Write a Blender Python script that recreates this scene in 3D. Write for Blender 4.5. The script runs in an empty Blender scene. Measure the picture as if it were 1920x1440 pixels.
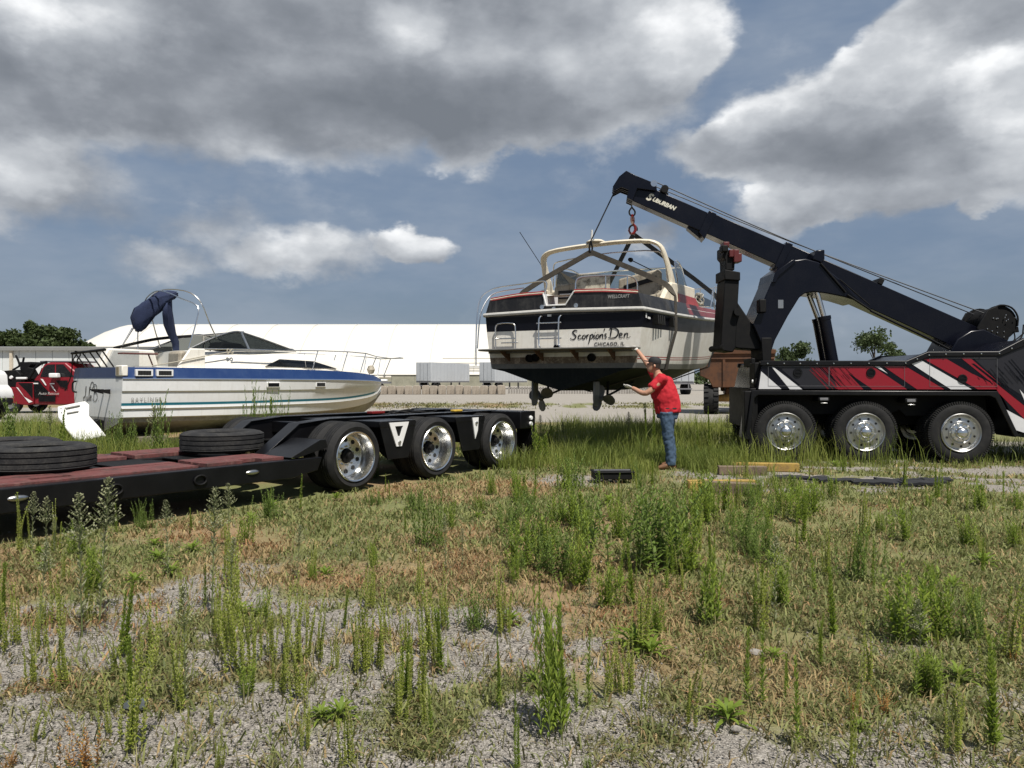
import bpy, bmesh, math, random
import numpy as np
from mathutils import Vector, Matrix
R = math.radians
rnd = random.Random(7)
SC = bpy.context.scene
COL = SC.collection

# ------------------------------------------------------------------ camera
CAM_H = 1.45
cam = bpy.data.cameras.new('camera'); camo = bpy.data.objects.new('camera', cam); COL.objects.link(camo)
cam.sensor_width = 36.0; cam.lens = 27.0; cam.clip_start = 0.05; cam.clip_end = 6000
camo.location = (0, 0, CAM_H); camo.rotation_euler = (R(90), 0, 0)
cam.shift_y = -8 / 1920
SC.camera = camo

# ------------------------------------------------------------------ sun and sky
SUN_AZ, SUN_EL = R(-62), R(60)          # azimuth measured from +X towards +Y
sun_dir = Vector((math.cos(SUN_EL) * math.cos(SUN_AZ), math.cos(SUN_EL) * math.sin(SUN_AZ), math.sin(SUN_EL)))
sl = bpy.data.lights.new('sun', 'SUN'); sl.energy = 4.8; sl.angle = R(0.6); sl.color = (1.0, .95, .87)
so = bpy.data.objects.new('sun', sl); COL.objects.link(so)
so.rotation_euler = (-sun_dir).to_track_quat('-Z', 'Y').to_euler(); so.location = (20, -10, 40)
SC.view_settings.view_transform = 'Standard'; SC.view_settings.look = 'None'
SC.view_settings.exposure = 0.34; SC.view_settings.gamma = 1.0; SC.view_settings.use_curve_mapping = False

W = bpy.data.worlds.new('World'); SC.world = W; W.use_nodes = True
NT = W.node_tree; NT.nodes.clear()
class G:                                # tiny node-graph writer
    def __init__(s, nt): s.nt = nt
    def n(s, t, **kw):
        o = s.nt.nodes.new(t)
        for k, v in kw.items():
            if k == 'i':
                for kk, vv in v.items(): s.put(o.inputs[kk], vv)
            else: setattr(o, k, v)
        return o
    def put(s, inp, v):
        if isinstance(v, bpy.types.NodeSocket): s.nt.links.new(v, inp)
        elif isinstance(v, bpy.types.Node): s.nt.links.new(v.outputs[0], inp)
        else: inp.default_value = v
    def m(s, op, a, b=None, c=None, clamp=False):
        o = s.nt.nodes.new('ShaderNodeMath'); o.operation = op; o.use_clamp = clamp
        for i, v in enumerate((a, b, c)):
            if v is not None: s.put(o.inputs[i], v)
        return o.outputs[0]
    def vm(s, op, a, b=None, out=0, scale=None):
        o = s.nt.nodes.new('ShaderNodeVectorMath'); o.operation = op
        s.put(o.inputs[0], a)
        if b is not None: s.put(o.inputs[1], b)
        if scale is not None: s.put(o.inputs['Scale'], scale)
        return o.outputs[out]
    def ramp(s, fac, stops, interp='LINEAR'):
        o = s.nt.nodes.new('ShaderNodeValToRGB'); o.color_ramp.interpolation = interp
        e = o.color_ramp.elements
        while len(e) < len(stops): e.new(.5)
        for k, (p, c) in enumerate(stops):
            e[k].position = p; e[k].color = (*c, 1) if len(c) == 3 else c
        s.put(o.inputs[0], fac); return o.outputs[0]
    def mix(s, f, a, b, bt='MIX'):
        o = s.nt.nodes.new('ShaderNodeMix'); o.data_type = 'RGBA'; o.blend_type = bt
        s.put(o.inputs[0], f); s.put(o.inputs[6], a); s.put(o.inputs[7], b); return o.outputs[2]
    def smooth(s, v, lo, hi, a=0., b=1.):
        o = s.nt.nodes.new('ShaderNodeMapRange'); o.interpolation_type = 'SMOOTHSTEP'
        for k, x in zip(('Value', 'From Min', 'From Max', 'To Min', 'To Max'), (v, lo, hi, a, b)): s.put(o.inputs[k], x)
        return o.outputs[0]
    def noise(s, vec, scale, detail=4, rough=.55, dist=0., out=0):
        o = s.nt.nodes.new('ShaderNodeTexNoise')
        s.put(o.inputs['Vector'], vec); o.inputs['Scale'].default_value = scale
        o.inputs['Detail'].default_value = detail; o.inputs['Roughness'].default_value = rough
        o.inputs['Distortion'].default_value = dist
        return o.outputs[out]
g = G(NT)
sky = g.n('ShaderNodeTexSky', sky_type='NISHITA', sun_disc=False, sun_elevation=SUN_EL, sun_rotation=math.pi / 2 - SUN_AZ,
          air_density=1.2, dust_density=2.2, ozone_density=2.0, altitude=200)
tc = g.n('ShaderNodeTexCoord'); D0 = g.vm('NORMALIZE', tc.outputs['Generated'])
sx = g.n('ShaderNodeSeparateXYZ', i={0: D0})
AZ = g.m('ARCTAN2', sx.outputs[0], sx.outputs[1]); EL = g.m('ARCSINE', sx.outputs[2])
# domain warp gives the cumulus outlines their curls
wn = g.noise(g.vm('MULTIPLY', D0, (1, 1, 1.5)), 5.0, 6, .6, 0, 1)
wv = g.vm('SUBTRACT', wn, (.5, .5, .5)); ws = g.n('ShaderNodeSeparateXYZ', i={0: wv})
AW = g.m('MULTIPLY_ADD', ws.outputs[0], .17, AZ); EW = g.m('MULTIPLY_ADD', ws.outputs[1], .13, EL)
def ae(px, py):
    a = math.atan((px - 960) / 1440); return a, math.atan((712 - py) / 1440 * math.cos(a))
def blobs(lst):
    tot = None
    for px, py, rx, ry, amp in lst:
        a0, e0 = ae(px, py); ra = rx / 1440 * math.cos(a0) ** 2; re = ry / 1440 * math.cos(a0)
        u = g.m('MULTIPLY_ADD', AW, 1 / ra, -a0 / ra); v = g.m('MULTIPLY_ADD', EW, 1 / re, -e0 / re)
        q = g.m('MULTIPLY_ADD', u, u, g.m('MULTIPLY', v, v))
        b = g.m('MULTIPLY', g.m('SUBTRACT', 1.0, q, None, True), amp)
        tot = b if tot is None else g.m('ADD', tot, b)
    return tot
cover = blobs([(560, 110, 760, 215, 1.7), (120, 80, 330, 150, 1.3), (1010, 110, 370, 185, 1.6), (1250, 40, 160, 120, 1.2),
               (-220, 180, 460, 270, 1.1), (700, -250, 900, 300, 1.5), (60, 340, 230, 130, .68), (500, 390, 250, 130, .42),
               (600, 485, 190, 50, .62), (330, 440, 190, 75, .42), (790, 475, 75, 45, 1.25), (250, 490, 160, 45, .6), (880, 290, 90, 60, .7),
               (1560, 240, 280, 115, 1.35), (1740, 190, 210, 150, 1.4), (1390, 265, 180, 65, 1.1), (1640, 355, 280, 75, 1.1), (1880, 270, 190, 150, 1.3),
               (1840, 35, 230, 75, 1.2), (2150, 90, 330, 190, 1.2), (1830, 410, 70, 30, .9), (1220, 435, 70, 34, .8), (1480, 400, 130, 50, .8)])
dark = blobs([(560, 205, 640, 105, 1.5), (900, 225, 330, 90, .9), (300, 170, 260, 110, .9), (60, 200, 260, 50, .7), (480, 80, 200, 80, .4),
              (1580, 300, 260, 65, 1.2), (1480, 390, 200, 40, .5), (1700, 400, 260, 50, .6), (700, -200, 900, 220, .7), (1860, 40, 200, 50, .6), (60, 420, 220, 70, .7), (520, 450, 240, 60, .5)])
light = blobs([(780, 35, 100, 70, 1.1), (150, 70, 170, 85, .9), (20, 20, 130, 60, .7), (1290, 45, 140, 100, 1.0), (1150, 125, 150, 60, .5), (1700, 130, 210, 70, 1.0),
               (1450, 180, 120, 70, .9), (1880, 170, 120, 90, .9), (1420, 385, 130, 35, .6), (30, 310, 130, 70, .8), (600, 462, 130, 40, .6), (790, 465, 70, 38, .9), (1890, 290, 90, 60, .6)])
DV = g.vm('MULTIPLY', D0, (1, 1, 1.7))
f1 = g.noise(DV, 5.0, 8, .55)
f2 = g.noise(g.vm('ADD', DV, (.016, -.012, .055)), 5.0, 5, .5)
big = g.noise(g.vm('MULTIPLY', D0, (1, 1, 2.2)), 1.9, 2, .5)
wide = g.m('MULTIPLY', g.smooth(big, .50, .70), g.smooth(EL, .45, .75))
dens = g.m('ADD', g.m('ADD', cover, wide), g.m('MULTIPLY_ADD', f1, 1.7, -1.05))
alpha = g.m('MULTIPLY', g.smooth(dens, -.10, .56), .97)
core = g.smooth(dens, .35, 1.5)
haze_a = g.m('MULTIPLY', g.smooth(g.noise(g.vm('MULTIPLY', D0, (1, 1, 3)), 3.0, 5, .62), .36, .72), .62)
edge = g.m('MULTIPLY', g.m('SUBTRACT', f1, f2), g.m('MULTIPLY_ADD', core, -.5, 1.9))
lum = g.m('ADD', g.m('SUBTRACT', g.m('ADD', g.m('ADD', .575, edge), g.m('MULTIPLY', light, .34)), g.m('MULTIPLY', dark, .15)), g.m('MULTIPLY', core, -.13))
lum = g.m('ADD', lum, g.m('MULTIPLY', g.smooth(EL, .0, .25, 1, 0), -.06))
cc = g.ramp(lum, [(.0, (.150, .166, .19)), (.25, (.205, .222, .25)), (.5, (.315, .335, .365)), (.75, (.48, .50, .525)), (1., (.80, .81, .82))])
skyc = g.vm('SCALE', sky.outputs[0], None, 0, .052)
hz = g.smooth(EL, -.01, .16, 1, 0)
skyc = g.mix(.75, skyc, g.mix(hz, (.155, .212, .31, 1), (.185, .238, .30, 1)))
skyc = g.mix(haze_a, skyc, (.26, .305, .37, 1))
colr = g.mix(alpha, skyc, cc)
bg = g.n('ShaderNodeBackground', i={'Color': colr, 'Strength': 1.0})
wo = g.n('ShaderNodeOutputWorld'); NT.links.new(bg.outputs[0], wo.inputs[0])
W.cycles.sampling_method = 'NONE'
SC.cycles.max_bounces = 6; SC.cycles.diffuse_bounces = 3; SC.cycles.glossy_bounces = 3; SC.cycles.transparent_max_bounces = 12
SC.cycles.use_denoising = True

# ------------------------------------------------------------------ materials
MATS = {}
def mat(name, c, rough=.5, metal=0., var=.12, vs=6., bump=0., bs=60., c2=None, coat=0., spec=.5, streak=None, streak_c=None, detail=5):
    """procedural material: base colour broken up by noise towards c2 (wear, dirt), optional bump and vertical streaks"""
    if name in MATS: return MATS[name]
    m = bpy.data.materials.new(name); m.use_nodes = True; MATS[name] = m
    q = G(m.node_tree); b = m.node_tree.nodes['Principled BSDF']
    t = q.n('ShaderNodeTexCoord').outputs['Object']
    n1 = q.noise(t, vs, detail, .6); n2 = q.noise(t, vs * 7, 3, .6)
    if c2 is None: c2 = tuple(x * .55 for x in c)
    f = q.m('MULTIPLY', q.smooth(q.m('MULTIPLY_ADD', n2, .35, q.m('MULTIPLY', n1, .65)), .42, .68), min(1, var * 3))
    col = q.mix(f, (*c, 1), (*c2, 1))
    if streak:
        sn = q.noise(q.vm('MULTIPLY', t, (9, 9, .7)), 1.6, 5, .65)
        col = q.mix(q.m('MULTIPLY', q.smooth(sn, .5, .72), streak), col, (*(streak_c or (.25, .2, .15)), 1))
    q.put(b.inputs['Base Color'], col)
    q.put(b.inputs['Roughness'], q.m('ADD', q.m('MULTIPLY_ADD', n1, .25 * (1 if rough > .2 else .5), rough - .1), 0., None, True))
    b.inputs['Metallic'].default_value = metal
    b.inputs['Specular IOR Level'].default_value = spec
    if coat: b.inputs['Coat Weight'].default_value = coat; b.inputs['Coat Roughness'].default_value = .08
    if bump:
        bn = q.n('ShaderNodeBump', i={'Strength': min(1, bump), 'Distance': .01 * max(1, bump), 'Height': q.noise(t, bs, 6, .6)})
        q.put(b.inputs['Normal'], bn)
    return m
def glass(name, tint=(.55, .6, .6), op=.35, rough=.04):
    if name in MATS: return MATS[name]
    m = bpy.data.materials.new(name); m.use_nodes = True; MATS[name] = m
    q = G(m.node_tree); nt = m.node_tree; nt.nodes.clear()
    tr = q.n('ShaderNodeBsdfTransparent', i={'Color': (*tint, 1)})
    gl = q.n('ShaderNodeBsdfPrincipled', i={'Base Color': (.03, .035, .04, 1), 'Roughness': rough})
    fr = q.n('ShaderNodeFresnel', i={'IOR': 1.5})
    mx = q.n('ShaderNodeMixShader', i={0: q.m('ADD', fr.outputs[0], op, None, True), 1: tr.outputs[0], 2: gl.outputs[0]})
    o = q.n('ShaderNodeOutputMaterial'); nt.links.new(mx.outputs[0], o.inputs[0]); return m
def leafmat(name, c, c2, vs=3., trans=.3, rough=.6):
    """foliage: colour varies per blade (vertex attribute 'tone'), a little light passes through"""
    if name in MATS: return MATS[name]
    m = bpy.data.materials.new(name); m.use_nodes = True; MATS[name] = m
    q = G(m.node_tree); nt = m.node_tree; b = nt.nodes['Principled BSDF']
    t = q.n('ShaderNodeTexCoord').outputs['Object']
    at = q.n('ShaderNodeAttribute', attribute_name='tone')
    n1 = q.noise(t, vs, 3, .6)
    f = q.m('ADD', q.m('MULTIPLY', at.outputs['Fac'], .75), q.m('MULTIPLY_ADD', n1, .8, -.28), None, True)
    col = q.mix(f, (*c, 1), (*c2, 1))
    q.put(b.inputs['Base Color'], col); b.inputs['Roughness'].default_value = rough; b.inputs['Specular IOR Level'].default_value = .3
    tl = q.n('ShaderNodeBsdfTranslucent', i={'Color': col})
    mx = q.n('ShaderNodeMixShader', i={0: trans, 1: b.outputs[0], 2: tl.outputs[0]})
    nt.links.new(mx.outputs[0], nt.nodes['Material Output'].inputs[0]); return m

# ------------------------------------------------------------------ mesh helpers
def catmull(pts, k):
    out = []
    for i in range(len(pts) - 1):
        p0 = pts[max(0, i - 1)]; p1 = pts[i]; p2 = pts[i + 1]; p3 = pts[min(len(pts) - 1, i + 2)]
        a = max((p1 - p0).length, 1e-6); b = max((p2 - p1).length, 1e-6); c = max((p3 - p2).length, 1e-6)
        m1 = (p2 - p0) * (b / (a + b)) if i else (p2 - p1); m2 = (p3 - p1) * (b / (b + c)) if i < len(pts) - 2 else (p2 - p1)
        for j in range(k):
            t = j / k; out.append((2*t**3 - 3*t**2 + 1) * p1 + (t**3 - 2*t**2 + t) * m1 + (-2*t**3 + 3*t**2) * p2 + (t**3 - t**2) * m2)
    return out + [pts[-1]]
def islands(mb):
    par = list(range(len(mb.v)))
    def fd(a):
        while par[a] != a: par[a] = par[par[a]]; a = par[a]
        return a
    for f in mb.f:
        r0 = fd(f[0])
        for q in f[1:]: par[fd(q)] = r0
    comp = {}
    for i, f in enumerate(mb.f): comp.setdefault(fd(f[0]), []).append(i)
    bb = []
    for fs in comp.values():
        P = np.array([mb.v[q] for i in fs for q in mb.f[i]]); bb.append((P.min(0) - .004, P.max(0) + .004, list(fs)))
    ch = True
    while ch:
        ch = False
        for i in range(len(bb)):
            for j in range(i + 1, len(bb)):
                if (bb[i][0] <= bb[j][1]).all() and (bb[j][0] <= bb[i][1]).all():
                    bb[i] = (np.minimum(bb[i][0], bb[j][0]), np.maximum(bb[i][1], bb[j][1]), bb[i][2] + bb[j][2]); bb.pop(j); ch = True; break
            if ch: break
    out = []
    for _, _, fs in bb:
        m = MB(); ids = {}
        for i in fs:
            f = []
            for q in mb.f[i]:
                if q not in ids: ids[q] = len(m.v); m.v.append(mb.v[q])
                f.append(ids[q])
            m.f.append(tuple(f)); m.mi.append(mb.mi[i])
        out.append(m)
    return out
class MB:
    def __init__(s): s.v = []; s.f = []; s.mi = []
    def add(s, vs, fs, mi=0):
        k = len(s.v); s.v += [tuple(p) for p in vs]
        for f in fs: s.f.append(tuple(i + k for i in f)); s.mi.append(mi)
        return s
    def box(s, x0, x1, y0, y1, z0, z1, M=None, mi=0):
        p = [(x, y, z) for z in (z0, z1) for y in (y0, y1) for x in (x0, x1)]
        if M is not None: p = [M @ Vector(q) for q in p]
        return s.add(p, [(0, 2, 3, 1), (4, 5, 7, 6), (0, 1, 5, 4), (2, 6, 7, 3), (0, 4, 6, 2), (1, 3, 7, 5)], mi)
    def prism(s, poly, a0, a1, axis='y', mi=0):
        def P(u, v, a): return {'y': (u, a, v), 'x': (a, u, v), 'z': (u, v, a)}[axis]
        n = len(poly); vs = [P(u, v, a0) for u, v in poly] + [P(u, v, a1) for u, v in poly]
        return s.add(vs, [tuple(range(n)), tuple(range(2 * n - 1, n - 1, -1))] + [(i, i + n, (i + 1) % n + n, (i + 1) % n) for i in range(n)], mi)
    def sheet(s, pts, mi=0): return s.add(pts, [tuple(range(len(pts)))], mi)
    def loft(s, rings, closed=True, caps=True, mi=None, wrap=False):
        n = len(rings[0]); vs = [p for r in rings for p in r]; k0 = len(s.v); s.v += [tuple(p) for p in vs]
        m = n if closed else n - 1
        L = len(rings)
        for r in range(L if wrap else L - 1):
            for i in range(m):
                a = r * n + i; b = r * n + (i + 1) % n; r2 = ((r + 1) % L) * n
                s.f.append((k0 + a, k0 + b, k0 + r2 + (i + 1) % n, k0 + r2 + i)); s.mi.append(mi[i] if mi else 0)
        if caps and closed and not wrap:
            s.f.append(tuple(k0 + i for i in range(n))[::-1]); s.mi.append(0)
            s.f.append(tuple(k0 + (L - 1) * n + i for i in range(n))); s.mi.append(0)
        return s
    def tube(s, pts, r, n=8, closed=False, flat=None, sm=3):
        pts = [Vector(p) for p in pts]; rings = []; up = None
        if sm and 2 < len(pts) < 16 and not closed and not isinstance(r, (list, tuple)): pts = catmull(pts, sm)
        L = len(pts)
        for i, p in enumerate(pts):
            a = pts[(i - 1) % L] if closed or i > 0 else p; b = pts[(i + 1) % L] if closed or i < L - 1 else p
            t = (b - a)
            t = t.normalized() if t.length > 1e-9 else Vector((0, 0, 1))
            if up is None:
                up = Vector((0, 0, 1)) if abs(t.z) < .9 else Vector((1, 0, 0))
            x = up.cross(t)
            if x.length < 1e-5: x = Vector((1, .1, 0)).cross(t)
            x.normalize(); y = t.cross(x); up = y
            rr = r[i] if isinstance(r, (list, tuple)) else r
            rings.append([p + x * (rr * math.cos(2 * math.pi * k / n)) + y * (rr * (flat or 1) * math.sin(2 * math.pi * k / n)) for k in range(n)])
        return s.loft(rings, True, not closed, wrap=closed)
    def lathe(s, prof, n=32, axis='y', c=(0, 0, 0), a0=0., a1=2 * math.pi, mi=None):
        full = abs(a1 - a0 - 2 * math.pi) < 1e-6; rings = []
        for k in range(n if full else n + 1):
            a = a0 + (a1 - a0) * k / n; ca, sa = math.cos(a), math.sin(a); ring = []
            for r, h in prof:
                q = {'y': (r * ca, h, r * sa), 'z': (r * ca, r * sa, h), 'x': (h, r * ca, r * sa)}[axis]
                ring.append((q[0] + c[0], q[1] + c[1], q[2] + c[2]))
            rings.append(ring)
        return s.loft(rings, False, False, mi=mi, wrap=full)
    def disc(s, c, r, axis='y', n=20, mi=0):
        vs = []
        for k in range(n):
            a = 2 * math.pi * k / n; u, v = r * math.cos(a), r * math.sin(a)
            d = {'y': (u, 0, v), 'z': (u, v, 0), 'x': (0, u, v)}[axis]; vs.append((c[0] + d[0], c[1] + d[1], c[2] + d[2]))
        return s.add(vs, [tuple(range(n))], mi)
    def cyl(s, p0, p1, r, n=12): return s.tube([p0, p1], r, n)
    def ribbon(s, pts, side, th=.012):
        """flat strap: pts centreline, side = half-width vector (or list), th thickness"""
        pts = [Vector(p) for p in pts]; rings = []
        for i, p in enumerate(pts):
            a = pts[max(0, i - 1)]; b = pts[min(len(pts) - 1, i + 1)]; t = (b - a).normalized()
            w = Vector(side[i] if isinstance(side, list) else side); nrm = t.cross(w).normalized() * th * .5
            rings.append([p - w - nrm, p + w - nrm, p + w + nrm, p - w + nrm])
        return s.loft(rings)
    def mesh(s, name, mats, smooth=True, angle=35, off=None, recalc=True):
        me = bpy.data.meshes.new(name)
        vs = s.v if off is None else [(p[0] - off[0], p[1] - off[1], p[2] - off[2]) for p in s.v]
        me.from_pydata(vs, [], s.f)
        for m in (mats if isinstance(mats, (list, tuple)) else [mats]): me.materials.append(m)
        if any(s.mi): me.polygons.foreach_set('material_index', s.mi)
        if recalc:
            bm = bmesh.new(); bm.from_mesh(me); bmesh.ops.recalc_face_normals(bm, faces=bm.faces); bm.to_mesh(me); bm.free()
        if smooth:
            me.polygons.foreach_set('use_smooth', [True] * len(me.polygons)); me.set_sharp_from_angle(angle=R(angle))
        me.update(); return me
def bevel(o, w, seg=2):
    b = o.modifiers.new('bevel', 'BEVEL'); b.width = w; b.segments = seg; b.limit_method = 'ANGLE'; b.angle_limit = R(40); return o
def tag(o, label, cat, group=None, kind=None):
    if label: o['label'] = label
    if cat: o['category'] = cat
    if group: o['group'] = group
    if kind: o['kind'] = kind
    return o
class Thing:
    """an Empty at the thing's base; parts are given in world coordinates (world=True) or in the thing's own frame with true heights"""
    def __init__(s, name, label, cat, loc, rotz=0., group=None, world=False):
        s.o = bpy.data.objects.new(name, None); COL.objects.link(s.o); s.o.empty_display_size = .2
        s.o.location = loc; s.o.rotation_euler = (0, 0, rotz); tag(s.o, label, cat, group)
        s.off = tuple(loc) if world else (0, 0, loc[2]); s.turn = None
    def part(s, name, mb, mats, parent=None, smooth=True, bev=0, label=None, kind=None, angle=35, recalc=True):
        if not kind and len(mb.f) < 900 and not any(w in name for w in ('lettering', 'boat_name', 'registry', 'hull', 'deck')):
            isl = islands(mb)                                # pieces that do not touch become parts of their own
            if len(isl) > 1: return [s._part(name, q, mats, parent, smooth, bev, label, kind, angle, recalc) for q in isl][0]
        return s._part(name, mb, mats, parent, smooth, bev, label, kind, angle, recalc)
    def _part(s, name, mb, mats, parent, smooth, bev, label, kind, angle, recalc):
        if s.turn:
            px_, py_, c_, n_ = s.turn; mb.v = [(px_ + (v[0] - px_) * c_ - (v[1] - py_) * n_, py_ + (v[0] - px_) * n_ + (v[1] - py_) * c_, v[2]) for v in mb.v]
        o = bpy.data.objects.new(name, mb.mesh(name, mats, smooth, angle, s.off, recalc)); COL.objects.link(o)
        o.parent = parent or s.o
        if bev: bevel(o, bev)
        if label: o['label'] = label
        if kind: o['kind'] = kind
        return o
    def inst(s, name, me, loc, rot=(0, 0, 0), parent=None, scale=None):
        """a part that shares mesh data; loc in the same frame as the parts (only for top parts)"""
        o = bpy.data.objects.new(name, me); COL.objects.link(o); o.parent = parent or s.o
        o.location = (loc[0] - s.off[0], loc[1] - s.off[1], loc[2] - s.off[2]) if parent is None else loc
        o.rotation_euler = rot
        if s.turn and parent is None:
            px_, py_, c_, n_ = s.turn; v = loc; o.location = (px_ + (v[0] - px_) * c_ - (v[1] - py_) * n_ - s.off[0], py_ + (v[0] - px_) * n_ + (v[1] - py_) * c_ - s.off[1], v[2] - s.off[2])
            o.rotation_euler = (rot[0], rot[1], rot[2] + math.atan2(n_, c_))
        if scale: o.scale = scale
        return o
def solo(name, mb, mats, label, cat, group=None, loc=(0, 0, 0), rot=(0, 0, 0), kind=None, smooth=True, bev=0, off=None, angle=35):
    o = bpy.data.objects.new(name, mb.mesh(name, mats, smooth, angle, off)); COL.objects.link(o)
    o.location = loc; o.rotation_euler = rot; tag(o, label, cat, group, kind)
    if bev: bevel(o, bev)
    return o
def text_mb(txt, size, shear=0., bold=0., spacing=1.0, ext=.0015, xs=1.):
    cu = bpy.data.curves.new('t', 'FONT'); cu.body = txt; cu.size = size; cu.shear = shear; cu.offset = bold
    cu.space_character = spacing; cu.extrude = ext; cu.align_x = 'LEFT'; cu.resolution_u = 3
    ob = bpy.data.objects.new('t', cu); COL.objects.link(ob)
    dg = bpy.context.evaluated_depsgraph_get(); me = bpy.data.meshes.new_from_object(ob.evaluated_get(dg))
    mb = MB(); mb.add([(v.co.x * xs, v.co.y, v.co.z) for v in me.vertices], [tuple(p.vertices) for p in me.polygons])
    bpy.data.objects.remove(ob); bpy.data.curves.remove(cu); bpy.data.meshes.remove(me); return mb
def place(mb, o, ux, uy, un):
    """map a flat drawing (x right, y up, z out) onto a plane"""
    o, ux, uy, un = Vector(o), Vector(ux), Vector(uy), Vector(un)
    mb.v = [tuple(o + ux * p[0] + uy * p[1] + un * p[2]) for p in mb.v]; return mb
def stroke(mb, pts, w0, w1=None, z=.002):
    """one pen stroke of a hand-drawn letter: flat ribbon of varying width"""
    pts = [Vector((p[0], p[1], 0)) for p in pts]; P = []
    for i in range(len(pts) - 1):       # catmull-rom
        p0 = pts[max(0, i - 1)]; p1 = pts[i]; p2 = pts[i + 1]; p3 = pts[min(len(pts) - 1, i + 2)]
        for k in range(4):
            t = k / 4; P.append(.5 * ((2 * p1) + (p2 - p0) * t + (2 * p0 - 5 * p1 + 4 * p2 - p3) * t * t + (3 * p1 - p0 - 3 * p2 + p3) * t ** 3))
    P.append(pts[-1]); n = len(P); w1 = w0 if w1 is None else w1; rings = []
    for i, p in enumerate(P):
        d = (P[min(n - 1, i + 1)] - P[max(0, i - 1)])
        d = d.normalized() if d.length > 1e-9 else Vector((1, 0, 0))
        pr = Vector((-d.y, d.x, 0)); f = i / (n - 1); w = (w0 + (w1 - w0) * f) * (.55 + .45 * math.sin(math.pi * min(1, .12 + f)))
        rings.append([(p.x - pr.x * w, p.y - pr.y * w, z), (p.x + pr.x * w, p.y + pr.y * w, z)])
    mb.loft(rings, False, False); return mb
def lerp_table(tab, n):
    """smooth interpolation of table rows (first column is the station)"""
    tab = np.array(tab, float); out = []
    for s in np.linspace(tab[0, 0], tab[-1, 0], n):
        i = min(len(tab) - 2, max(0, int(np.searchsorted(tab[:, 0], s) - 1))); t = (s - tab[i, 0]) / (tab[i + 1, 0] - tab[i, 0])
        p0 = tab[max(0, i - 1)]; p1 = tab[i]; p2 = tab[i + 1]; p3 = tab[min(len(tab) - 1, i + 2)]
        h1 = (p2 - p0) / (p2[0] - p0[0]) * (p2[0] - p1[0]); h2 = (p3 - p1) / (p3[0] - p1[0]) * (p2[0] - p1[0])
        r = (2 * t**3 - 3 * t**2 + 1) * p1 + (t**3 - 2 * t**2 + t) * h1 + (-2 * t**3 + 3 * t**2) * p2 + (t**3 - t**2) * h2
        r[0] = s; out.append(r)
    return out
# ------------------------------------------------------------------ shared materials
M_black = mat('black_paint', (.0045, .0045, .0055), .30, 0, .12, 4, c2=(.012, .012, .012), spec=.3)
M_blackmatte = mat('black_matte', (.0055, .0055, .006), .6, 0, .2, 8, c2=(.011, .0105, .0095), spec=.18)
M_navyblack = mat('navy_black_paint', (.0028, .0033, .0075), .24, 0, .12, 3, c2=(.007, .0075, .012), spec=.28)
M_rubber = mat('tyre_rubber', (.011, .011, .0115), .75, 0, .25, 9, c2=(.028, .027, .025), bump=.3, bs=80, spec=.3)
M_rubber_old = mat('old_tyre_rubber', (.018, .018, .019), .82, 0, .3, 7, c2=(.048, .046, .042), bump=.5, bs=60, spec=.3)
M_chrome = mat('chrome', (.72, .72, .71), .22, 1.0, .12, 9, c2=(.6, .58, .54))
M_alu = mat('brushed_aluminium', (.48, .48, .47), .3, 1.0, .15, 12, c2=(.45, .44, .42))
M_steel = mat('steel_tube', (.70, .70, .70), .22, 1.0, .15, 10, c2=(.5, .48, .44))
M_dark = mat('dark_recess', (.01, .01, .01), .8)
M_white = mat('white_gelcoat', (.70, .68, .63), .32, 0, .16, 3, c2=(.50, .46, .39), coat=.2, streak=.22, streak_c=(.36, .31, .24))
M_whitepaint = mat('white_paint', (.74, .74, .73), .35, 0, .1, 4, c2=(.58, .57, .54))
M_red = mat('signal_red_paint', (.235, .006, .016), .28, 0, .08, 4, c2=(.17, .005, .012), coat=.1)
M_wire = mat('wire_rope', (.03, .032, .036), .5, .3, .2)
M_lampred = mat('dull_red_paint', (.16, .014, .014), .2, 0, .05)
M_clear = mat('clear_lamp_glass', (.75, .75, .74), .15, 0, .05)

# ------------------------------------------------------------------ ground cover functions (world x, y in metres)
_h = np.random.RandomState(3).rand(64, 64)
def vnoise(x, y):
    xi = np.floor(x).astype(int); yi = np.floor(y).astype(int); fx = x - xi; fy = y - yi
    fx = fx * fx * (3 - 2 * fx); fy = fy * fy * (3 - 2 * fy); a = _h[xi % 64, yi % 64]; b = _h[(xi + 1) % 64, yi % 64]
    c = _h[xi % 64, (yi + 1) % 64]; d = _h[(xi + 1) % 64, (yi + 1) % 64]
    return (a * (1 - fx) + b * fx) * (1 - fy) + (c * (1 - fx) + d * fx) * fy
def fbm(x, y, o=4):
    t = 0; a = .5; s = 0
    for k in range(o): t = t + a * vnoise(x * 2**k + 17 * k, y * 2**k + 31 * k); s += a; a *= .5
    return t / s
def sst(v, lo, hi): t = np.clip((v - lo) / (hi - lo), 0, 1); return t * t * (3 - 2 * t)
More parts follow.
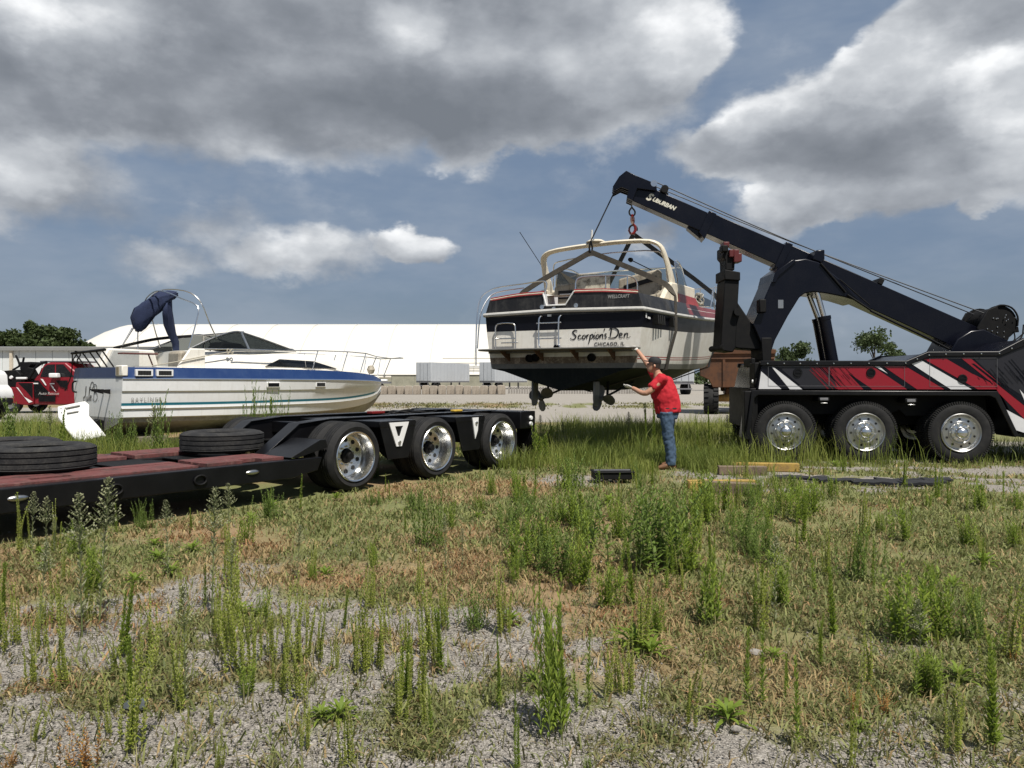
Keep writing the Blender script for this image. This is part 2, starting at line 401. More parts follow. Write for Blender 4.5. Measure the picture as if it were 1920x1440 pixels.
def cover_soil(x, y):
    """0 = bare pale gravel, 1 = matted low weeds and thatch"""
    n = fbm(x * .9 + 5, y * .9 + 3); n2 = fbm(x * 2.6 + 40, y * 2.6 + 9)
    edge = 4.75 - .9 * sst(x, .3, 1.6) - .25 * np.sin(x * 1.3)        # the mat starts nearer on the right
    c = sst(y + (n - .5) * 3.2, edge - .55, edge + .75)
    c = np.maximum(c, .85 * sst(n2 + .25 * (n - .5), .60, .72))        # scattered cushions in the gravel
    c = np.maximum(c, .7 * sst(fbm(x * 5.5 + 90, y * 5.5 + 21), .54, .68) * sst(y, 2.4, 3.6))
    right = sst(x, .4, 1.6) * sst(y, 2.6, 3.4) * sst(n2 * .6 + n * .4, .30, .52); c = np.maximum(c, .9 * right)
    # bare strip in front of the tow truck and the pale gaps near the blocks
    bare = sst(x, 1.7, 3.2) * sst(y, 9.4, 10.4) * (1 - sst(y, 12.6, 13.4)); c = c * (1 - bare * sst(n2, .34, .54) * .95)
    bare2 = np.exp(-(((x - .9) / .75) ** 2 + ((y - 11.2) / .8) ** 2)); c = c * (1 - .9 * bare2)
    far = sst(y, 24.5, 28.0); c = c * (1 - far) + far * (.30 * sst(n, .45, .7) + .75 * np.exp(-((y - 43) / 4.5) ** 2) * sst(n, .3, .55))
    under = sst(x, 4.0, 5.0) * sst(y, 13.0, 13.6) * (1 - sst(y, 17.5, 19)); c = c * (1 - .65 * under)
    return np.clip(c, 0, 1)
def rust(x, y): return sst(fbm(x * .7 + 11, y * .7 + 50), .40, .62) * (1 - .85 * sst(x, .2, 2.0))

def build_ground():
    def axis(lo, hi, step, far_lo, far_hi):
        a = list(np.arange(lo, hi + 1e-6, step)); s = step; v = lo
        pre = []
        while v > far_lo: s *= 1.35; v -= s; pre.append(max(v, far_lo))
        s = step; v = hi; post = []
        while v < far_hi: s *= 1.35; v += s; post.append(min(v, far_hi))
        return np.array(pre[::-1] + a + post)
    xs = axis(-11, 13, .11, -2600, 2600); ys = axis(2.0, 30, .11, -400, 4000)
    X, Y = np.meshgrid(xs, ys); nx, ny = len(xs), len(ys)
    near = (1 - sst(Y, 24, 34)) * (1 - sst(np.abs(X), 12, 16))
    Z = ((fbm(X * 1.5, Y * 1.5, 4) - .5) * .03 - .012) * near * (1 - sst(Y, 9, 12) * .5)
    me = bpy.data.meshes.new('ground')
    idx = np.arange(nx * ny).reshape(ny, nx)
    q = np.stack([idx[:-1, :-1], idx[:-1, 1:], idx[1:, 1:], idx[1:, :-1]], -1).reshape(-1, 4)
    me.vertices.add(nx * ny); me.vertices.foreach_set('co', np.stack([X, Y, Z], -1).ravel().astype(np.float32))
    me.loops.add(q.size); me.loops.foreach_set('vertex_index', q.ravel().astype(np.int32))
    me.polygons.add(len(q)); me.polygons.foreach_set('loop_start', (np.arange(len(q)) * 4).astype(np.int32)); me.polygons.foreach_set('loop_total', np.full(len(q), 4, np.int32))
    me.update(calc_edges=True); me.polygons.foreach_set('use_smooth', [True] * len(q))
    for nm, v in (('soil', cover_soil(X, Y)), ('rust', rust(X, Y))):
        at = me.attributes.new(nm, 'FLOAT', 'POINT'); at.data.foreach_set('value', v.ravel().astype(np.float32))
    m = bpy.data.materials.new('gravel_and_soil'); m.use_nodes = True; q = G(m.node_tree); b = m.node_tree.nodes['Principled BSDF']
    t = q.n('ShaderNodeTexCoord').outputs['Object']
    def vor(sc): return q.n('ShaderNodeTexVoronoi', i={'Vector': t, 'Scale': sc})
    v1 = vor(105.); v2 = vor(210.)
    s1 = q.ramp(q.n('ShaderNodeSeparateColor', i={0: v1.outputs['Color']}).outputs[0], [(0, (.085, .076, .065)), (.35, (.20, .182, .158)), (.7, (.31, .285, .25)), (1, (.44, .41, .365))])
    s2 = q.ramp(q.n('ShaderNodeSeparateColor', i={0: v2.outputs['Color']}).outputs[1], [(0, (.09, .08, .07)), (.5, (.22, .20, .175)), (1, (.42, .39, .345))])
    st = q.mix(q.smooth(q.noise(t, 7, 3), .4, .6), s1, s2)
    st = q.mix(q.m('MULTIPLY', q.smooth(v1.outputs['Distance'], .5, .9), .5), st, (.06, .055, .05, 1))
    farc = q.mix(q.noise(t, .6, 6, .65), (.24, .22, .19, 1), (.32, .295, .26, 1))
    pos = q.n('ShaderNodeSeparateXYZ', i={0: t}); st = q.mix(q.smooth(pos.outputs[1], 11, 24), st, farc)
    sand = q.smooth(q.noise(t, 1.1, 4, .6), .58, .72); st = q.mix(q.m('MULTIPLY', sand, .55), st, (.24, .215, .185, 1))
    so_ = q.n('ShaderNodeAttribute', attribute_name='soil').outputs['Fac']; ru = q.n('ShaderNodeAttribute', attribute_name='rust').outputs['Fac']
    gn = q.noise(t, 30, 6, .7)
    green = q.mix(gn, (.075, .088, .030, 1), (.235, .235, .105, 1)); brown = q.mix(gn, (.13, .085, .045, 1), (.36, .255, .145, 1))
    soil = q.mix(ru, green, brown)
    f = q.smooth(q.m('ADD', so_, q.m('MULTIPLY_ADD', q.noise(t, 14, 5, .7), .7, -.35)), .32, .72)
    q.put(b.inputs['Base Color'], q.mix(f, st, soil)); b.inputs['Roughness'].default_value = .92; b.inputs['Specular IOR Level'].default_value = .2
    hgt = q.m('ADD', q.m('MULTIPLY', v1.outputs['Distance'], -.9), q.m('MULTIPLY', gn, .8))
    q.put(b.inputs['Normal'], q.n('ShaderNodeBump', i={'Strength': .6, 'Distance': .008, 'Height': hgt}))
    me.materials.append(m); o = bpy.data.objects.new('ground', me); COL.objects.link(o); o['kind'] = 'structure'
build_ground()
# ------------------------------------------------------------------ wheels (axis y, outer face towards -y)
def tyre_mesh(name, Rr, w, rr, m, n=56, grooves=(-.07, -.025, .025, .07), lug=0):
    h = w / 2; pr = [(rr, -h + .03), (rr + .015, -h + .01), (rr + .05, -h), (rr + (Rr - rr) * .55, -h - .008), (Rr - .05, -h + .004), (Rr - .02, -h + .018), (Rr - .004, -h + .04)]
    for gx in grooves: pr += [(Rr, gx - .009), (Rr - .013, gx - .006), (Rr - .013, gx + .006), (Rr, gx + .009)]
    pr += [(Rr - .004, h - .04), (Rr - .02, h - .018), (Rr - .05, h - .004), (rr + (Rr - rr) * .55, h + .008), (rr + .05, h), (rr + .015, h - .01), (rr, h - .03)]
    mb = MB().lathe(pr, n)
    if lug:                                             # shoulder ribs / lugs
        for k in range(lug):
            a = 2 * math.pi * k / lug
            for sgn in (-1, 1):
                Mx = Matrix.Rotation(-a - (.5 * math.pi / lug if sgn > 0 else 0), 4, 'Y')
                d = .012 if lug > 30 else .045; wd = Rr * math.pi / lug * .55
                mb.box(Rr - .03, Rr + d, sgn * h * .99 if sgn < 0 else h * .35, -h * .35 if sgn < 0 else h * .99, -wd, wd, Mx)
    return mb.mesh(name, m, True, 40)
def rim_deep(rr, w):
    h = w / 2; pr = [(rr + .012, -h + .03), (rr + .018, -h - .002), (rr + .010, -h - .012), (rr - .006, -h - .004), (rr - .016, -h + .03), (rr - .030, -h + .06),
                     (rr - .034, h - .08), (rr - .045, h - .055), (rr - .075, h - .045), (.155, h - .052), (.125, h - .058), (.10, h - .06)]
    return MB().lathe(pr, 56)
def rim_flat(rr, w):
    h = w / 2; pr = [(rr + .012, -h + .03), (rr + .018, -h - .004), (rr + .008, -h - .014), (rr - .006, -h - .006), (rr - .018, -h + .025), (rr - .035, -h + .04), (rr - .05, -h + .042),
                     (rr - .115, -h + .03), (rr - .12, -h + .018), (rr - .135, -h + .016), (.16, -h + .03), (.10, -h + .03)]
    return MB().lathe(pr, 56)
def ring_of(n, r, y, rad, ln, seg=10, ph=0.):
    mb = MB()
    for k in range(n):
        a = 2 * math.pi * (k + ph) / n; c = (r * math.cos(a), y, r * math.sin(a)); mb.cyl(c, (c[0], c[1] - ln, c[2]), rad, seg)
    return mb
WM = {}
def wheel_meshes():
    t = WM
    t['tr_tyre'] = tyre_mesh('tyre', .45, .25, .312, M_rubber)
    t['tr_rim'] = rim_deep(.312, .25).mesh('wheel', M_chrome, True, 30)
    t['tr_hub'] = MB().lathe([(.0, -.035), (.045, -.035), (.05, -.03), (.055, .02), (.085, .03), (.09, .075), (.0, .075)], 28).mesh('hub', M_blackmatte)
    t['tr_hole'] = MB().disc((.208, .125 - .055, 0), .029, 'y', 16).mesh('hand_hole', M_dark)
    t['tr_nut'] = ring_of(10, .125, .065, .013, .028, 6).mesh('nut_ring', M_steel)
    t['tk_tyre'] = tyre_mesh('tyre', .53, .27, .318, M_rubber, 64, (-.08, -.03, .03, .08), 84)
    t['tk_rim'] = rim_flat(.318, .27).mesh('wheel', M_alu, True, 30)
    t['tk_hub'] = MB().lathe([(.0, -.235), (.04, -.232), (.075, -.215), (.098, -.185), (.105, -.15), (.105, -.12), (.15, -.112), (.155, -.10), (.0, -.10)], 32).mesh('hub_cap', M_chrome)
    t['tk_hole'] = MB().disc((.236, -.106, 0), .021, 'y', 14).mesh('hand_hole', M_dark)
    t['tk_nut'] = ring_of(10, .135, -.107, .016, .034, 6, .5).mesh('nut_ring', M_chrome)
wheel_meshes()
def add_wheel(th, key, loc, flip=False, face=True, spin=0.):
    """wheel part with its tyre, hub and holes below it"""
    o = th.inst('wheel', WM[key + '_rim'], loc, (0, spin, math.pi if flip else 0))
    th.inst('tyre', WM[key + '_tyre'], (0, 0, 0), parent=o)
    if face:
        th.inst('hub', WM[key + '_hub'], (0, 0, 0), parent=o); th.inst('nut_ring', WM[key + '_nut'], (0, 0, 0), parent=o)
        for k in range(10): th.inst('hand_hole', WM[key + '_hole'], (0, 0, 0), (0, 2 * math.pi * k / 10, 0), parent=o)
    return o

# ------------------------------------------------------------------ lowboy trailer (x = towards its tail, y = away from us)
M_plank = mat('red_deck_board', (.125, .036, .033), .8, 0, .33, 4, c2=(.055, .026, .023), bump=.7, bs=30, streak=.4, streak_c=(.20, .12, .10))
TR = Thing('lowboy_trailer', 'black lowboy trailer with red deck boards and chrome wheels in the foreground', 'trailer', (-2.03, 10.0, 0), math.atan2(.8, .6))
for k in range(3):
    x = 1.56 * k
    add_wheel(TR, 'tr', (x, .125, .45), False, True, .3 + k); add_wheel(TR, 'tr', (x, .42, .45), False, False)
    add_wheel(TR, 'tr', (x, 2.425, .45), True, True, k); add_wheel(TR, 'tr', (x, 2.13, .45), True, False)
    TR.part('axle', MB().cyl((x, .3, .45), (x, 2.25, .45), .065, 14), M_blackmatte)
for y0 in (.66, 1.72):                                   # main rails of the bogie, dipping down to the deck
    TR.part('frame_rail', MB().prism([(-1.35, .30), (-1.35, .46), (-.92, .50), (-.40, .86), (.1, .905), (4.0, .905), (4.0, .62), (.25, .62), (-.35, .50), (-.8, .28)], y0, y0 + .17, 'y'), M_black, bev=.012)
    TR.part('rail_cap', MB().prism([(-.92, .503), (-.40, .864), (.1, .909), (3.75, .909), (3.75, .921), (.1, .921), (-.41, .876), (-.93, .515)], y0 - .03, y0 + .20, 'y'), M_black, bev=.003)
for x in (.78, 2.34):
    TR.part('outrigger', MB().box(x - .34, x + .34, .012, 2.54, .80, .885).box(x - .12, x + .12, .05, 2.5, .55, .80), M_black, bev=.008)
    TR.part('outrigger_plate', MB().prism([(x - .36, .87), (x + .36, .87), (x + .20, .36), (x - .20, .36)], .016, .03, 'y'), M_black, bev=.002)
    for y0, y1 in ((-.004, .014),):
        tri = [(x - .19, .862), (x + .19, .862), (x + .05, .53), (x - .05, .53)]; ins = [(x - .08, .81), (x + .08, .81), (x + .025, .67), (x - .025, .67)]
        mb = MB()
        for i in range(4):
            j = (i + 1) % 4; mb.prism([tri[i], tri[j], ins[j], ins[i]], y0, y1, 'y')
        if x > 2: mb = MB().prism([(x + .02, .862), (x + .17, .862), (x + .15, .66), (x + .09, .53)], y0, y1, 'y')
        gp = TR.part('gusset_plate', mb, M_whitepaint, smooth=False, label='white painted triangular gusset with a cut-out' if x < 2 else 'narrow white painted gusset')
        TR.part('marker_lamp', MB().lathe([(0, -.016), (.022, -.016), (.028, -.006), (.028, 0)], 14, 'y', (x if x < 2 else x + .11, -.006, .585 if x < 2 else .78)), M_steel, parent=gp)
TR.part('bogie_shade_plate', MB().box(-.3, 3.6, .83, 1.715, .60, .615), M_blackmatte)  # added plate, keeps sun off the ground beneath the open bogie
TR.part('cross_beam', MB().box(-.05, .05, .75, 1.8, .70, .86), M_black, bev=.01)
TR.part('cross_beam', MB().box(1.5, 1.6, .8, 1.75, .70, .86), M_black, bev=.01)
TR.part('cross_beam', MB().box(3.05, 3.15, .8, 1.75, .70, .86), M_black, bev=.01)
tl = TR.part('tail_plate', MB().box(3.62, 4.05, -.005, 2.555, .62, .915), M_black, bev=.015)
TR.part('tail_post', MB().box(3.94, 4.05, .0, .32, .10, .617).box(3.94, 4.05, 2.23, 2.55, .10, .617), M_blackmatte, bev=.006)
for z in (.80, .70):
    TR.part('tail_lamp', MB().lathe([(0, -.03), (.032, -.028), (.038, -.012), (.038, 0)], 16, 'y', (3.90, -.006, z)), M_clear, parent=tl)
TR.part('slope_plate', MB().prism([(-1.0, .512), (-.56, .70), (-.47, .70), (-.44, .60), (-.90, .50)], .03, .60, 'y'), M_black, bev=.004)
TR.part('slope_plate', MB().prism([(-1.0, .512), (-.56, .70), (-.47, .70), (-.44, .60), (-.90, .50)], 1.95, 2.52, 'y'), M_black, bev=.004)
for y0 in (-.002, 2.40):                                 # deep side beams of the deck
    sb = TR.part('side_beam', MB().prism([(-10.5, .27), (-1.0, .27), (-.62, .33), (-.55, .49), (-10.5, .49)], y0, y0 + .15, 'y'), M_black, bev=.01)
    if y0 < 0:
        for x in (-1.55, -3.95, -6.2):
            mbl = MB().lathe([(0, -.022), (.03, -.02), (.05, -.012), (.058, 0)], 18, 'y', (0, 0, 0)); mbl.v = [(x + v[0] * 1.5, -.004 + v[1], .395 + v[2] * .5) for v in mbl.v]
            TR.part('side_lamp', mbl, M_alu, parent=sb)
        for x in (-2.2, -3.1, -4.4, -5.4):
            TR.part('tie_ring', MB().tube([(x + .07 * math.cos(a), -.018, .375 + .05 * math.sin(a)) for a in np.linspace(0, 2 * math.pi, 13)[:-1]], .012, 6, True), M_blackmatte, parent=sb)
for y0 in (.80, 1.60):
    TR.part('centre_beam', MB().box(-10.5, -.95, y0, y0 + .12, .26, .478), M_blackmatte, bev=.006)
for k in range(12):
    x = -1.15 - .78 * k
    TR.part('cross_member', MB().box(x - .05, x + .05, .15, 2.40, .33, .468), M_blackmatte, bev=.004)
for x0, x1 in ((-1.75, -1.0), (-2.6, -2.05), (-3.75, -3.2), (-9.5, -3.85)):
    TR.part('centre_plate', MB().box(x0, x1, .93, 1.59, .470, .482), M_blackmatte)
TR.part('belly_shade_plate', MB().box(-9.8, -1.0, .155, 2.395, .285, .30), M_blackmatte)  # added sheet below the deck, stops sunlight falling between the cross members
for lane in (.155, 1.745):                               # deck boards, each a board
    for x1, x0 in ((-1.0, -2.02), (-2.10, -4.30), (-4.33, -6.6), (-6.63, -9.3)):
        for k in range(4):
            y = lane + k * .158
            if k == 1 and lane < 1 and x1 == -2.10: a = [(x0, x1 - 1.6), (x1 - 1.25, x1)]
            elif k == 0 and lane < 1 and x1 == -1.0: a = [(x0, x1 - .55), (x1 - .32, x1)]
            else: a = [(x0, x1)]
            for u0, u1 in a:
                dz = rnd.uniform(-.004, .005) + (.012 if x1 == -1.0 else 0)
                TR.part('deck_board', MB().box(u0 + rnd.uniform(0, .02), u1 - rnd.uniform(0, .02), y + .003, y + .152, .472, .512 + dz), M_plank, bev=.004)
hs = MB()
for k in range(5):
    a = rnd.uniform(-.2, .2); hs.tube([(1.9 + .9 * t + .05 * math.sin(9 * t + k), 1.0 + .16 * k + .1 * math.sin(5 * t + k + a), .885 + .05 * abs(math.sin(4 * t + k))) for t in np.linspace(0, 1, 14)], .012, 6)
TR.part('air_hose', hs, M_blackmatte)
TR.part('hose_coupling', MB().box(1.35, 1.62, 1.15, 1.28, .922, .965), M_lampred, bev=.01)
TR.part('chain_block', MB().box(2.75, 2.95, .70, .80, .922, .955), mat('yellow_paint', (.55, .36, .04), .6, 0, .3), bev=.01)

def loose_tyre(loc, label, rz, tilt=(0, 0), stacked=False):
    me = WM.get('loose')
    if me is None:
        me = WM['loose'] = tyre_mesh('loose_tyre', .52, .25, .30, M_rubber_old, 64, (-.085, -.03, .03, .085))
    o = bpy.data.objects.new('loose_tyre', me); COL.objects.link(o); o.location = loc
    o.rotation_euler = (R(90) + tilt[0], tilt[1], rz); return tag(o, label, 'tyre', 'worn truck tyres lying on the trailer')
loose_tyre((-4.92, 8.02, 0.512 + .133), 'worn tyre lying flat on the trailer deck, cut by the left edge', .3)
loose_tyre((-5.72, 8.74, 0.512 + .133), 'worn tyre mostly hidden behind the nearest tyre on the deck', 1.1)
loose_tyre((-3.79, 10.05, .520 + .133), 'single worn tyre lying flat just ahead of the trailer wheels', 2.0)
# ------------------------------------------------------------------ tow truck (built in world coordinates, nose towards +X)
YN, YC, YF = 13.72, 14.95, 16.18
TT = Thing('tow_truck', 'black heavy tow truck with red and white slashes lifting the boat', 'tow truck', (4.2, YC, 0), 0, world=True)
TA = R(-7); TC_, TS_ = math.cos(TA), math.sin(TA); TT.turn = (4.30, YN, TC_, TS_)       # the chassis stands turned a little, nose nearer
def uv0(u, v): return (3.615 + .002874 * u, 4.038 - .002874 * v)
def uv(u, v):                                                                           # measured side outline -> turned side plane
    x, z = uv0(u, v); t = (x - 4.30) / (TC_ - x / YN * TS_); return (4.30 + t, CAM_H + (z - CAM_H) * (YN + t * TS_) / YN)
M_seam = mat('panel_seam', (.16, .16, .17), .5)
M_char = mat('charcoal_wrap', (.018, .018, .023), .3, 0, .1, 3, spec=.4)
M_wwrap = mat('white_wrap', (.62, .62, .63), .3, 0, .12, 3, c2=(.45, .45, .46), coat=.3)
for x in (uv(443, 0)[0], uv(940, 0)[0], uv(1535, 0)[0]):
    add_wheel(TT, 'tk', (x, YN + .135, .53), False, True, x); add_wheel(TT, 'tk', (x, YF - .135, .53), True, True, x)
    add_wheel(TT, 'tk', (x, YN + .46, .53), False, False); add_wheel(TT, 'tk', (x, YF - .46, .53), True, False)
    TT.part('axle', MB().cyl((x, YN + .3, .53), (x, YF - .3, .53), .09, 14).lathe([(0, -.2), (.15, -.16), (.2, 0), (.15, .16), (0, .2)], 20, 'y', (x, YC, .53)), M_blackmatte)
for y in (YC - .46, YC + .38):
    TT.part('chassis_rail', MB().box(4.3, 11.2, y, y + .08, .62, .95), M_blackmatte, bev=.01)
body_poly = [uv(*p) for p in ((262, 962), (300, 792), (1195, 792), (1330, 738), (1770, 738), (1935, 650), (2150, 640), (2150, 1290), (1905, 1235), (1770, 962))]
body = TT.part('body', MB().prism(body_poly, YN + .02, YF - .02, 'y'), M_navyblack, bev=.015)
# crash rail along the top with bolts
rail = [uv(*p) for p in ((285, 812), (288, 782), (1195, 782), (1328, 726), (1768, 724), (1930, 640), (2150, 628), (2150, 672), (1935, 686), (1775, 752), (1335, 756), (1205, 812))]
rl = TT.part('top_rail', MB().prism(rail, YN - .012, YN + .10, 'y'), M_black, bev=.01)
TT.part('top_rail', MB().prism(rail, YF - .10, YF + .012, 'y'), M_black, bev=.01)
for u, v in [(330, 800), (432, 800), (532, 800), (636, 800), (740, 800), (847, 799), (958, 799), (1070, 798), (1186, 797), (1258, 772), (1332, 748), (1436, 742), (1546, 740), (1656, 739), (1768, 737), (1845, 706), (1925, 664)]:
    x, z = uv(u, v); TT.part('rail_bolt', MB().lathe([(0, -.018), (.011, -.015), (.015, -.004), (.015, 0)], 12, 'y', (x, YN - .013, z)), M_chrome, parent=rl)
# painted side graphics: flat wrap sheets a few millimetres proud of the body
def graphic(name, m, polys, lift):
    for p in polys: TT.part(name, MB().prism([uv(*q) for q in p], YN + .02 - lift, YN + .021 - lift, 'y'), m, parent=body, smooth=False)
graphic('grey_wrap', M_char, [[(395, 815), (640, 815), (800, 955), (560, 955)], [(1610, 762), (1775, 762), (1935, 690), (2140, 680), (2140, 1100), (1935, 1010), (1760, 900)]], .002)
graphic('red_wrap', M_red, [[(712, 816), (985, 816), (1200, 960), (770, 960)], [(1052, 816), (1190, 816), (1432, 960), (1262, 960)], [(1305, 772), (1448, 764), (1605, 862), (1762, 940), (1768, 960), (1640, 960)],
                            [(1535, 764), (1592, 764), (1935, 1058), (2140, 1180), (2140, 1270), (1935, 1150), (1772, 985), (1735, 925)]], .004)
graphic('black_slash', M_navyblack, [[(835, 862), (862, 876), (985, 960), (930, 960)], [(1195, 818), (1215, 806), (1460, 960), (1436, 960)], [(1440, 766), (1530, 764), (1612, 866)], [(1600, 800), (1618, 800), (1940, 1070), (1940, 1050)]], .006)
graphic('white_slash', M_wwrap, [[(276, 958), (292, 848), (418, 958)], [(357, 820), (372, 824), (548, 960), (470, 960)], [(996, 816), (1026, 816), (1080, 862)], [(1225, 800), (1292, 782), (1602, 960), (1472, 960)], [(1815, 1085), (1935, 1150), (1935, 1232), (1880, 1215)], [(1900, 960), (1935, 1000), (1935, 1040)]], .006)
hm = MB(); r2 = random.Random(4)
for k in range(34):                                      # hatching where the red breaks up into the black
    u = 590 + k * 4.6 + r2.uniform(-3, 3); v = 816 + r2.uniform(0, 60) * (1 if k % 2 else .1); ln = r2.uniform(40, 142); v1 = min(958, v + ln); w = r2.uniform(1.2, 3.6)
    hm.prism([uv(u, v), uv(u + w, v), uv(u + w + (v1 - v) * .95, v1), uv(u + (v1 - v) * .95, v1)], YN + .013, YN + .014, 'y')
TT.part('red_hatching', hm, M_red, parent=body, smooth=False, kind='stuff')
hm = MB()
for k in range(16):
    u = 715 + k * 9 + r2.uniform(-3, 3); v = 816 + r2.uniform(0, 90); v1 = min(958, v + r2.uniform(15, 80)); w = r2.uniform(1., 2.6)
    hm.prism([uv(u, v), uv(u + w, v), uv(u + w + (v1 - v) * .9, v1), uv(u + (v1 - v) * .9, v1)], YN + .011, YN + .012, 'y')
for k in range(46):
    u = 1640 + k * 10 + r2.uniform(-4, 4); v = max(770, 790 - (u - 1775) * .4) + r2.uniform(0, 110); ln = r2.uniform(30, 140); w = r2.uniform(2, 5)
    if v + ln > 840 + (u - 1640) * .42 + 60: ln = max(10, 840 + (u - 1640) * .42 + 60 - v)
    hm.prism([uv(u, v), uv(u + w, v), uv(u + w + ln * .85, v + ln), uv(u + ln * .85, v + ln)], YN + .011, YN + .012, 'y')
TT.part('black_hatching', hm, M_navyblack, parent=body, smooth=False, kind='stuff')
for x0, x1, y0, y1 in ((335, 713, 817, 940), (716, 1185, 817, 942), (1340, 1760, 766, 942)):   # locker doors
    mb = MB(); (X0, Z1), (X1, Z0) = uv(x0, y0), uv(x1, y1); t = .004
    mb.box(X0, X1, YN + .008, YN + .010, Z1 - t, Z1).box(X0, X1, YN + .008, YN + .010, Z0, Z0 + t).box(X0, X0 + t, YN + .008, YN + .010, Z0 + t, Z1 - t).box(X1 - t, X1, YN + .008, YN + .010, Z0 + t, Z1 - t)
    d = TT.part('locker_door_edge', mb, M_seam, parent=body, smooth=False)
for u, v in ((520, 855), (975, 857), (1545, 895)):
    x, z = uv(u, v); TT.part('door_latch', MB().lathe([(0, -.004), (.05, -.004), (.052, -.014), (.075, -.014), (.08, 0)], 24, 'y', (x, YN + .012, z)).box(x - .05, x + .05, YN - .006, YN + .006, z - .006, z + .006), M_black, parent=body)
# fender housing over the wheels
fp = [uv(*p) for p in ((232, 966), (1755, 972), (1765, 985), (1890, 1250), (1862, 1258), (1742, 1015), (1710, 1000), (270, 996), (248, 1015), (222, 1275), (188, 1272))]
TT.part('fender', MB().prism(fp, YN - .03, YN + .62, 'y'), M_black, bev=.012)
TT.part('fender', MB().prism([(max(x, 4.42), z) for x, z in fp], YF - .62, YF + .03, 'y'), M_black, bev=.012)
fs = [uv(*p) for p in ((262, 985), (1745, 990), (1760, 1130), (1240, 1130), (1200, 1090), (1140, 1115), (620, 1120), (560, 1075), (330, 1075), (262, 1150))]
TT.part('fender_skirt', MB().prism(fs, YN + .36, YN + .40, 'y'), M_blackmatte)
TT.part('fender_skirt', MB().prism(fs, YF - .40, YF - .36, 'y'), M_blackmatte)
for u, v in ((680, 1022), (1222, 1032)):
    x, z = uv(u, v); lb = TT.part('light_pod', MB().box(x - .10, x + .10, YN - .01, YN + .37, z - .04, z + .05), M_blackmatte, bev=.02)
    TT.part('lamp_lens', MB().box(x - .07, x + .07, YN - .022, YN - .010, z - .02, z + .025), M_seam, parent=lb, bev=.008)
    TT.part('step_bar', MB().box(x - .06, x + .06, YN - .03, YN - .01, z - .075, z - .06), M_alu, parent=lb, bev=.004)
TT.part('tail_bar', MB().box(4.26, 4.40, YN + .05, YF - .05, .55, 1.3).box(4.16, 4.34, YN + .02, YN + .3, .16, 1.25), M_blackmatte, bev=.02)
TT.part('mud_flap', MB().box(4.22, 4.24, YN + .02, YN + .62, .12, .55), M_rubber); TT.part('mud_flap', MB().box(4.42, 4.44, YF - .62, YF - .02, .12, .55), M_rubber)
for z in (1.22, 1.42):
    TT.part('tail_lamp', MB().lathe([(0, -.02), (.03, -.018), (.035, 0)], 14, 'x', (4.315, YN + .06, z)), M_clear)
TT.part('tool_bin', MB().box(4.35, 4.7, YN + .1, YN + .6, 1.27, 1.76).box(4.42, 4.5, YC - .4, YC + .4, 1.7, 1.86), M_blackmatte, bev=.02)
TT.part('rear_deck', MB().box(4.5, 9.9, YN + .08, YF - .08, 1.70, 1.78), M_blackmatte, bev=.01)
TT.part('step_box', MB().box(9.35, 10.4, YN + .05, YF - .05, .38, 1.2), M_navyblack, bev=.03)
TT.part('sleeper_cab', MB().prism([(10.3, .9), (10.3, 3.0), (10.5, 3.25), (11.8, 3.3), (12.1, 3.2), (12.1, .9)], YN + .1, YF - .1, 'y'), M_navyblack, bev=.06)

TT.turn = None
# --- boom: three telescoping boxes, slightly swung away from us towards the tip
B0 = Vector((9.05, 14.98, 2.15)); B1 = Vector((2.42, 15.62, 5.28))      # centreline at pivot and nose
bd = (B1 - B0).normalized(); bs_ = Vector((0, 0, 1)).cross(bd).normalized(); bu = bd.cross(bs_).normalized(); BL = (B1 - B0).length
if bu.z < 0: bu = -bu
def bp(t, s, h): return B0 + bd * t + bs_ * s + bu * h
def boom_box(t0, t1, hw, h0a, h1a, h0b=None, h1b=None):
    h0b = h0a if h0b is None else h0b; h1b = h1a if h1b is None else h1b; mb = MB()
    mb.loft([[bp(t0, -hw, h0a), bp(t0, hw, h0a), bp(t0, hw, h1a), bp(t0, -hw, h1a)], [bp(t1, -hw, h0b), bp(t1, hw, h0b), bp(t1, hw, h1b), bp(t1, -hw, h1b)]]); return mb
TT.part('boom_base', boom_box(-.35, 4.1, .23, -.28, .25, -.24, .25), M_navyblack, bev=.012)
TT.part('boom_middle', boom_box(4.0, 5.75, .20, -.205, .215), M_navyblack, bev=.01)
bt = TT.part('boom_tip', boom_box(5.6, BL, .17, -.20, .19), M_navyblack, bev=.01)
TT.part('boom_collar', boom_box(4.02, 4.16, .25, -.265, .27), M_navyblack, bev=.008)
TT.part('boom_collar', boom_box(5.62, 5.78, .215, -.33, .225, -.24, .225), M_navyblack, bev=.008)
TT.part('boom_stop', boom_box(5.70, 6.02, .12, -.33, -.19, -.24, -.19), M_navyblack, bev=.01)
# nose: twin cheek plates, sheaves and roller
def bprism(poly, s0, s1):
    mb = MB(); n = len(poly); vs = [bp(t, s0, h) for t, h in poly] + [bp(t, s1, h) for t, h in poly]
    return mb.add(vs, [tuple(range(n)), tuple(range(2 * n - 1, n - 1, -1))] + [(i, i + n, (i + 1) % n + n, (i + 1) % n) for i in range(n)])
nose = [(BL - .48, .16), (BL - .40, .28), (BL + .05, .27), (BL + .25, .28), (BL + .33, .12), (BL + .36, -.12), (BL + .30, -.19), (BL + .20, -.06), (BL + .05, -.05), (BL + .0, -.21), (BL - .12, -.21), (BL - .10, .05)]
for s in (-.24, -.06, .06, .22): TT.part('nose_plate', bprism(nose, s, s + .025), M_navyblack, bev=.005)
def bdisc(t, s0, s1, h, r, n=24): 
    return MB().tube([bp(t, s0, h), bp(t, s1, h)], r, n)
TT.part('sheave', bdisc(BL + .20, -.20, -.07, .10, .13), M_blackmatte); TT.part('sheave', bdisc(BL - .02, .08, .21, .10, .12), M_blackmatte)
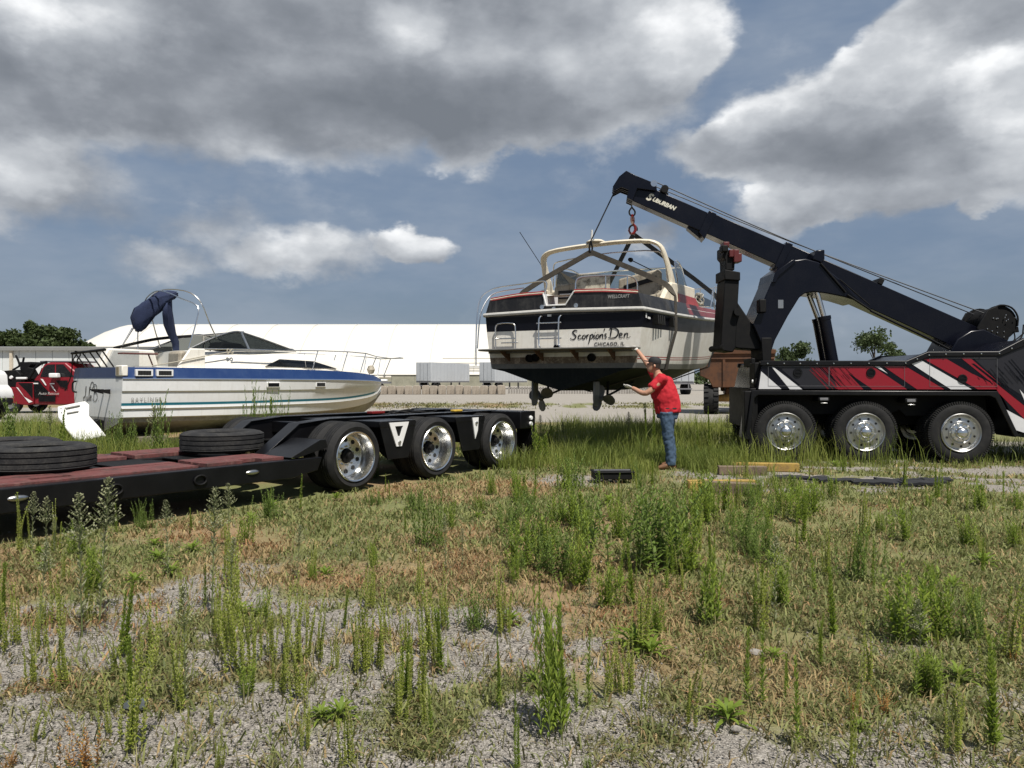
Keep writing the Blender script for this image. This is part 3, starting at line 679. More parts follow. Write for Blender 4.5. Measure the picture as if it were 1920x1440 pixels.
TT.part('guide_roller', bdisc(BL - .36, -.27, .25, .27, .065), M_steel, label='worn steel guide roller'); TT.part('guide_roller', bdisc(BL - .60, -.25, .25, .26, .075), M_blackmatte)
TT.part('roller_bracket', bprism([(BL - .75, .18), (BL - .70, .33), (BL - .52, .34), (BL - .45, .2)], -.26, -.22), M_blackmatte)
# lettering on the boom tip
tx = text_mb('S', .20, .28, .010, 1.0, .001); t2 = text_mb('UBURBAN', .112, .28, .006, .92, .001)
t2.v = [(p[0] + .125, p[1] + .022, p[2]) for p in t2.v]; tx.add(t2.v, t2.f)
sgn = -1 if bs_.y > 0 else 1
place(tx, bp(BL - .34, sgn * .1725, -.06), -bd, bu, bs_ * sgn)
TT.part('boom_lettering', tx, mat('ivory_lettering', (.62, .60, .50), .5), parent=bt, smooth=False)
# elbow that carries the under-lift, read off in the side plane and set at the boom
def ez(u, v): x, z = uv0(u, v); k = 14.68 / 13.72; return (x * k, CAM_H + (z - CAM_H) * k)
elbow = [ez(*p) for p in ((352, 290), (372, 245), (470, 162), (560, 150), (640, 172), (800, 300), (905, 420), (800, 388), (690, 366), (610, 356), (555, 366), (522, 392), (452, 505), (372, 655), (350, 722), (300, 716), (236, 560))]
el = TT.part('elbow_arm', MB().prism(elbow, 14.62, 15.42, 'y'), M_navyblack, bev=.02)
TT.part('elbow_lip', MB().prism([ez(*p) for p in ((350, 300), (366, 238), (474, 158), (500, 168), (392, 260), (372, 300))], 14.58, 15.46, 'y'), M_navyblack, bev=.01)
(x, z) = ez(405, 432); TT.part('rating_plate', MB().box(x - .05, x + .05, 14.613, 14.62, z - .08, z + .08), M_alu, parent=el, smooth=False)
pin = [ez(*p) for p in ((612, 150), (640, 92), (690, 90), (690, 150), (672, 175))]
TT.part('mast_head', MB().prism(pin, 14.70, 15.36, 'y'), M_navyblack, bev=.02)
# lift cylinders
for dy in (-.26, .26):
    a = ez(596, 205); b = ez(682, 512); c = ez(742, 800)
    k = 0 if dy < 0 else .10
    cy = TT.part('lift_cylinder', MB().cyl((b[0] + k, YC + dy, b[1]), (c[0] + k, YC + dy, c[1] - .1), .115, 20).cyl((b[0] + k, YC + dy, b[1] + .02), (b[0] + k + .012, YC + dy, b[1] - .05), .125, 20), M_navyblack)
    TT.part('cylinder_rod', MB().cyl((a[0], YC + dy, a[1]), (b[0] + k, YC + dy, b[1]), .05, 16), M_chrome, parent=cy)
# boom side bracing lines and hose
def ep(u, v, y): x, z = ez(u, v); return (x, y, z)
TT.part('brace_rod', MB().cyl(ep(650, 180, 14.6), ep(805, 360, 14.6), .018, 8).cyl(ep(815, 375, 14.6), ep(960, 470, 14.6), .02, 8).cyl(ep(765, 280, 14.58), ep(950, 440, 14.58), .012, 8), M_blackmatte)
TT.part('hydraulic_hose', MB().tube([ep(960, 472, 14.62), ep(1100, 540, 14.62), ep(1250, 610, 14.62), ep(1450, 712, 14.62)], .022, 8), M_blackmatte)
# under-lift stowed upright at the tail
TT.part('underlift_arm', MB().prism([ez(*p) for p in ((122, 400), (150, 420), (240, 552), (300, 560), (350, 640), (300, 715), (150, 705), (110, 690), (105, 500))], 14.72, 15.30, 'y'), M_blackmatte, bev=.02)
up = TT.part('underlift_post', MB().prism([ez(*p) for p in ((68, 280), (158, 280), (150, 420), (135, 700), (118, 730), (45, 720), (40, 690), (58, 420))], 14.70, 15.28, 'y'), M_blackmatte, bev=.02)
TT.part('post_collar', MB().prism([ez(*p) for p in ((62, 215), (160, 232), (160, 285), (62, 278))], 14.66, 15.32, 'y'), M_blackmatte, bev=.015)
TT.part('post_pin', MB().tube([ep(140, 480, 14.60), ep(140, 480, 15.4)], .075, 16).tube([ep(52, 700, 14.5), ep(52, 700, 15.5)], .06, 14), M_blackmatte)
hd = TT.part('fork_head', MB().prism([ez(*p) for p in ((80, 215), (78, 150), (60, 130), (60, 70), (95, 70), (100, 95), (140, 110), (135, 215))], 14.78, 15.2, 'y'), M_blackmatte, bev=.015)
for u0, v0, u1, v1 in ((62, 40, 98, 72), (98, 88, 126, 135), (126, 88, 158, 168), (150, 112, 176, 165)):
    (xa, za), (xb, zb) = ez(u0, v0), ez(u1, v1); TT.part('fork_clamp', MB().box(xa, xb, 14.72, 14.98, zb, za), mat('dark_red_clamp', (.09, .010, .010), .45), parent=hd, bev=.012)
(xa, za) = ez(48, 88); TT.part('work_lamp', MB().box(xa, xa + .12, 14.68, 14.9, za - .05, za + .08), M_blackmatte, parent=hd, bev=.02)
TT.part('lamp_cable', MB().tube([ep(60, 110, 14.7), ep(40, 140, 14.7), ep(42, 175, 14.7), ep(62, 196, 14.72)], .008, 6), M_blackmatte)
TT.part('base_post', MB().prism([ez(*p) for p in ((285, 640), (350, 640), (345, 800), (290, 800))], 14.6, 15.3, 'y'), M_blackmatte, bev=.015)
TT.part('work_lamp', MB().box(*[ez(262, 0)[0], ez(305, 0)[0]], 14.5, 14.7, ez(0, 488)[1], ez(0, 405)[1]), M_blackmatte, bev=.02)
TT.part('turret', MB().prism([ez(*p) for p in ((1440, 720), (1480, 650), (1560, 600), (1640, 590), (1790, 660), (1790, 740), (1440, 740))], 14.5, 15.4, 'y'), M_navyblack, bev=.02)
# winch behind the boom
(wx, wz) = ez(1762, 548)
wn_ = TT.part('winch', MB().tube([(wx, 14.62, wz), (wx, 14.66, wz)], .33, 28).tube([(wx, 15.24, wz), (wx, 15.28, wz)], .33, 28).tube([(wx, 14.66, wz), (wx, 15.24, wz)], .2, 20), M_blackmatte)
TT.part('winch_coil', MB().tube([(wx + .275 * math.cos(a), 14.67 + .56 * a / (2 * math.pi * 14), wz + .275 * math.sin(a)) for a in np.linspace(0, 2 * math.pi * 14, 280)], .018, 6), M_blackmatte, parent=wn_)
TT.part('winch_bracket', MB().prism([ez(*p) for p in ((1615, 585), (1680, 470), (1740, 445), (1770, 560), (1830, 600), (1790, 690), (1700, 650))], 14.58, 14.62, 'y').prism([ez(*p) for p in ((1615, 585), (1680, 470), (1740, 445), (1770, 560), (1830, 600), (1790, 690), (1700, 650))], 15.28, 15.32, 'y'), M_blackmatte, parent=wn_, bev=.008)
bl = MB()
for k in range(14):
    a = rnd.uniform(0, 6.28); rr_ = rnd.uniform(.1, .3); bl.lathe([(0, -.012), (.012, -.01), (.014, 0)], 8, 'y', (wx + rr_ * math.cos(a), 14.575, wz + rr_ * math.sin(a)))
TT.part('winch_bolt', bl, M_steel, parent=wn_, kind='stuff')
TT.part('winch_motor', MB().prism([ez(*p) for p in ((1835, 560), (1895, 570), (1900, 605), (1850, 605))], 14.7, 15.1, 'y').tube([ep(1700, 470, 14.6), ep(1760, 440, 14.6), ep(1830, 455, 14.6), ep(1868, 510, 14.6), ep(1866, 570, 14.6)], .02, 6), M_blackmatte, parent=wn_, bev=.01)
TT.part('hydraulic_hose', MB().tube([ep(1905, 560, 14.6), ep(1880, 640, 14.55), ep(1800, 690, 14.55)], .014, 6).tube([ep(1845, 600, 14.6), ep(1850, 650, 14.6), ep(1822, 672, 14.6)], .012, 6).tube([ep(1910, 610, 14.6), ep(1860, 650, 14.6), ep(1820, 680, 14.6)], .012, 6), M_blackmatte)
# the two winch lines along the boom
for s, t0 in ((-.16, .40), (.16, .34)):
    mid = bp(4.2, s, .40 if s < 0 else .33)
    TT.part('winch_line', MB().tube([(wx - .15, YC + s, wz + .18), tuple(mid), tuple(bp(BL - .36, s, .33))], .011, 6), M_wire)
TT.part('line_guide', boom_box(2.15, 2.25, .24, .25, .36), M_blackmatte, bev=.01)
# ------------------------------------------------------------------ the lifted cabin cruiser (x forward, y to port, z true height)
HA = R(63)
BA = Thing('cabin_cruiser', 'white and black cabin cruiser hanging in slings from the tow truck boom', 'boat', (.89, 14.12, 1.23), HA)
M_char2 = mat('faded_black_gelcoat', (.016, .016, .018), .34, 0, .3, 2.5, c2=(.05, .049, .047), spec=.3, streak=.35, streak_c=(.10, .095, .09))
M_navy = mat('dark_hull_band', (.004, .0045, .008), .38, 0, .1, 3, c2=(.010, .010, .013), spec=.2)
M_hullw = mat('dirty_white_hull', (.72, .70, .64), .34, 0, .2, 1.6, c2=(.56, .52, .44), coat=.15, streak=.35, streak_c=(.42, .37, .29))
M_pin = mat('red_pinstripe', (.30, .035, .035), .4)
M_boot = mat('black_bottom_paint', (.006, .009, .009), .6, 0, .3, 3, c2=(.016, .018, .016), spec=.15, streak=.3, streak_c=(.022, .022, .02))
M_boot2 = mat('grey_boot_top', (.11, .108, .10), .45, 0, .25, 3, c2=(.19, .18, .16))
M_cream = mat('cream_gelcoat', (.68, .62, .50), .4, 0, .22, 3, c2=(.46, .39, .28), streak=.3, streak_c=(.33, .26, .17))
M_maroon = mat('maroon_vinyl', (.10, .012, .018), .5, 0, .2, 5, c2=(.06, .01, .012))
M_grime = mat('grimy_liner', (.36, .32, .25), .6, 0, .3, 6, c2=(.17, .145, .11), streak=.5, streak_c=(.10, .08, .06))
M_mould = mat('mouldy_panel', (.62, .58, .46), .6, 0, .33, 9, c2=(.09, .075, .05), streak=.25, streak_c=(.2, .16, .1))
M_strap = mat('webbing_strap', (.045, .038, .029), .9, 0, .3, 10, c2=(.08, .07, .055), bump=.4, bs=90)
M_strapk = mat('black_webbing_strap', (.016, .017, .02), .9, 0, .2, 10, bump=.4, bs=90)
A_TAB = [  # s, b, d, r, nb, st, bt, c, cz, k
    (0, 1.58, 2.98, 2.69, 2.37, 1.85, 1.75, 1.43, 1.66, 1.25), (2, 1.72, 3.00, 2.71, 2.40, 1.87, 1.76, 1.53, 1.66, 1.23), (4, 1.76, 3.05, 2.78, 2.48, 1.93, 1.80, 1.50, 1.69, 1.23),
    (6, 1.66, 3.14, 2.90, 2.62, 2.02, 1.87, 1.30, 1.78, 1.30), (7.5, 1.34, 3.24, 3.01, 2.76, 2.16, 2.00, .88, 1.95, 1.50), (8.7, .80, 3.33, 3.11, 2.90, 2.40, 2.27, .42, 2.22, 1.92), (9.6, .06, 3.40, 3.18, 3.00, 2.66, 2.61, .04, 2.59, 2.5)]
def a_ring(row, half=True):
    s, b, d, r, nb, st, bt, c, cz, k = row
    def hw(z): t = max(0, min(1, (z - cz) / (r - cz))); return c + (b - c) * t ** .75
    ins = min(.10, b * .5)
    lv = [(b - ins, d), (b - .02, r + .06), (b - .01, r + .02), (hw(r - .05) - .005, r - .05), (hw(nb), nb), (hw(st + .022), st + .022), (hw(st + .004), st + .004), (hw(st - .02), st - .02), (hw(st - .038), st - .038), (hw(bt), bt), (c, cz), (c * .82, cz - (cz - k) * .12), (c * .45, cz - (cz - k) * .55), (0, k)]
    return s, lv
A_MI = [0, 0, 0, 1, 2, 3, 2, 3, 2, 4, 5, 5, 5]
rows = lerp_table(A_TAB, 30); hull = MB(); rings = []
for row in rows:
    s, lv = a_ring(row); rake = 0
    rings.append([(s - (.0 if s > 1 else 0), y, z) for y, z in lv] + [(s, -y, z) for y, z in lv[::-1][1:]])
hull.loft(rings, False, False, mi=A_MI + A_MI[::-1])
s0, lv = a_ring(rows[0])
for i in range(1, len(lv) - 1):                              # transom, in the same paint bands but streaky dark brown below the platform (upper band is built below)
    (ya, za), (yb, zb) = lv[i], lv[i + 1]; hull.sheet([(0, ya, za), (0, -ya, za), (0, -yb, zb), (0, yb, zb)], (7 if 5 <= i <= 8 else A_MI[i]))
# upper transom with the boarding notch
yt, zt = lv[0]; yb, zb = lv[1]
hull.sheet([(0, yb, zb), (0, .27, zb), (0, .27, 2.83), (0, .33, 3.05), (0, yt, zt)], 0)
hull.sheet([(0, .27, zb), (0, -.10, zb), (0, -.10, 2.83), (0, .27, 2.83)], 0)
hull.sheet([(0, -.10, zb), (0, -yb, zb), (0, -yt, zt), (0, -.26, 3.06), (0, -.10, 2.83)], 0)
for i, f in enumerate(hull.f):                               # the topmost band turns maroon forward of the cockpit
    if hull.mi[i] == 0 and min(hull.v[q][0] for q in f) > 2.5 and sum(hull.v[q][2] for q in f) / len(f) > 2.82: hull.mi[i] = 6
HULL = BA.part('hull', hull, [M_char2, M_navy, M_hullw, M_pin, M_boot2, M_boot, mat('faded_maroon', (.17, .028, .030), .4, 0, .25, 3, c2=(.10, .03, .03)), mat('brown_transom_band', (.13, .095, .065), .7, 0, .33, 5, c2=(.40, .33, .26), streak=.5, streak_c=(.05, .035, .025))], angle=28)
for sg in (1, -1): BA.part('deck_pinstripe', MB().tube([(r_[0], sg * (r_[1] - min(.07, r_[1] * .4)), r_[3] + (r_[2] - r_[3]) * .62) for r_ in rows if r_[0] > 2.5], .012, 5, sm=0), mat('white_pinstripe', (.7, .66, .6), .4), parent=HULL)
rr = MB()                                                    # rubbing strake round the hull
rp = [(row[0], -row[1] - .012, row[3]) for row in rows]; rpp = [(row[0], row[1] + .012, row[3]) for row in rows]
rr.tube([tuple(p) for p in rpp[::-1]] + [(-.025, 1.59, 2.69), (-.03, 1.45, 2.695), (-.03, 0, 2.725), (-.03, -1.45, 2.695), (-.025, -1.59, 2.69)] + [tuple(p) for p in rp], .038, 8)
BA.part('rub_rail', rr, mat('grey_rub_rail', (.50, .49, .46), .4, 0, .2, 5))
notch = BA.part('notch_trim', MB().tube([(-.012, .345, 3.05), (-.012, .28, 2.825), (-.012, -.105, 2.825), (-.012, -.27, 3.06)], .016, 6, sm=0).box(-.01, .5, .27, .33, 2.82, 3.04), M_whitepaint)
BA.part('notch_step', MB().box(.012, .55, -.12, .27, 2.60, 2.82), M_maroon, bev=.01)
for y0, y1 in ((.335, 1.47), (-.27, -1.47)):                  # red and cream coaming stripes on the aft deck edge
    for j, (dz, m) in enumerate(((.012, M_pin), (.036, M_cream), (.060, M_pin))):
        z0 = 3.04; z1 = 2.975
        BA.part('deck_stripe', MB().tube([(-.004 + .008 * j, y0, z0 + dz - .01), (-.004 + .008 * j, (y0 + y1) / 2, (z0 + z1) / 2 + dz + .005), (.01 + .008 * j, y1, z1 + dz - .02)], .012, 6), m)
# deck, coaming and cockpit
dk = MB(); L = [r for r in rows]
def inner(s): return 1.28 if s < 3.4 else None
ring_d = []
for row in L:
    s, b, d = row[0], row[1], row[2]; ins = min(.10, b * .5); o = b - ins
    i_ = min(1.25, max(0, o - .18)) if s < 3.5 else 0
    if s < .34: i_ = 0
    ring_d.append((s, o, i_, d))
for a, b_ in zip(ring_d[:-1], ring_d[1:]):
    for sg in (1, -1):
        if a[2] > 0 and b_[2] > 0 or (a[2] == 0 and b_[2] == 0):
            dk.sheet([(a[0], sg * a[1], a[3]), (b_[0], sg * b_[1], b_[3]), (b_[0], sg * b_[2], b_[3] + .03), (a[0], sg * a[2], a[3] + .03)])
        else:
            i2 = max(a[2], b_[2]); dk.sheet([(a[0], sg * a[1], a[3]), (b_[0], sg * b_[1], b_[3]), (b_[0], sg * i2, b_[3] + .03), (a[0], sg * i2, a[3] + .03)])
BA.part('deck', dk, M_cream, recalc=True)
BA.part('aft_deck', MB().box(.012, .36, .34, 1.40, 2.90, 3.02).box(.012, .36, -1.40, -.27, 2.90, 3.02), M_maroon, bev=.02)
ck = MB(); ck.box(.36, 3.5, -1.26, 1.26, 2.20, 2.24)
BA.part('cockpit_sole', ck, M_grime)
for sg in (1, -1):
    BA.part('cockpit_side', MB().prism([(.36, 2.24), (3.5, 2.24), (3.5, 3.42), (2.6, 3.40), (1.9, 3.16), (1.2, 3.05), (.36, 3.04)], sg * 1.26, sg * 1.33, 'y'), M_grime, bev=.01)
    BA.part('coaming', MB().prism([(1.7, 3.03), (4.2, 3.06), (4.2, 3.50), (2.9, 3.46), (2.3, 3.42), (1.95, 3.22)], sg * 1.34, sg * 1.46, 'y'), M_cream, bev=.03)
BA.part('side_flash', MB().prism([(2.75, 3.02), (4.6, 3.075), (4.2, 3.27), (2.75, 3.24)], -1.475, -1.462, 'y'), M_pin)
st = BA.part('aft_seat', MB().box(.40, .95, -1.2, .9, 2.24, 2.62).box(.40, .56, -1.2, -.35, 2.62, 3.02), M_maroon, bev=.04)
# helm bulkhead, seat backs and the stained panel seen over the transom
BA.part('bulkhead', MB().prism([(1.28, 2.24), (1.28, 3.38), (.95, 3.45), (-.2, 3.52), (-1.28, 3.55), (-1.28, 2.24)], 3.45, 3.52, 'x'), M_grime, bev=.01)
sp = BA.part('stained_panel', MB().prism([(.50, 2.95), (.54, 3.66), (.1, 3.66), (-.20, 3.62), (-.20, 2.95)], 2.10, 2.14, 'x'), M_mould, bev=.006)
BA.part('seat_back', MB().prism([(1.12, 2.9), (1.10, 3.44), (1.0, 3.49), (.58, 3.52), (.58, 2.9)], 2.2, 2.34, 'x'), M_grime, bev=.03)
BA.part('seat_back', MB().prism([(-.28, 2.9), (-.30, 3.56), (-1.15, 3.72), (-1.2, 3.64), (-1.2, 2.9)], 2.35, 2.5, 'x'), M_grime, bev=.04)
wv_ = BA.part('vent_window', MB().box(2.185, 2.198, .66, 1.0, 3.18, 3.36), M_dark, bev=.01)
BA.part('vent_pane', MB().box(2.178, 2.186, .70, .96, 3.22, 3.29), M_whitepaint, parent=wv_)
BA.part('seat_slot', MB().prism([(-.42, 3.32), (-.42, 3.41), (-1.12, 3.58), (-1.12, 3.48)], 2.335, 2.348, 'x'), M_dark)
BA.part('helm_wheel', MB().tube([(3.05 + .05 * math.sin(a), -.75 + .19 * math.cos(a), 3.33 + .19 * math.sin(a)) for a in np.linspace(0, 2 * math.pi, 25)[:-1]], .016, 6, True), M_blackmatte)
# trunk cabin and foredeck
cab = MB(); cr = []
for s, w, zt_, h in ((3.55, 1.46, 3.44, .40), (4.4, 1.40, 3.50, .44), (5.2, 1.26, 3.56, .40), (6.2, 1.06, 3.60, .36), (7.2, .78, 3.56, .26), (8.1, .42, 3.46, .12), (8.6, .10, 3.38, .03)):
    zb_ = zt_ - h - .02
    cr.append([(s, w, zb_), (s, w * .95, zb_ + h * .6), (s, w * .80, zb_ + h * .92), (s, w * .4, zb_ + h * 1.05), (s, 0, zb_ + h * 1.1), (s, -w * .4, zb_ + h * 1.05), (s, -w * .80, zb_ + h * .92), (s, -w * .95, zb_ + h * .6), (s, -w, zb_)])
cab.loft(cr, True, True)
CAB = BA.part('trunk_cabin', cab, M_cream, angle=60)
BA.part('cabin_window', MB().prism([(5.0, 3.26), (5.25, 3.46), (6.6, 3.44), (7.2, 3.34), (6.0, 3.25)], -1.31, -1.0, 'y'), mat('smoked_acrylic', (.012, .013, .016), .08), parent=CAB)
M_glass = glass('windscreen_glass', (.62, .68, .68), .12)
ws_ = BA.part('windscreen_frame', MB().tube([(3.0, -1.40, 3.46), (2.95, -1.34, 3.93), (3.95, -1.22, 3.95), (5.05, -1.05, 3.52)], .020, 6).tube([(3.95, -1.22, 3.95), (4.25, 0, 4.02), (3.95, 1.22, 3.95)], .020, 6).tube([(3.0, 1.40, 3.46), (2.95, 1.34, 3.93), (3.95, 1.22, 3.95), (5.05, 1.05, 3.52)], .02, 6).tube([(4.25, 0, 4.02), (5.3, 0, 3.62)], .016, 6), M_steel)
for sg in (1, -1):
    BA.part('pane', MB().add([(3.0, sg * 1.40, 3.46), (2.95, sg * 1.34, 3.93), (3.95, sg * 1.22, 3.95), (5.05, sg * 1.05, 3.52), (4.2, sg * 1.3, 3.48)], [(0, 1, 2, 3, 4)]), M_glass, parent=ws_, smooth=False)
    BA.part('pane', MB().add([(3.95, sg * 1.22, 3.95), (4.25, 0, 4.02), (5.3, 0, 3.62), (5.05, sg * 1.05, 3.52)], [(0, 1, 2, 3)]), M_glass, parent=ws_, smooth=False)
# radar arch
ar = []
path = [(2.62, 1.40, 3.26), (2.48, 1.37, 3.52), (2.20, 1.33, 3.90), (2.06, 1.27, 4.08), (1.98, 1.08, 4.17), (1.94, .5, 4.22), (1.94, 0, 4.24), (1.94, -.5, 4.25), (1.98, -1.10, 4.22), (2.06, -1.28, 4.13), (2.20, -1.34, 3.94), (2.48, -1.38, 3.56), (2.62, -1.40, 3.28)]
path = catmull([Vector(p) for p in path], 3)
arr = []
for i, p in enumerate(path):
    a = Vector(path[max(0, i - 1)]); b = Vector(path[min(len(path) - 1, i + 1)]); t = (b - a).normalized(); p = Vector(p)
    f_ = Vector((1, 0, 0)); f_ = (f_ - t * f_.dot(t)).normalized(); n_ = t.cross(f_)
    fz = max(0, (3.9 - p.z) / .6); wf = .11 + .12 * fz
    arr.append([p + f_ * wf * math.cos(q) * (1.0) + n_ * .043 * math.sin(q) for q in np.linspace(0, 2 * math.pi, 13)[:-1]])
ARCH = BA.part('radar_arch', MB().loft(arr), M_cream, angle=50)
BA.part('arch_dome', MB().lathe([(0, .06), (.14, .05), (.20, .015), (.2, 0)], 20, 'z', (1.95, .05, 4.285)), M_cream, parent=ARCH)
BA.part('arch_light', MB().cyl((1.9, .12, 4.30), (1.86, .10, 4.54), .022, 8), M_whitepaint, parent=ARCH)
BA.part('spotlight', MB().lathe([(0, -.05), (.04, -.05), (.05, .03), (0, .05)], 14, 'x', (2.4, -.55, 3.95)).cyl((2.4, -.55, 3.95), (2.9, -.85, 3.78), .010, 6), M_blackmatte)
BA.part('whip_antenna', MB().tube([(2.2, 1.36, 3.88), (1.78, 1.72, 4.62)], .007, 6), M_blackmatte)
BA.part('canopy_bow', MB().tube([(2.5, 1.25, 3.5), (2.45, 1.22, 3.95), (2.4, 1.1, 4.02), (2.35, .2, 4.10), (2.35, -.3, 4.12), (2.4, -1.15, 4.08), (2.5, -1.25, 3.9), (2.6, -1.28, 3.45)], .014, 6), M_steel)
# rails
def railpipe(pts, r=.014): return MB().tube(pts, r, 7)
BA.part('stern_rail', railpipe([(.04, -.28, 3.03), (.06, -.30, 3.28), (.08, -.45, 3.33), (.10, -1.25, 3.30), (.2, -1.38, 3.22), (.22, -1.40, 3.0)]).tube([(.1, -1.25, 3.30), (.1, -1.25, 3.0)], .013, 6).tube([(.08, -.85, 3.31), (.08, -.85, 3.02)], .012, 6), M_steel)
BA.part('stern_rail', railpipe([(.04, .34, 3.02), (.06, .30, 3.24), (.12, .40, 3.30), (.3, .9, 3.30), (.3, 1.35, 3.27), (.25, 1.58, 3.22), (.05, 1.70, 3.05), (-.12, 1.69, 2.7), (-.2, 1.67, 2.2), (-.22, 1.66, 1.72)], .013), M_steel)
BA.part('bent_rail', railpipe([(.3, .9, 3.22), (.3, 1.3, 3.19), (.2, 1.52, 3.12), (.05, 1.60, 2.95), (-.1, 1.63, 2.7), (-.14, 1.65, 2.35), (-.16, 1.66, 2.05)], .013), M_steel)
bw = MB(); topp = []
for s, hgt in ((5.2, .0), (5.6, .48), (6.4, .58), (7.2, .62), (8.0, .64), (8.8, .66), (9.5, .68)):
    row = min(rows, key=lambda r_: abs(r_[0] - s)); y = -(row[1] - .14) if s < 9.4 else -.02; topp.append((s, y, row[2] + .02 + hgt))
BR = BA.part('bow_rail', railpipe(topp + [(p[0], -p[1], p[2]) for p in topp[::-1][1:]], .015), M_steel)
for (x, y, z) in topp[1:-1]:
    for sg in (1, -1): BA.part('stanchion', MB().cyl((x, sg * y, z), (x + .06, sg * y * 1.02, z - .62), .013, 7), M_steel, parent=BR)
# transom furniture
def ladder(y0, y1, z0, z1, rungs, m):
    mb = MB(); mb.tube([(-.05, y0, z0), (-.06, y0, z1 - .06), (-.06, y0 + (y1 - y0) * .12, z1), (-.06, y1 - (y1 - y0) * .12, z1), (-.06, y1, z1 - .06), (-.05, y1, z0)], .014, 7)
    for z, a, b in rungs: mb.cyl((-.06, a, z), (-.06, b, z), .012, 7)
    return BA.part('boarding_ladder', mb, m)
ladder(1.32, .90, 2.02, 2.51, [(2.23, 1.32, .90), (2.15, 1.20, .84)], M_steel)
mb = MB()
for y in (.40, .0): mb.tube([(-.01, y + .02 - .06, 2.63), (-.05, y - .02, 2.62), (-.07, y, 2.56), (-.07, y, 2.10), (-.12, y - .06, 2.04), (-.2, y - .14, 2.02)], .016, 7)
for z in (2.50, 2.21): mb.cyl((-.07, .45, z), (-.07, -.05, z), .013, 7)
BA.part('boarding_ladder', mb, M_steel)
PL = BA.part('swim_platform', MB().prism([(0, -1.50), (-.36, -1.50), (-.47, -1.35), (-.50, 0), (-.47, 1.35), (-.36, 1.50), (0, 1.50)], 1.985, 2.022, 'z'), mat('teak_and_grime', (.16, .13, .10), .75, 0, .3, 6, c2=(.07, .06, .05)), bev=.008)
BA.part('platform_edge', MB().tube([(-.02, -1.515, 2.005), (-.365, -1.515, 2.005), (-.482, -1.36, 2.005), (-.514, 0, 2.005), (-.482, 1.36, 2.005), (-.365, 1.515, 2.005), (-.02, 1.515, 2.005)], .018, 6), M_boot2, parent=PL)
for y in (1.05, .35, -.35, -1.05):
    BA.part('platform_bracket', MB().prism([(-.004, 1.98), (-.40, 1.98), (-.02, 1.80), (-.004, 1.80)], y - .012, y + .012, 'y'), mat('rusty_bracket', (.12, .06, .035), .8, 0, .3), parent=PL)
BA.part('platform_batten', MB().box(-.16, -.10, -1.42, 1.42, 1.945, 1.984), M_boot2, parent=PL)
for y, z in ((.62, 1.85), (-.62, 1.85), (.5, 1.86)):
    BA.part('exhaust_pipe', MB().lathe([(.0, -.02), (.055, -.02), (.06, -.06), (.072, -.06), (.075, 0)], 18, 'x', (-.006, y, z)), M_blackmatte, parent=HULL)
for y, z in ((.36, 2.80), (-.32, 2.80), (.12, 2.755)):
    BA.part('deck_fitting', MB().lathe([(0, -.02), (.028, -.02), (.03, -.03), (.042, -.03), (.045, 0)], 14, 'x', (-.004, y, z)), M_steel, parent=HULL)
BA.part('name_plate', MB().box(-.012, -.004, .18, .26, 2.62, 2.66), M_whitepaint, parent=HULL)
BA.part('transom_drain', MB().lathe([(0, -.02), (.03, -.018), (.035, 0)], 12, 'x', (-.004, .10, 2.06)).lathe([(0, -.02), (.03, -.018), (.035, 0)], 12, 'x', (-.004, .04, 2.06)), M_blackmatte, parent=HULL)
for k in range(6):                                           # engine-room louvres in the dark band
    x = .50 + .13 * k + (.35 if k > 3 else 0); BA.part('louvre', MB().prism([(x, 2.46), (x + .07, 2.46), (x + .03, 2.62), (x - .04, 2.62)], -1.745 if k > 3 else -1.70, -1.52, 'y'), M_dark, parent=HULL)
BA.part('port_light', MB().lathe([(.05, -.02), (.06, -.03), (.085, -.03), (.09, .05)], 20, 'y', (6.0, -1.63, 2.75)).disc((6.0, -1.645, 2.75), .055, 'y'), M_blackmatte, parent=HULL)
# underwater gear
for sg in (1, -1):
    y = .62 * sg
    BA.part('rudder', MB().prism([(.10, 1.42), (.34, 1.42), (.32, 1.05), (.26, .96), (.12, .96), (.08, 1.1)], y - .022, y + .022, 'y'), M_boot2, bev=.015)
    BA.part('propeller_shaft', MB().cyl((.52, y, 1.10), (2.4, y, 1.40), .022, 8).cyl((.8, y, 1.15), (.86, y, 1.5), .025, 8), M_blackmatte)
    hubc = Vector((.50, y, 1.10)); pb = MB().tube([(.40, y, 1.085), (.44, y, 1.09), (.58, y, 1.112)], [.015, .045, .045], 12)
    pr = BA.part('propeller', pb, mat('weathered_bronze', (.16, .15, .135), .55, .3, .25))
    for k in range(3):
        a = 2 * math.pi * k / 3 + (.4 if sg > 0 else 1.2); ra = Vector((0, math.cos(a), math.sin(a))); ta = Vector((0, -math.sin(a), math.cos(a))); ax = Vector((1, 0, .15)); rg = []
        for rr_, w in ((.03, .05), (.09, .10), (.16, .125), (.22, .10), (.26, .035)):
            c = hubc + ra * rr_; d = (ta * .8 + ax * .55).normalized() * w; nn = d.cross(ra).normalized() * .007
            rg.append([c - d - nn, c - nn * 1.6, c + d - nn, c + d + nn, c + nn * 1.6, c - d + nn])
        BA.part('blade', MB().loft(rg), MATS['weathered_bronze'], parent=pr, angle=50)
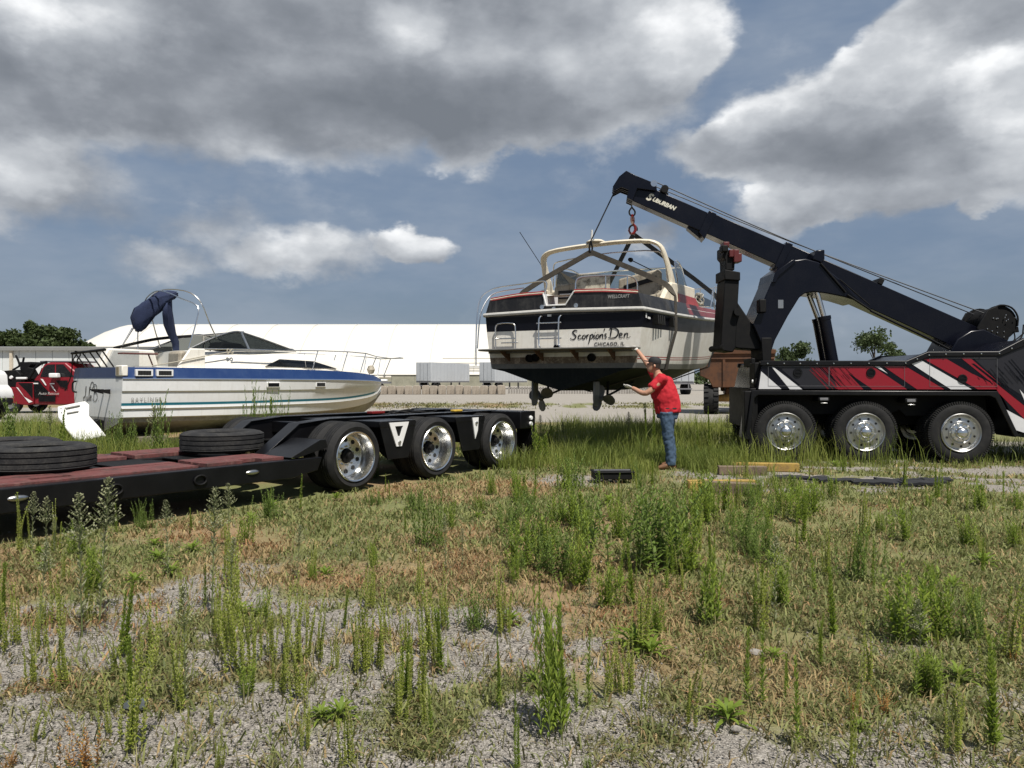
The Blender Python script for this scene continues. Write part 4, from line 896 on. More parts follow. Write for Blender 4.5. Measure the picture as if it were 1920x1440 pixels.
# lettering, drawn with pen strokes on the transom: u to the right (starboard), v up
def tdraw(mb, y, z): return place(mb, (-.006, y, z), (0, -1, 0), (0, 0, 1), (-1, 0, 0))
nm = MB(); w = .013
def S_(pts, dx, w0=w, w1=None): stroke(nm, [(x + dx, y) for x, y in pts], w0, w1)
S_([(.13, .21), (.08, .23), (.03, .19), (.06, .14), (.10, .09), (.06, .03), (.0, .03), (-.02, .06)], 0, w * 1.2)
S_([(.21, .10), (.18, .12), (.15, .08), (.16, .04), (.19, .03), (.22, .06)], 0)
S_([(.29, .12), (.25, .10), (.24, .05), (.27, .03), (.30, .06), (.30, .11), (.28, .12)], 0)
S_([(.33, .12), (.34, .03)], 0); S_([(.335, .08), (.36, .12), (.385, .115)], 0)
S_([(.41, .12), (.40, .02), (.37, -.09)], 0, w * 1.2); S_([(.41, .10), (.45, .13), (.47, .09), (.44, .04), (.405, .05)], 0)
S_([(.50, .12), (.49, .04), (.51, .03)], 0); S_([(.515, .165), (.52, .175)], 0)
S_([(.58, .12), (.54, .10), (.53, .05), (.56, .03), (.59, .06), (.59, .11), (.57, .12)], 0)
S_([(.62, .12), (.62, .03)], 0); S_([(.62, .08), (.65, .12), (.675, .11), (.67, .04), (.69, .03)], 0)
S_([(.715, .25), (.70, .19)], 0, w * .9)
S_([(.76, .12), (.73, .13), (.72, .10), (.745, .07), (.74, .035), (.70, .03)], 0)
S_([(.86, .25), (.83, .05)], 0, w * 1.2); S_([(.81, .23), (.88, .26), (.98, .22), (1.0, .14), (.94, .05), (.83, .03), (.79, .05)], 0, w * 1.2)
S_([(1.02, .08), (1.07, .10), (1.07, .13), (1.03, .13), (1.02, .06), (1.05, .03), (1.09, .05)], 0)
S_([(1.13, .13), (1.12, .03)], 0); S_([(1.12, .08), (1.16, .13), (1.19, .12), (1.18, .05), (1.20, .03), (1.25, .06)], 0, w, w * .6)
nm.v = [(p[0] * .9, p[1] * .80, p[2]) for p in nm.v]
M_ink = mat('black_vinyl_lettering', (.008, .008, .010), .4, 0, .02)
BA.part('boat_name', tdraw(nm, -.22, 2.165), M_ink, parent=HULL, smooth=False)
BA.part('port_of_registry', tdraw(text_mb('CHICAGO, IL', .088, .08, .001, 1.12), -.66, 2.06), M_ink, parent=HULL, smooth=False)
BA.part('maker_lettering', tdraw(text_mb('WELLCRAFT', .085, .1, .002, 1.05, xs=.82), -.92, 2.90), mat('grey_lettering', (.30, .30, .29), .4), parent=HULL, smooth=False)
BA.part('side_badge', MB().box(.10, .16, -1.590, -1.586, 2.54, 2.62).box(.20, .34, -1.60, -1.592, 2.53, 2.565), M_whitepaint, parent=HULL)
# boxes of the anchor locker / bow clutter
BA.part('deck_clutter', MB().tube([(5.2 + .16 * math.sin(a), -1.33 + .06 * math.cos(2.3 * a), 3.36 + .12 * math.cos(a * 1.3)) for a in np.linspace(0, 16, 60)], .018, 6), mat('grey_rope', (.32, .31, .28), .9), kind='stuff')

# ------------------------------------------------------------------ slings and hoisting lines (things of their own), boat frame -> world
ca, sa = math.cos(HA), math.sin(HA)
def bw_(x, y, z): return Vector((.89 + ca * x - sa * y, 14.12 + sa * x + ca * y, z))
FW = Vector((ca, sa, 0)) * .075
def rowat(s): return min(rows, key=lambda r_: abs(r_[0] - s))
def sling(name, s, apex, label, m, spread=0.):
    r_ = rowat(s); b, d, rz, c, cz, k = r_[1] + .035, r_[2], r_[3], r_[7] + .03, r_[8] - .01, r_[9] - .02
    stb = [bw_(*apex), bw_(s, -b + .22, max(d, 3.0) + .30 + spread), bw_(s + .02, -b + .02, d + .06), bw_(s, -b, rz), bw_(s - .02, -b - .01, rz - .3), bw_(s, -c - .05, cz + .25), bw_(s, -c, cz), bw_(s, -c * .5, (cz + k) / 2 + .01), bw_(s, 0, k)]
    prt = [bw_(*apex), bw_(s, b - .22, max(d, 3.0) + .30 + spread), bw_(s + .02, b - .02, d + .06), bw_(s, b, rz), bw_(s, c + .05, cz + .25), bw_(s, c, cz), bw_(s, c * .5, (cz + k) / 2 - .02), bw_(s, .0, k)]
    t = Thing(name, label, 'sling', tuple(bw_(s, 0, k)), 0, 'lifting slings under the hanging boat', world=True)
    for pts in (stb, prt):
        up_ = catmull(pts[:3], 4); sd_ = []
        for i in range(len(up_)):
            d_ = (up_[min(len(up_) - 1, i + 1)] - up_[max(0, i - 1)]).normalized(); f_ = i / (len(up_) - 1); w_ = d_.cross(FW.normalized()); w_ = w_ if w_.z > 0 else -w_
            sd_.append((w_ * (1 - f_ ** 3) + FW.normalized() * f_ ** 3).normalized() * .052)
        t.part('strap_leg', MB().ribbon(up_, sd_, .03), m); t.part('strap_belly', MB().ribbon(pts[2:], FW, .016), m)
    return t
A1 = (1.62, .03, 4.04); A2 = (4.35, .02, 4.86)
sling('lifting_sling', 1.55, A1, 'brown webbing sling round the stern half of the hanging boat', M_strap)
sling('lifting_sling', 6.1, A2, 'dark webbing sling round the bow half of the hanging boat', M_strapk, .1)
a1, a2 = bw_(*A1), bw_(*A2)
top1 = bp(BL + .31, -.13, -.10); top2 = bp(BL - .04, .14, -.10)
solo('hoist_line', MB().tube([top1, a1 + Vector((0, 0, .22))], .014, 7).tube([a1 + Vector((0, 0, .22)), a1 + Vector((.03, 0, .08)), a1 + Vector((0, 0, -.02)), a1 + Vector((-.03, 0, .08)), a1 + Vector((0, 0, .22))], .02, 6), M_blackmatte, 'steel hoist line from the boom nose to the stern sling', 'cable', 'hoist lines on the boom')
hk = Thing('hoist_hook', 'hoist line with red hook holding the bow sling', 'hook', tuple(a2), 0, world=True)
h0 = top2; dv = (a2 - h0)
hk.part('line', MB().tube([h0, h0 + dv * .28], .014, 7).tube([h0 + dv * .28, h0 + dv * .38 + Vector((.06, 0, 0)), h0 + dv * .46 + Vector((.05, 0, 0)), h0 + dv * .5, h0 + dv * .46 - Vector((.05, 0, 0)), h0 + dv * .38 - Vector((.06, 0, 0)), h0 + dv * .28], .018, 7), M_blackmatte)
hk.part('swivel', MB().tube([h0 + dv * .48, h0 + dv * .54, h0 + dv * .62, h0 + dv * .70], [.03, .05, .055, .03], 10), M_lampred)
hp = [h0 + dv * .70 + Vector((x, 0, z)) for x, z in ((0, 0), (.05, -.06), (.06, -.14), (.02, -.22), (-.05, -.22), (-.09, -.15), (-.07, -.10))]
hk.part('hook', MB().tube(hp, [.03, .032, .034, .036, .03, .022, .012], 8), M_lampred)
hk.part('shackle', MB().tube([h0 + dv * .86 + Vector((.09 * math.cos(a), 0, .10 * math.sin(a))) for a in np.linspace(-.3, math.pi + .3, 10)], .022, 7), M_blackmatte)
# ------------------------------------------------------------------ grounded white and blue cruiser (x forward, y to port)
HB = math.atan2(.75, .66)
BB = Thing('grounded_cruiser', 'white cruiser with blue stripe and folded blue canopy resting on the ground', 'boat', (-8.57, 15.85, .05), HB)
M_bw = mat('chalky_white_hull', (.74, .75, .755), .34, 0, .12, 2, c2=(.63, .63, .61), coat=.2, streak=.18, streak_c=(.40, .37, .31))
M_blue = mat('blue_deck_stripe', (.010, .032, .115), .35, 0, .2, 3, c2=(.02, .05, .14), spec=.35, streak=.2, streak_c=(.05, .08, .16))
M_deckw = mat('warm_white_deck', (.78, .75, .68), .4, 0, .14, 3, c2=(.58, .53, .45), streak=.2, streak_c=(.4, .34, .26))  # one warm white for deck and cabin mouldings
M_teal = mat('teal_stripe', (.012, .13, .18), .35)
M_bgrey = mat('grey_hull_bottom', (.30, .295, .275), .6, 0, .3, 3, c2=(.16, .15, .13), streak=.4, streak_c=(.12, .11, .09))
M_smoke = mat('smoked_window', (.010, .011, .013), .07)
B_TAB = [  # s, b, dk, r, k1, k2, cz, c, bz, bc, keel
    (0, 1.29, 1.70, 1.48, 1.23, .88, .71, 1.17, .60, 1.10, .30), (2, 1.34, 1.70, 1.47, 1.22, .87, .69, 1.20, .58, 1.12, .27), (4, 1.30, 1.69, 1.46, 1.22, .88, .68, 1.08, .58, .98, .27),
    (5.4, 1.08, 1.66, 1.45, 1.23, .90, .71, .80, .62, .68, .32), (6.5, .68, 1.60, 1.43, 1.25, .97, .80, .42, .74, .32, .46), (7.1, .32, 1.53, 1.41, 1.27, 1.06, .93, .15, .90, .10, .70), (7.42, .03, 1.46, 1.40, 1.33, 1.22, 1.15, .01, 1.12, .01, 1.05)]
brow = lerp_table(B_TAB, 28); rings = []
def b_ring(r_):
    s, b, dk_, rz, k1, k2, cz, c, bz, bc, kl = r_
    def hw(z): t = max(0, min(1, (z - cz) / (rz - cz))); return c + (b - c) * t ** .8
    st1 = k2 + (.11 if s < 7 else .05); st2 = k2 + .055
    return s, [(b - min(.09, b * .4), dk_), (b, rz + .01), (b + .012, rz - .012), (b - .01, rz - .03), (hw(k1) + .012, k1), (hw(k1) - .018, k1 - .035), (hw(st1), st1), (hw(st2), st2), (hw(k2) + .02, k2), (hw(k2) - .012, k2 - .035), (c + .02, cz), (c - .03, cz - .02), (bc, bz), (bc * .5, (bz + kl) / 2), (0, kl)]
B_MI = [1, 2, 0, 0, 0, 0, 3, 0, 0, 0, 0, 4, 4, 4]
for r_ in brow:
    s, lv = b_ring(r_); rings.append([(s, y, z) for y, z in lv] + [(s, -y, z) for y, z in lv[::-1][1:]])
hb = MB().loft(rings, False, False, mi=B_MI + B_MI[::-1])
s, lv = b_ring(brow[0]); tm = list(B_MI); tm[6] = 0
for i in range(len(lv) - 1):
    (ya, za), (yb, zb) = lv[i], lv[i + 1]; hb.sheet([(0, ya, za), (0, -ya, za), (0, -yb, zb), (0, yb, zb)] if yb > 0 else [(0, ya, za), (0, -ya, za), (0, 0, zb)], tm[i])
BH = BB.part('hull', hb, [M_bw, M_blue, mat('blue_grey_rubbing_strip', (.10, .14, .22), .4), M_teal, M_bgrey], angle=26)
# deck plates either side of the cockpit, then the raised cabin
dd = MB()
for a, b_ in zip(brow[:-1], brow[1:]):
    def row2(r_):
        o = r_[1] - min(.09, r_[1] * .4); i_ = max(0, min(1.02, o - .14)) if .35 < r_[0] < 1.75 else 0; return r_[0], o, i_, r_[2]
    A_, B_ = row2(a), row2(b_); i_ = A_[2] if A_[2] == 0 or B_[2] == 0 else None
    for sg in (1, -1):
        ia, ib = (A_[2], B_[2]) if (A_[2] > 0) == (B_[2] > 0) else (max(A_[2], B_[2]),) * 2
        dd.sheet([(A_[0], sg * A_[1], A_[3]), (B_[0], sg * B_[1], B_[3]), (B_[0], sg * ib, B_[3] + .02), (A_[0], sg * ia, A_[3] + .02)])
BB.part('deck', dd, M_deckw)
BB.part('cockpit_sole', MB().box(.35, 1.8, -1.03, 1.03, .98, 1.02), M_bgrey)
for sg in (1, -1): BB.part('cockpit_side', MB().box(.35, 1.75, min(sg * 1.02, sg * 1.07), max(sg * 1.02, sg * 1.07), 1.02, 1.70), M_deckw)
BB.part('bench_seat', MB().box(.5, 1.0, -.9, 1.0, 1.02, 1.45).box(1.05, 1.6, .55, 1.0, 1.02, 1.62), mat('teal_vinyl', (.04, .10, .115), .6, 0, .25), bev=.05)
BB.part('engine_box', MB().prism([(.30, 1.62), (.52, 2.14), (1.52, 2.12), (1.66, 1.62)], .78, 1.06, 'y'), M_deckw, bev=.03)
BB.part('side_panel', MB().prism([(.42, 1.66), (.60, 2.10), (1.15, 2.10), (1.15, 1.66)], .70, .77, 'y'), mat('pale_grey_panel', (.40, .40, .38), .5), bev=.01)
BB.part('helm_seat', MB().prism([(1.30, 1.3), (1.33, 2.05), (1.48, 2.08), (1.62, 1.3)], -.85, -.30, 'y'), M_grime, bev=.05)
cb = []
for s, w_, z0, z1 in ((1.62, 1.14, 1.70, 2.08), (2.5, 1.15, 1.70, 2.12), (3.5, 1.10, 1.70, 2.13), (4.2, 1.04, 1.70, 2.12), (5.0, .88, 1.68, 2.05), (5.8, .64, 1.64, 1.92), (6.5, .36, 1.60, 1.75), (6.9, .12, 1.57, 1.62)):
    h = z1 - z0; z0 -= .03
    cb.append([(s, w_, z0), (s, w_ * .93, z0 + h * .72), (s, w_ * .80, z0 + h * .97), (s, w_ * .4, z0 + h * 1.08), (s, 0, z0 + h * 1.12), (s, -w_ * .4, z0 + h * 1.08), (s, -w_ * .80, z0 + h * .97), (s, -w_ * .93, z0 + h * .72), (s, -w_, z0)])
CB = BB.part('cabin', MB().loft(cb), M_deckw, angle=50)
for sg in (-1, 1):
    BB.part('cockpit_wing', MB().prism([(1.12, 1.69), (1.75, 1.69), (1.75, 2.11), (1.42, 2.11), (1.18, 1.76)], min(sg * 1.09, sg * 1.15), max(sg * 1.09, sg * 1.15), 'y'), M_deckw, parent=CB, bev=.02)
    pts = [(3.2, 1.76), (3.6, 1.93), (4.6, 1.90), (5.4, 1.73), (4.4, 1.735)]
    def cw(x): return float(np.interp(x, [1.62, 2.5, 3.5, 4.2, 5.0, 5.8, 6.5], [1.14, 1.15, 1.10, 1.04, .88, .64, .36]))
    mb = MB(); mb.add([(x, sg * (cw(x) * (1 - .07 * max(0, (z - 1.68) / .3)) + .030), z) for x, z in pts] + [(x, sg * (cw(x) * (1 - .07 * max(0, (z - 1.68) / .3)) - .05), z) for x, z in pts],
                       [(0, 1, 2, 3, 4), (9, 8, 7, 6, 5)] + [(i, i + 5, (i + 1) % 5 + 5, (i + 1) % 5) for i in range(5)])
    BB.part('cabin_window', mb, M_smoke, parent=CB, smooth=False)
# windscreen
M_g2 = glass('tinted_windscreen', (.22, .24, .24), .18)
W = {'a': (1.45, 1.06, 2.10), 'b': (2.44, .92, 2.50), 'c': (2.73, .88, 2.52), 'd': (4.17, .82, 2.13), 'e': (2.83, 1.04, 2.13), 'm': (3.2, 0, 2.58), 'n': (4.5, 0, 2.22)}
def wp(k, sg): x, y, z = W[k]; return (x, sg * y, z)
fr = MB(); pn = []
for sg in (1, -1):
    fr.tube([wp('a', sg), (1.95, sg * .99, 2.33), wp('b', sg), wp('c', sg), wp('d', sg)], .022, 7).tube([wp('c', sg), wp('e', sg)], .028, 7).tube([wp('a', sg), wp('e', sg), wp('d', sg)], .018, 6)
fr.tube([wp('c', 1), W['m'], wp('c', -1)], .022, 7).tube([W['m'], W['n']], .022, 7).tube([wp('d', 1), W['n'], wp('d', -1)], .018, 6)
WF = BB.part('windscreen_frame', fr, M_alu)
for sg in (1, -1):
    for q in ((wp('a', sg), (1.95, sg * .99, 2.33), wp('b', sg), wp('c', sg), wp('e', sg)), (wp('e', sg), wp('c', sg), wp('d', sg)), (wp('c', sg), W['m'], W['n'], wp('d', sg))):
        BB.part('pane', MB().sheet(list(q)), M_g2, parent=WF, smooth=False)
BB.part('frame_seal', MB().tube([(.72, .98, 2.15), (1.2, 1.0, 2.28), (1.7, .99, 2.40), (2.44, .92, 2.49)], .035, 7), M_blackmatte, parent=WF)
BB.part('helm_console', MB().prism([(2.2, 2.05), (2.35, 2.30), (2.8, 2.27), (3.1, 2.1)], -.75, -.2, 'y'), M_blackmatte, bev=.04)
BB.part('helm_wheel', MB().tube([(2.12, -.5 + .17 * math.cos(a), 2.17 + .17 * math.sin(a)) for a in np.linspace(0, 2 * math.pi, 21)[:-1]], .014, 6, True), M_blackmatte)
# folding top: bows and the bunched canvas
BB.part('canopy_bow', MB().tube([(2.10, -.98, 2.34), (1.9, -1.02, 2.7), (1.74, -1.0, 3.1), (1.6, -.8, 3.32), (1.45, -.3, 3.42), (1.4, .3, 3.42), (1.42, .8, 3.25), (1.6, 1.0, 2.7), (1.75, 1.0, 2.2)], .014, 7), M_steel)
BB.part('canopy_bow', MB().tube([(1.43, -1.06, 2.11), (1.62, -1.04, 2.75), (1.66, -1.0, 3.02), (1.5, -.6, 3.2), (1.35, -.1, 3.38), (1.3, .3, 3.4), (1.3, .8, 3.2), (1.25, 1.0, 2.6), (1.25, 1.0, 2.13)], .014, 7), M_steel)
BB.part('canopy_strut', MB().tube([(.85, .98, 2.13), (1.1, .95, 2.62)], .012, 6).tube([(.85, .98, 2.13), (1.35, 1.0, 2.95)], .012, 6), M_steel)
M_canvas = mat('navy_canvas', (.010, .018, .055), .85, 0, .3, 5, c2=(.022, .035, .085), bump=.6, bs=14)
def rumple(rings, amp, seed):
    r_ = random.Random(seed); out = []
    for i, rg in enumerate(rings):
        ph = r_.uniform(0, 6); out.append([Vector(p) + Vector((math.sin(j * 1.7 + ph), math.cos(j * 2.3 + ph * 1.3), math.sin(j * 2.9 + ph))) * amp * r_.uniform(.5, 1) for j, p in enumerate(rg)])
    return out
def blob_ring(c, rx, ry, rz_, ax, n=14):
    a = Vector(ax).normalized(); u = a.cross(Vector((0, 0, 1))).normalized(); v = a.cross(u); return [Vector(c) + u * rx * math.cos(2 * math.pi * k / n) + v * ry * math.sin(2 * math.pi * k / n) for k in range(n)]
cv = []
for t, c, rx, ry in ((0, (1.80, .28, 3.40), .04, .04), (1, (1.70, .36, 3.36), .09, .11), (2, (1.58, .46, 3.28), .12, .16), (3, (1.46, .57, 3.16), .13, .19), (4, (1.34, .70, 3.00), .12, .22), (5, (1.22, .82, 2.84), .11, .24), (6, (1.15, .90, 2.70), .09, .19), (7, (1.14, .92, 2.60), .03, .05)):
    cv.append(blob_ring(c, rx, ry, 0, (-1.0, .9, -.75), 18))
CVS = BB.part('canopy_canvas', MB().loft(rumple(cv, .030, 3)), M_canvas, angle=80)
cv = []
for c, rx, ry in (((1.66, .44, 3.22), .08, .13), ((1.68, .50, 2.98), .10, .16), ((1.76, .60, 2.74), .10, .14), ((1.90, .72, 2.50), .09, .10), ((2.0, .80, 2.32), .07, .09), ((2.03, .82, 2.14), .06, .085), ((2.05, .83, 2.06), .04, .05)):
    cv.append(blob_ring(c, rx, ry, 0, (.25, .3, -1.0), 16))
BB.part('hanging_flap', MB().loft(rumple(cv, .024, 8)), M_canvas, parent=CVS, angle=80)
# stern rack, benches, fittings
rk = MB().tube([(-.05, 1.24, 2.02), (.0, -.42, 2.06)], .028, 8)
for y in (1.1, .7, .3, -.05, -.38): rk.tube([(-.03, y, 2.03), (.14, y - .12, 1.71)], .016, 6)
rk.tube([(-.05, 1.2, 2.03), (.0, 1.42, 1.55), (-.1, 1.5, 1.2)], .012, 6)
BB.part('stern_rack', rk, M_blackmatte)
BB.part('rope_coil', MB().tube([(-.06 + .03 * math.sin(3 * a), .92 + .13 * math.cos(a), 1.93 + .13 * math.sin(a)) for a in np.linspace(0, 18, 70)], .014, 6), M_blackmatte)
BB.part('side_table', MB().box(.0, .70, -1.28, -1.04, 1.955, 1.985).cyl((.55, -1.16, 1.955), (.66, -1.12, 1.72), .016, 6), mat('faded_red_wood', (.14, .05, .045), .7, 0, .25), bev=.006)
BB.part('gate_trim', MB().box(-.02, .10, -1.302, -.98, 1.52, 1.735), M_deckw, bev=.02)
BB.part('gate_recess', MB().box(-.028, -.021, -1.16, -1.04, 1.55, 1.70), mat('tan_recess', (.28, .23, .15), .7))
for x0 in (.23, .64):
    fr_ = BB.part('vent_frame', MB().box(x0, x0 + .34, -1.335, -1.27, 1.52, 1.655), M_whitepaint, bev=.006)
    BB.part('vent_grille', MB().box(x0 + .04, x0 + .30, -1.339, -1.336, 1.545, 1.63), M_dark, parent=fr_)
    for k in range(5): BB.part('grille_slat', MB().box(x0 + .05 + .055 * k, x0 + .056 + .055 * k, -1.343, -1.340, 1.545, 1.63), M_blackmatte, parent=fr_)
for x0, ln, fr2 in ((3.12, .30, 1), (4.48, .28, 1), (6.15, .2, 0)):       # hull port lights
    rb = b_ring(min(brow, key=lambda q: abs(q[0] - x0 - .15)))[1]; y0 = rb[3][0]; sl_ = (b_ring(min(brow, key=lambda q: abs(q[0] - x0 - ln)))[1][3][0] - b_ring(min(brow, key=lambda q: abs(q[0] - x0)))[1][3][0]) / ln
    Mx = Matrix.Translation((x0, -y0 + .015, 1.335)) @ Matrix.Rotation(-math.atan(sl_), 4, 'Z')
    if fr2:
        pf = BB.part('port_light', MB().box(-.02, ln + .02, -.035, .02, -.065, .065, Mx), M_whitepaint, bev=.012)
        BB.part('pane', MB().box(.01, ln - .01, -.039, -.036, -.04, .04, Mx), M_smoke, parent=pf)
    else: BB.part('port_light', MB().box(0, ln, -.03, .02, -.035, .035, Mx), M_smoke)
# bow rail and pulpit
tp = []
for s, hgt in ((2.3, .38), (3.2, .42), (4.6, .47), (5.6, .50), (6.4, .53), (7.1, .56), (7.6, .58), (8.05, .60)):
    r_ = min(brow, key=lambda q: abs(q[0] - min(s, 7.3))); y = r_[1] - .10 if s < 7 else .22; tp.append((s, -max(y, .20), r_[2] + hgt))
BRB = BB.part('bow_rail', MB().tube(tp + [(8.12, 0, 2.08)] + [(p[0], -p[1], p[2]) for p in tp[::-1]], .014, 7), M_steel)
for (x, y, z) in tp[2:-1]:
    for sg in (1, -1): BB.part('stanchion', MB().cyl((x, sg * y, z), (x - .18, sg * y * (1.0 if x < 7 else .6), z - .50), .012, 6), M_steel, parent=BRB)
BB.part('anchor_roller', MB().box(7.2, 7.75, -.08, .08, 1.50, 1.56), M_deckw, bev=.015)
BB.part('fender_ball', MB().lathe([(0, -.12), (.07, -.10), (.11, 0), (.07, .10), (0, .12)], 16, 'z', (6.85, -.30, 1.72)), M_grime)
BB.part('mooring_line', MB().tube([(.6, -1.22, 1.73), (1.1, -1.18, 1.82), (1.7, -1.18, 1.95), (2.3, -1.17, 2.06)], .012, 6).tube([(2.3 + .07 * math.cos(a), -1.18, 2.07 + .05 * math.sin(2 * a)) for a in np.linspace(0, 14, 50)], .012, 6), mat('pale_rope', (.40, .37, .30), .9))
# transom: handle, step bracket, outdrive, writing
BB.part('grab_handle', MB().tube([(-.01, 1.08, 1.42), (-.06, 1.12, 1.40), (-.07, 1.14, 1.30), (-.06, 1.12, 1.20), (-.01, 1.08, 1.18)], .018, 7), M_blackmatte)
BB.part('step_bracket', MB().prism([(-.01, 1.26), (-.24, 1.25), (-.24, 1.22), (-.01, 1.16)], -.72, -.70, 'y').prism([(-.01, 1.26), (-.24, 1.25), (-.24, 1.22), (-.01, 1.16)], -.38, -.36, 'y').box(-.26, -.22, -.74, -.34, 1.24, 1.265), M_blackmatte)
BB.part('outdrive', MB().prism([(-.02, .62), (-.12, .66), (-.34, .55), (-.38, .42), (-.28, .22), (-.32, .06), (-.24, .03), (-.10, .22), (-.02, .35)], -.45, -.25, 'y').box(-.40, -.2, -.50, -.2, .36, .39), M_blackmatte, bev=.03)
BB.part('broken_trim', MB().prism([(-.3, .0), (-.5, .42), (-.42, .46), (-.16, .08)], -.95, -.80, 'y'), M_bw, bev=.02)
jb = MB(); w = .011
def J(pts, w0=w): stroke(jb, pts, w0)
J([(.06, .02), (.0, .02), (.0, .09), (.08, .12), (.13, .22), (.15, .32), (.12, .30), (.10, .15), (.07, -.02), (.02, -.06)])
J([(.17, .12), (.16, .04), (.20, .03), (.23, .12)]); J([(.23, .12), (.23, .04), (.26, .04)])
J([(.27, .04), (.33, .22), (.36, .30), (.33, .31), (.30, .18), (.29, .04), (.31, .04)]); J([(.34, .12), (.33, .04), (.36, .05)])
J([(.37, .08), (.42, .10), (.42, .13), (.38, .13), (.37, .06), (.40, .03), (.44, .06)])
J([(.36, .26), (.40, .38), (.48, .42), (.55, .38), (.52, .30), (.46, .30)]); J([(.60, .34), (.54, .04)], w * 1.1)
J([(.50, .30), (.60, .37), (.70, .34), (.70, .24), (.58, .20), (.70, .19), (.74, .10), (.66, .03), (.54, .03), (.49, .08)]); J([(.79, .04), (.80, .045)], w * 1.6)
BB.part('boat_name', place(jb, (-.004, .70, .98), (0, -1, 0), (0, 0, 1), (-1, 0, 0)), M_ink, parent=BH, smooth=False)
BB.part('maker_lettering', place(text_mb('BAYLINER', .095, 0, .0, 1.30, xs=1.15), (.17, -1.252, 1.03), (1, -.012, 0), (0, -.12, 1), (0, -1, 0)), mat('dull_grey_lettering', (.36, .36, .35), .4), parent=BH, smooth=False)
for x in (.7, 2.6, 4.6):
    solo('support_block', MB().box(-.30, .30, -1.05, 1.05, 0, .30), mat('weathered_block', (.16, .14, .11), .9, 0, .3, bump=.5), {.7: 'weathered block under the stern of the grounded white boat', 2.6: 'weathered block under the middle of the grounded white boat', 4.6: 'weathered block under the bow half of the grounded boat'}[x], 'block', 'blocks under the grounded boat',
         (-8.57 + .66 * x, 15.85 + .75 * x, 0), (0, 0, HB), bev=.02)
# white moulded panel lying propped in the weeds by the stern
pn_ = Thing('fibreglass_panel', 'loose white fibreglass panel propped in the weeds behind the boat stern', 'panel', (-8.70, 15.0, 0), R(-10))
def pnl(u, v): return (u, -.30 * v, .30 + v)
out = [(-.62, .56), (.12, .70), (.28, .62), (.42, .36), (.80, .14), (1.18, -.10), (.62, -.22), (.34, -.20), (-.02, .02), (-.44, .30)]
vs = [(u * .76, .55 * v, .47 + v * .8) for u, v in out]; n = len(vs)
mbp = MB().add(vs + [(x, y + .03, z - .05) for x, y, z in vs], [tuple(range(n)), tuple(range(2 * n - 1, n - 1, -1))] + [(i, i + n, (i + 1) % n + n, (i + 1) % n) for i in range(n)])
pn_.part('shell', mbp, mat('clean_white_gelcoat', (.80, .79, .76), .35, 0, .08, 3), bev=.018)
def on(u, v): return (u * .76, .55 * v - .012, .48 + v * .8)
pn_.part('step_recess', MB().tube([on(-.30, .50), on(.06, .57)], .022, 6).tube([on(-.20, .38), on(.10, .43)], .018, 6), M_bgrey)
pn_.part('bolt_hole', MB().tube([on(-.46, .50), on(-.46, .503)], .014, 8).tube([on(-.38, .40), on(-.38, .403)], .014, 8), M_dark)
# ------------------------------------------------------------------ background: buildings
M_fabric = mat('white_roof_fabric', (.60, .58, .53), .6, 0, .15, .08, c2=(.53, .505, .45), streak=.08, streak_c=(.6, .52, .4), detail=3)
HS = Thing('storage_shed', 'long white fabric-roofed storage shed across the back of the yard', 'building', (-40, 200, 0), 0, world=True)
def vault(x, f, n=18): return [(x, 200 - 24 * math.cos(math.pi * k / n) * (1 - .35 * (1 - f)), 2.6 + 13.3 * f * (1 - abs(math.cos(math.pi * k / n)) ** 1.6)) for k in range(n + 1)]
ends = [(-118, .02), (-116, .22), (-113, .45), (-109, .68), (-104, .88), (-100, .985), (-97, 1)]
xs_ = ends + [(x, 1) for x in range(-90, 20, 8)] + [(-80 - x, f) for x, f in ends[::-1]]
HS.part('roof', MB().loft([vault(x, f) for x, f in xs_], False, False), M_fabric, angle=50)
for k in range(11): HS.part('roof_seam', MB().tube([(p[0], p[1] - .05, p[2] + .06) for p in vault(-92 + k * 10.4, 1)[1:10]], .05, 4, sm=0), mat('roof_seam_tape', (.50, .48, .43), .6))
for k in range(28):
    x = -116 + k * 5.2
    HS.part('wall_panel', MB().box(x, x + 5.15, 176.2, 176.5, 0, 2.65), mat('olive_wall_panel', (.30, .29, .22), .7, 0, .2, .5))
for z in (6.3, 5.2, 3.9): HS.part('gutter_line', MB().box(-16, -5, 176.0 + z * .15, 176.3 + z * .15, z, z + .15), mat('grey_gutter', (.35, .32, .26), .6))

LB = Thing('panel_building', 'low white panelled building behind the red tow pickup', 'building', (-40, 61, 0), 0, world=True)
M_panel = mat('white_wall_panel', (.62, .64, .63), .5, 0, .1, .6, c2=(.52, .54, .53))
for k in range(17):
    x = -51.5 + k * 1.30
    LB.part('wall_panel', MB().box(x, x + 1.27, 60.0, 60.2, .15, 3.72), M_panel, bev=.01)
LB.part('roof', MB().prism([(59.7, 3.72), (59.7, 3.98), (66, 4.3), (66, 3.72)], -51.6, -29.2, 'x'), mat('grey_roof_edge', (.22, .22, .21), .6))
LB.part('core_wall', MB().box(-51.4, -29.5, 60.3, 65.8, 0, 3.70), M_seam)
LB.part('downpipe', MB().box(-39.15, -38.95, 59.8, 59.98, 0, 3.75), mat('cream_pipe', (.55, .48, .38), .6))

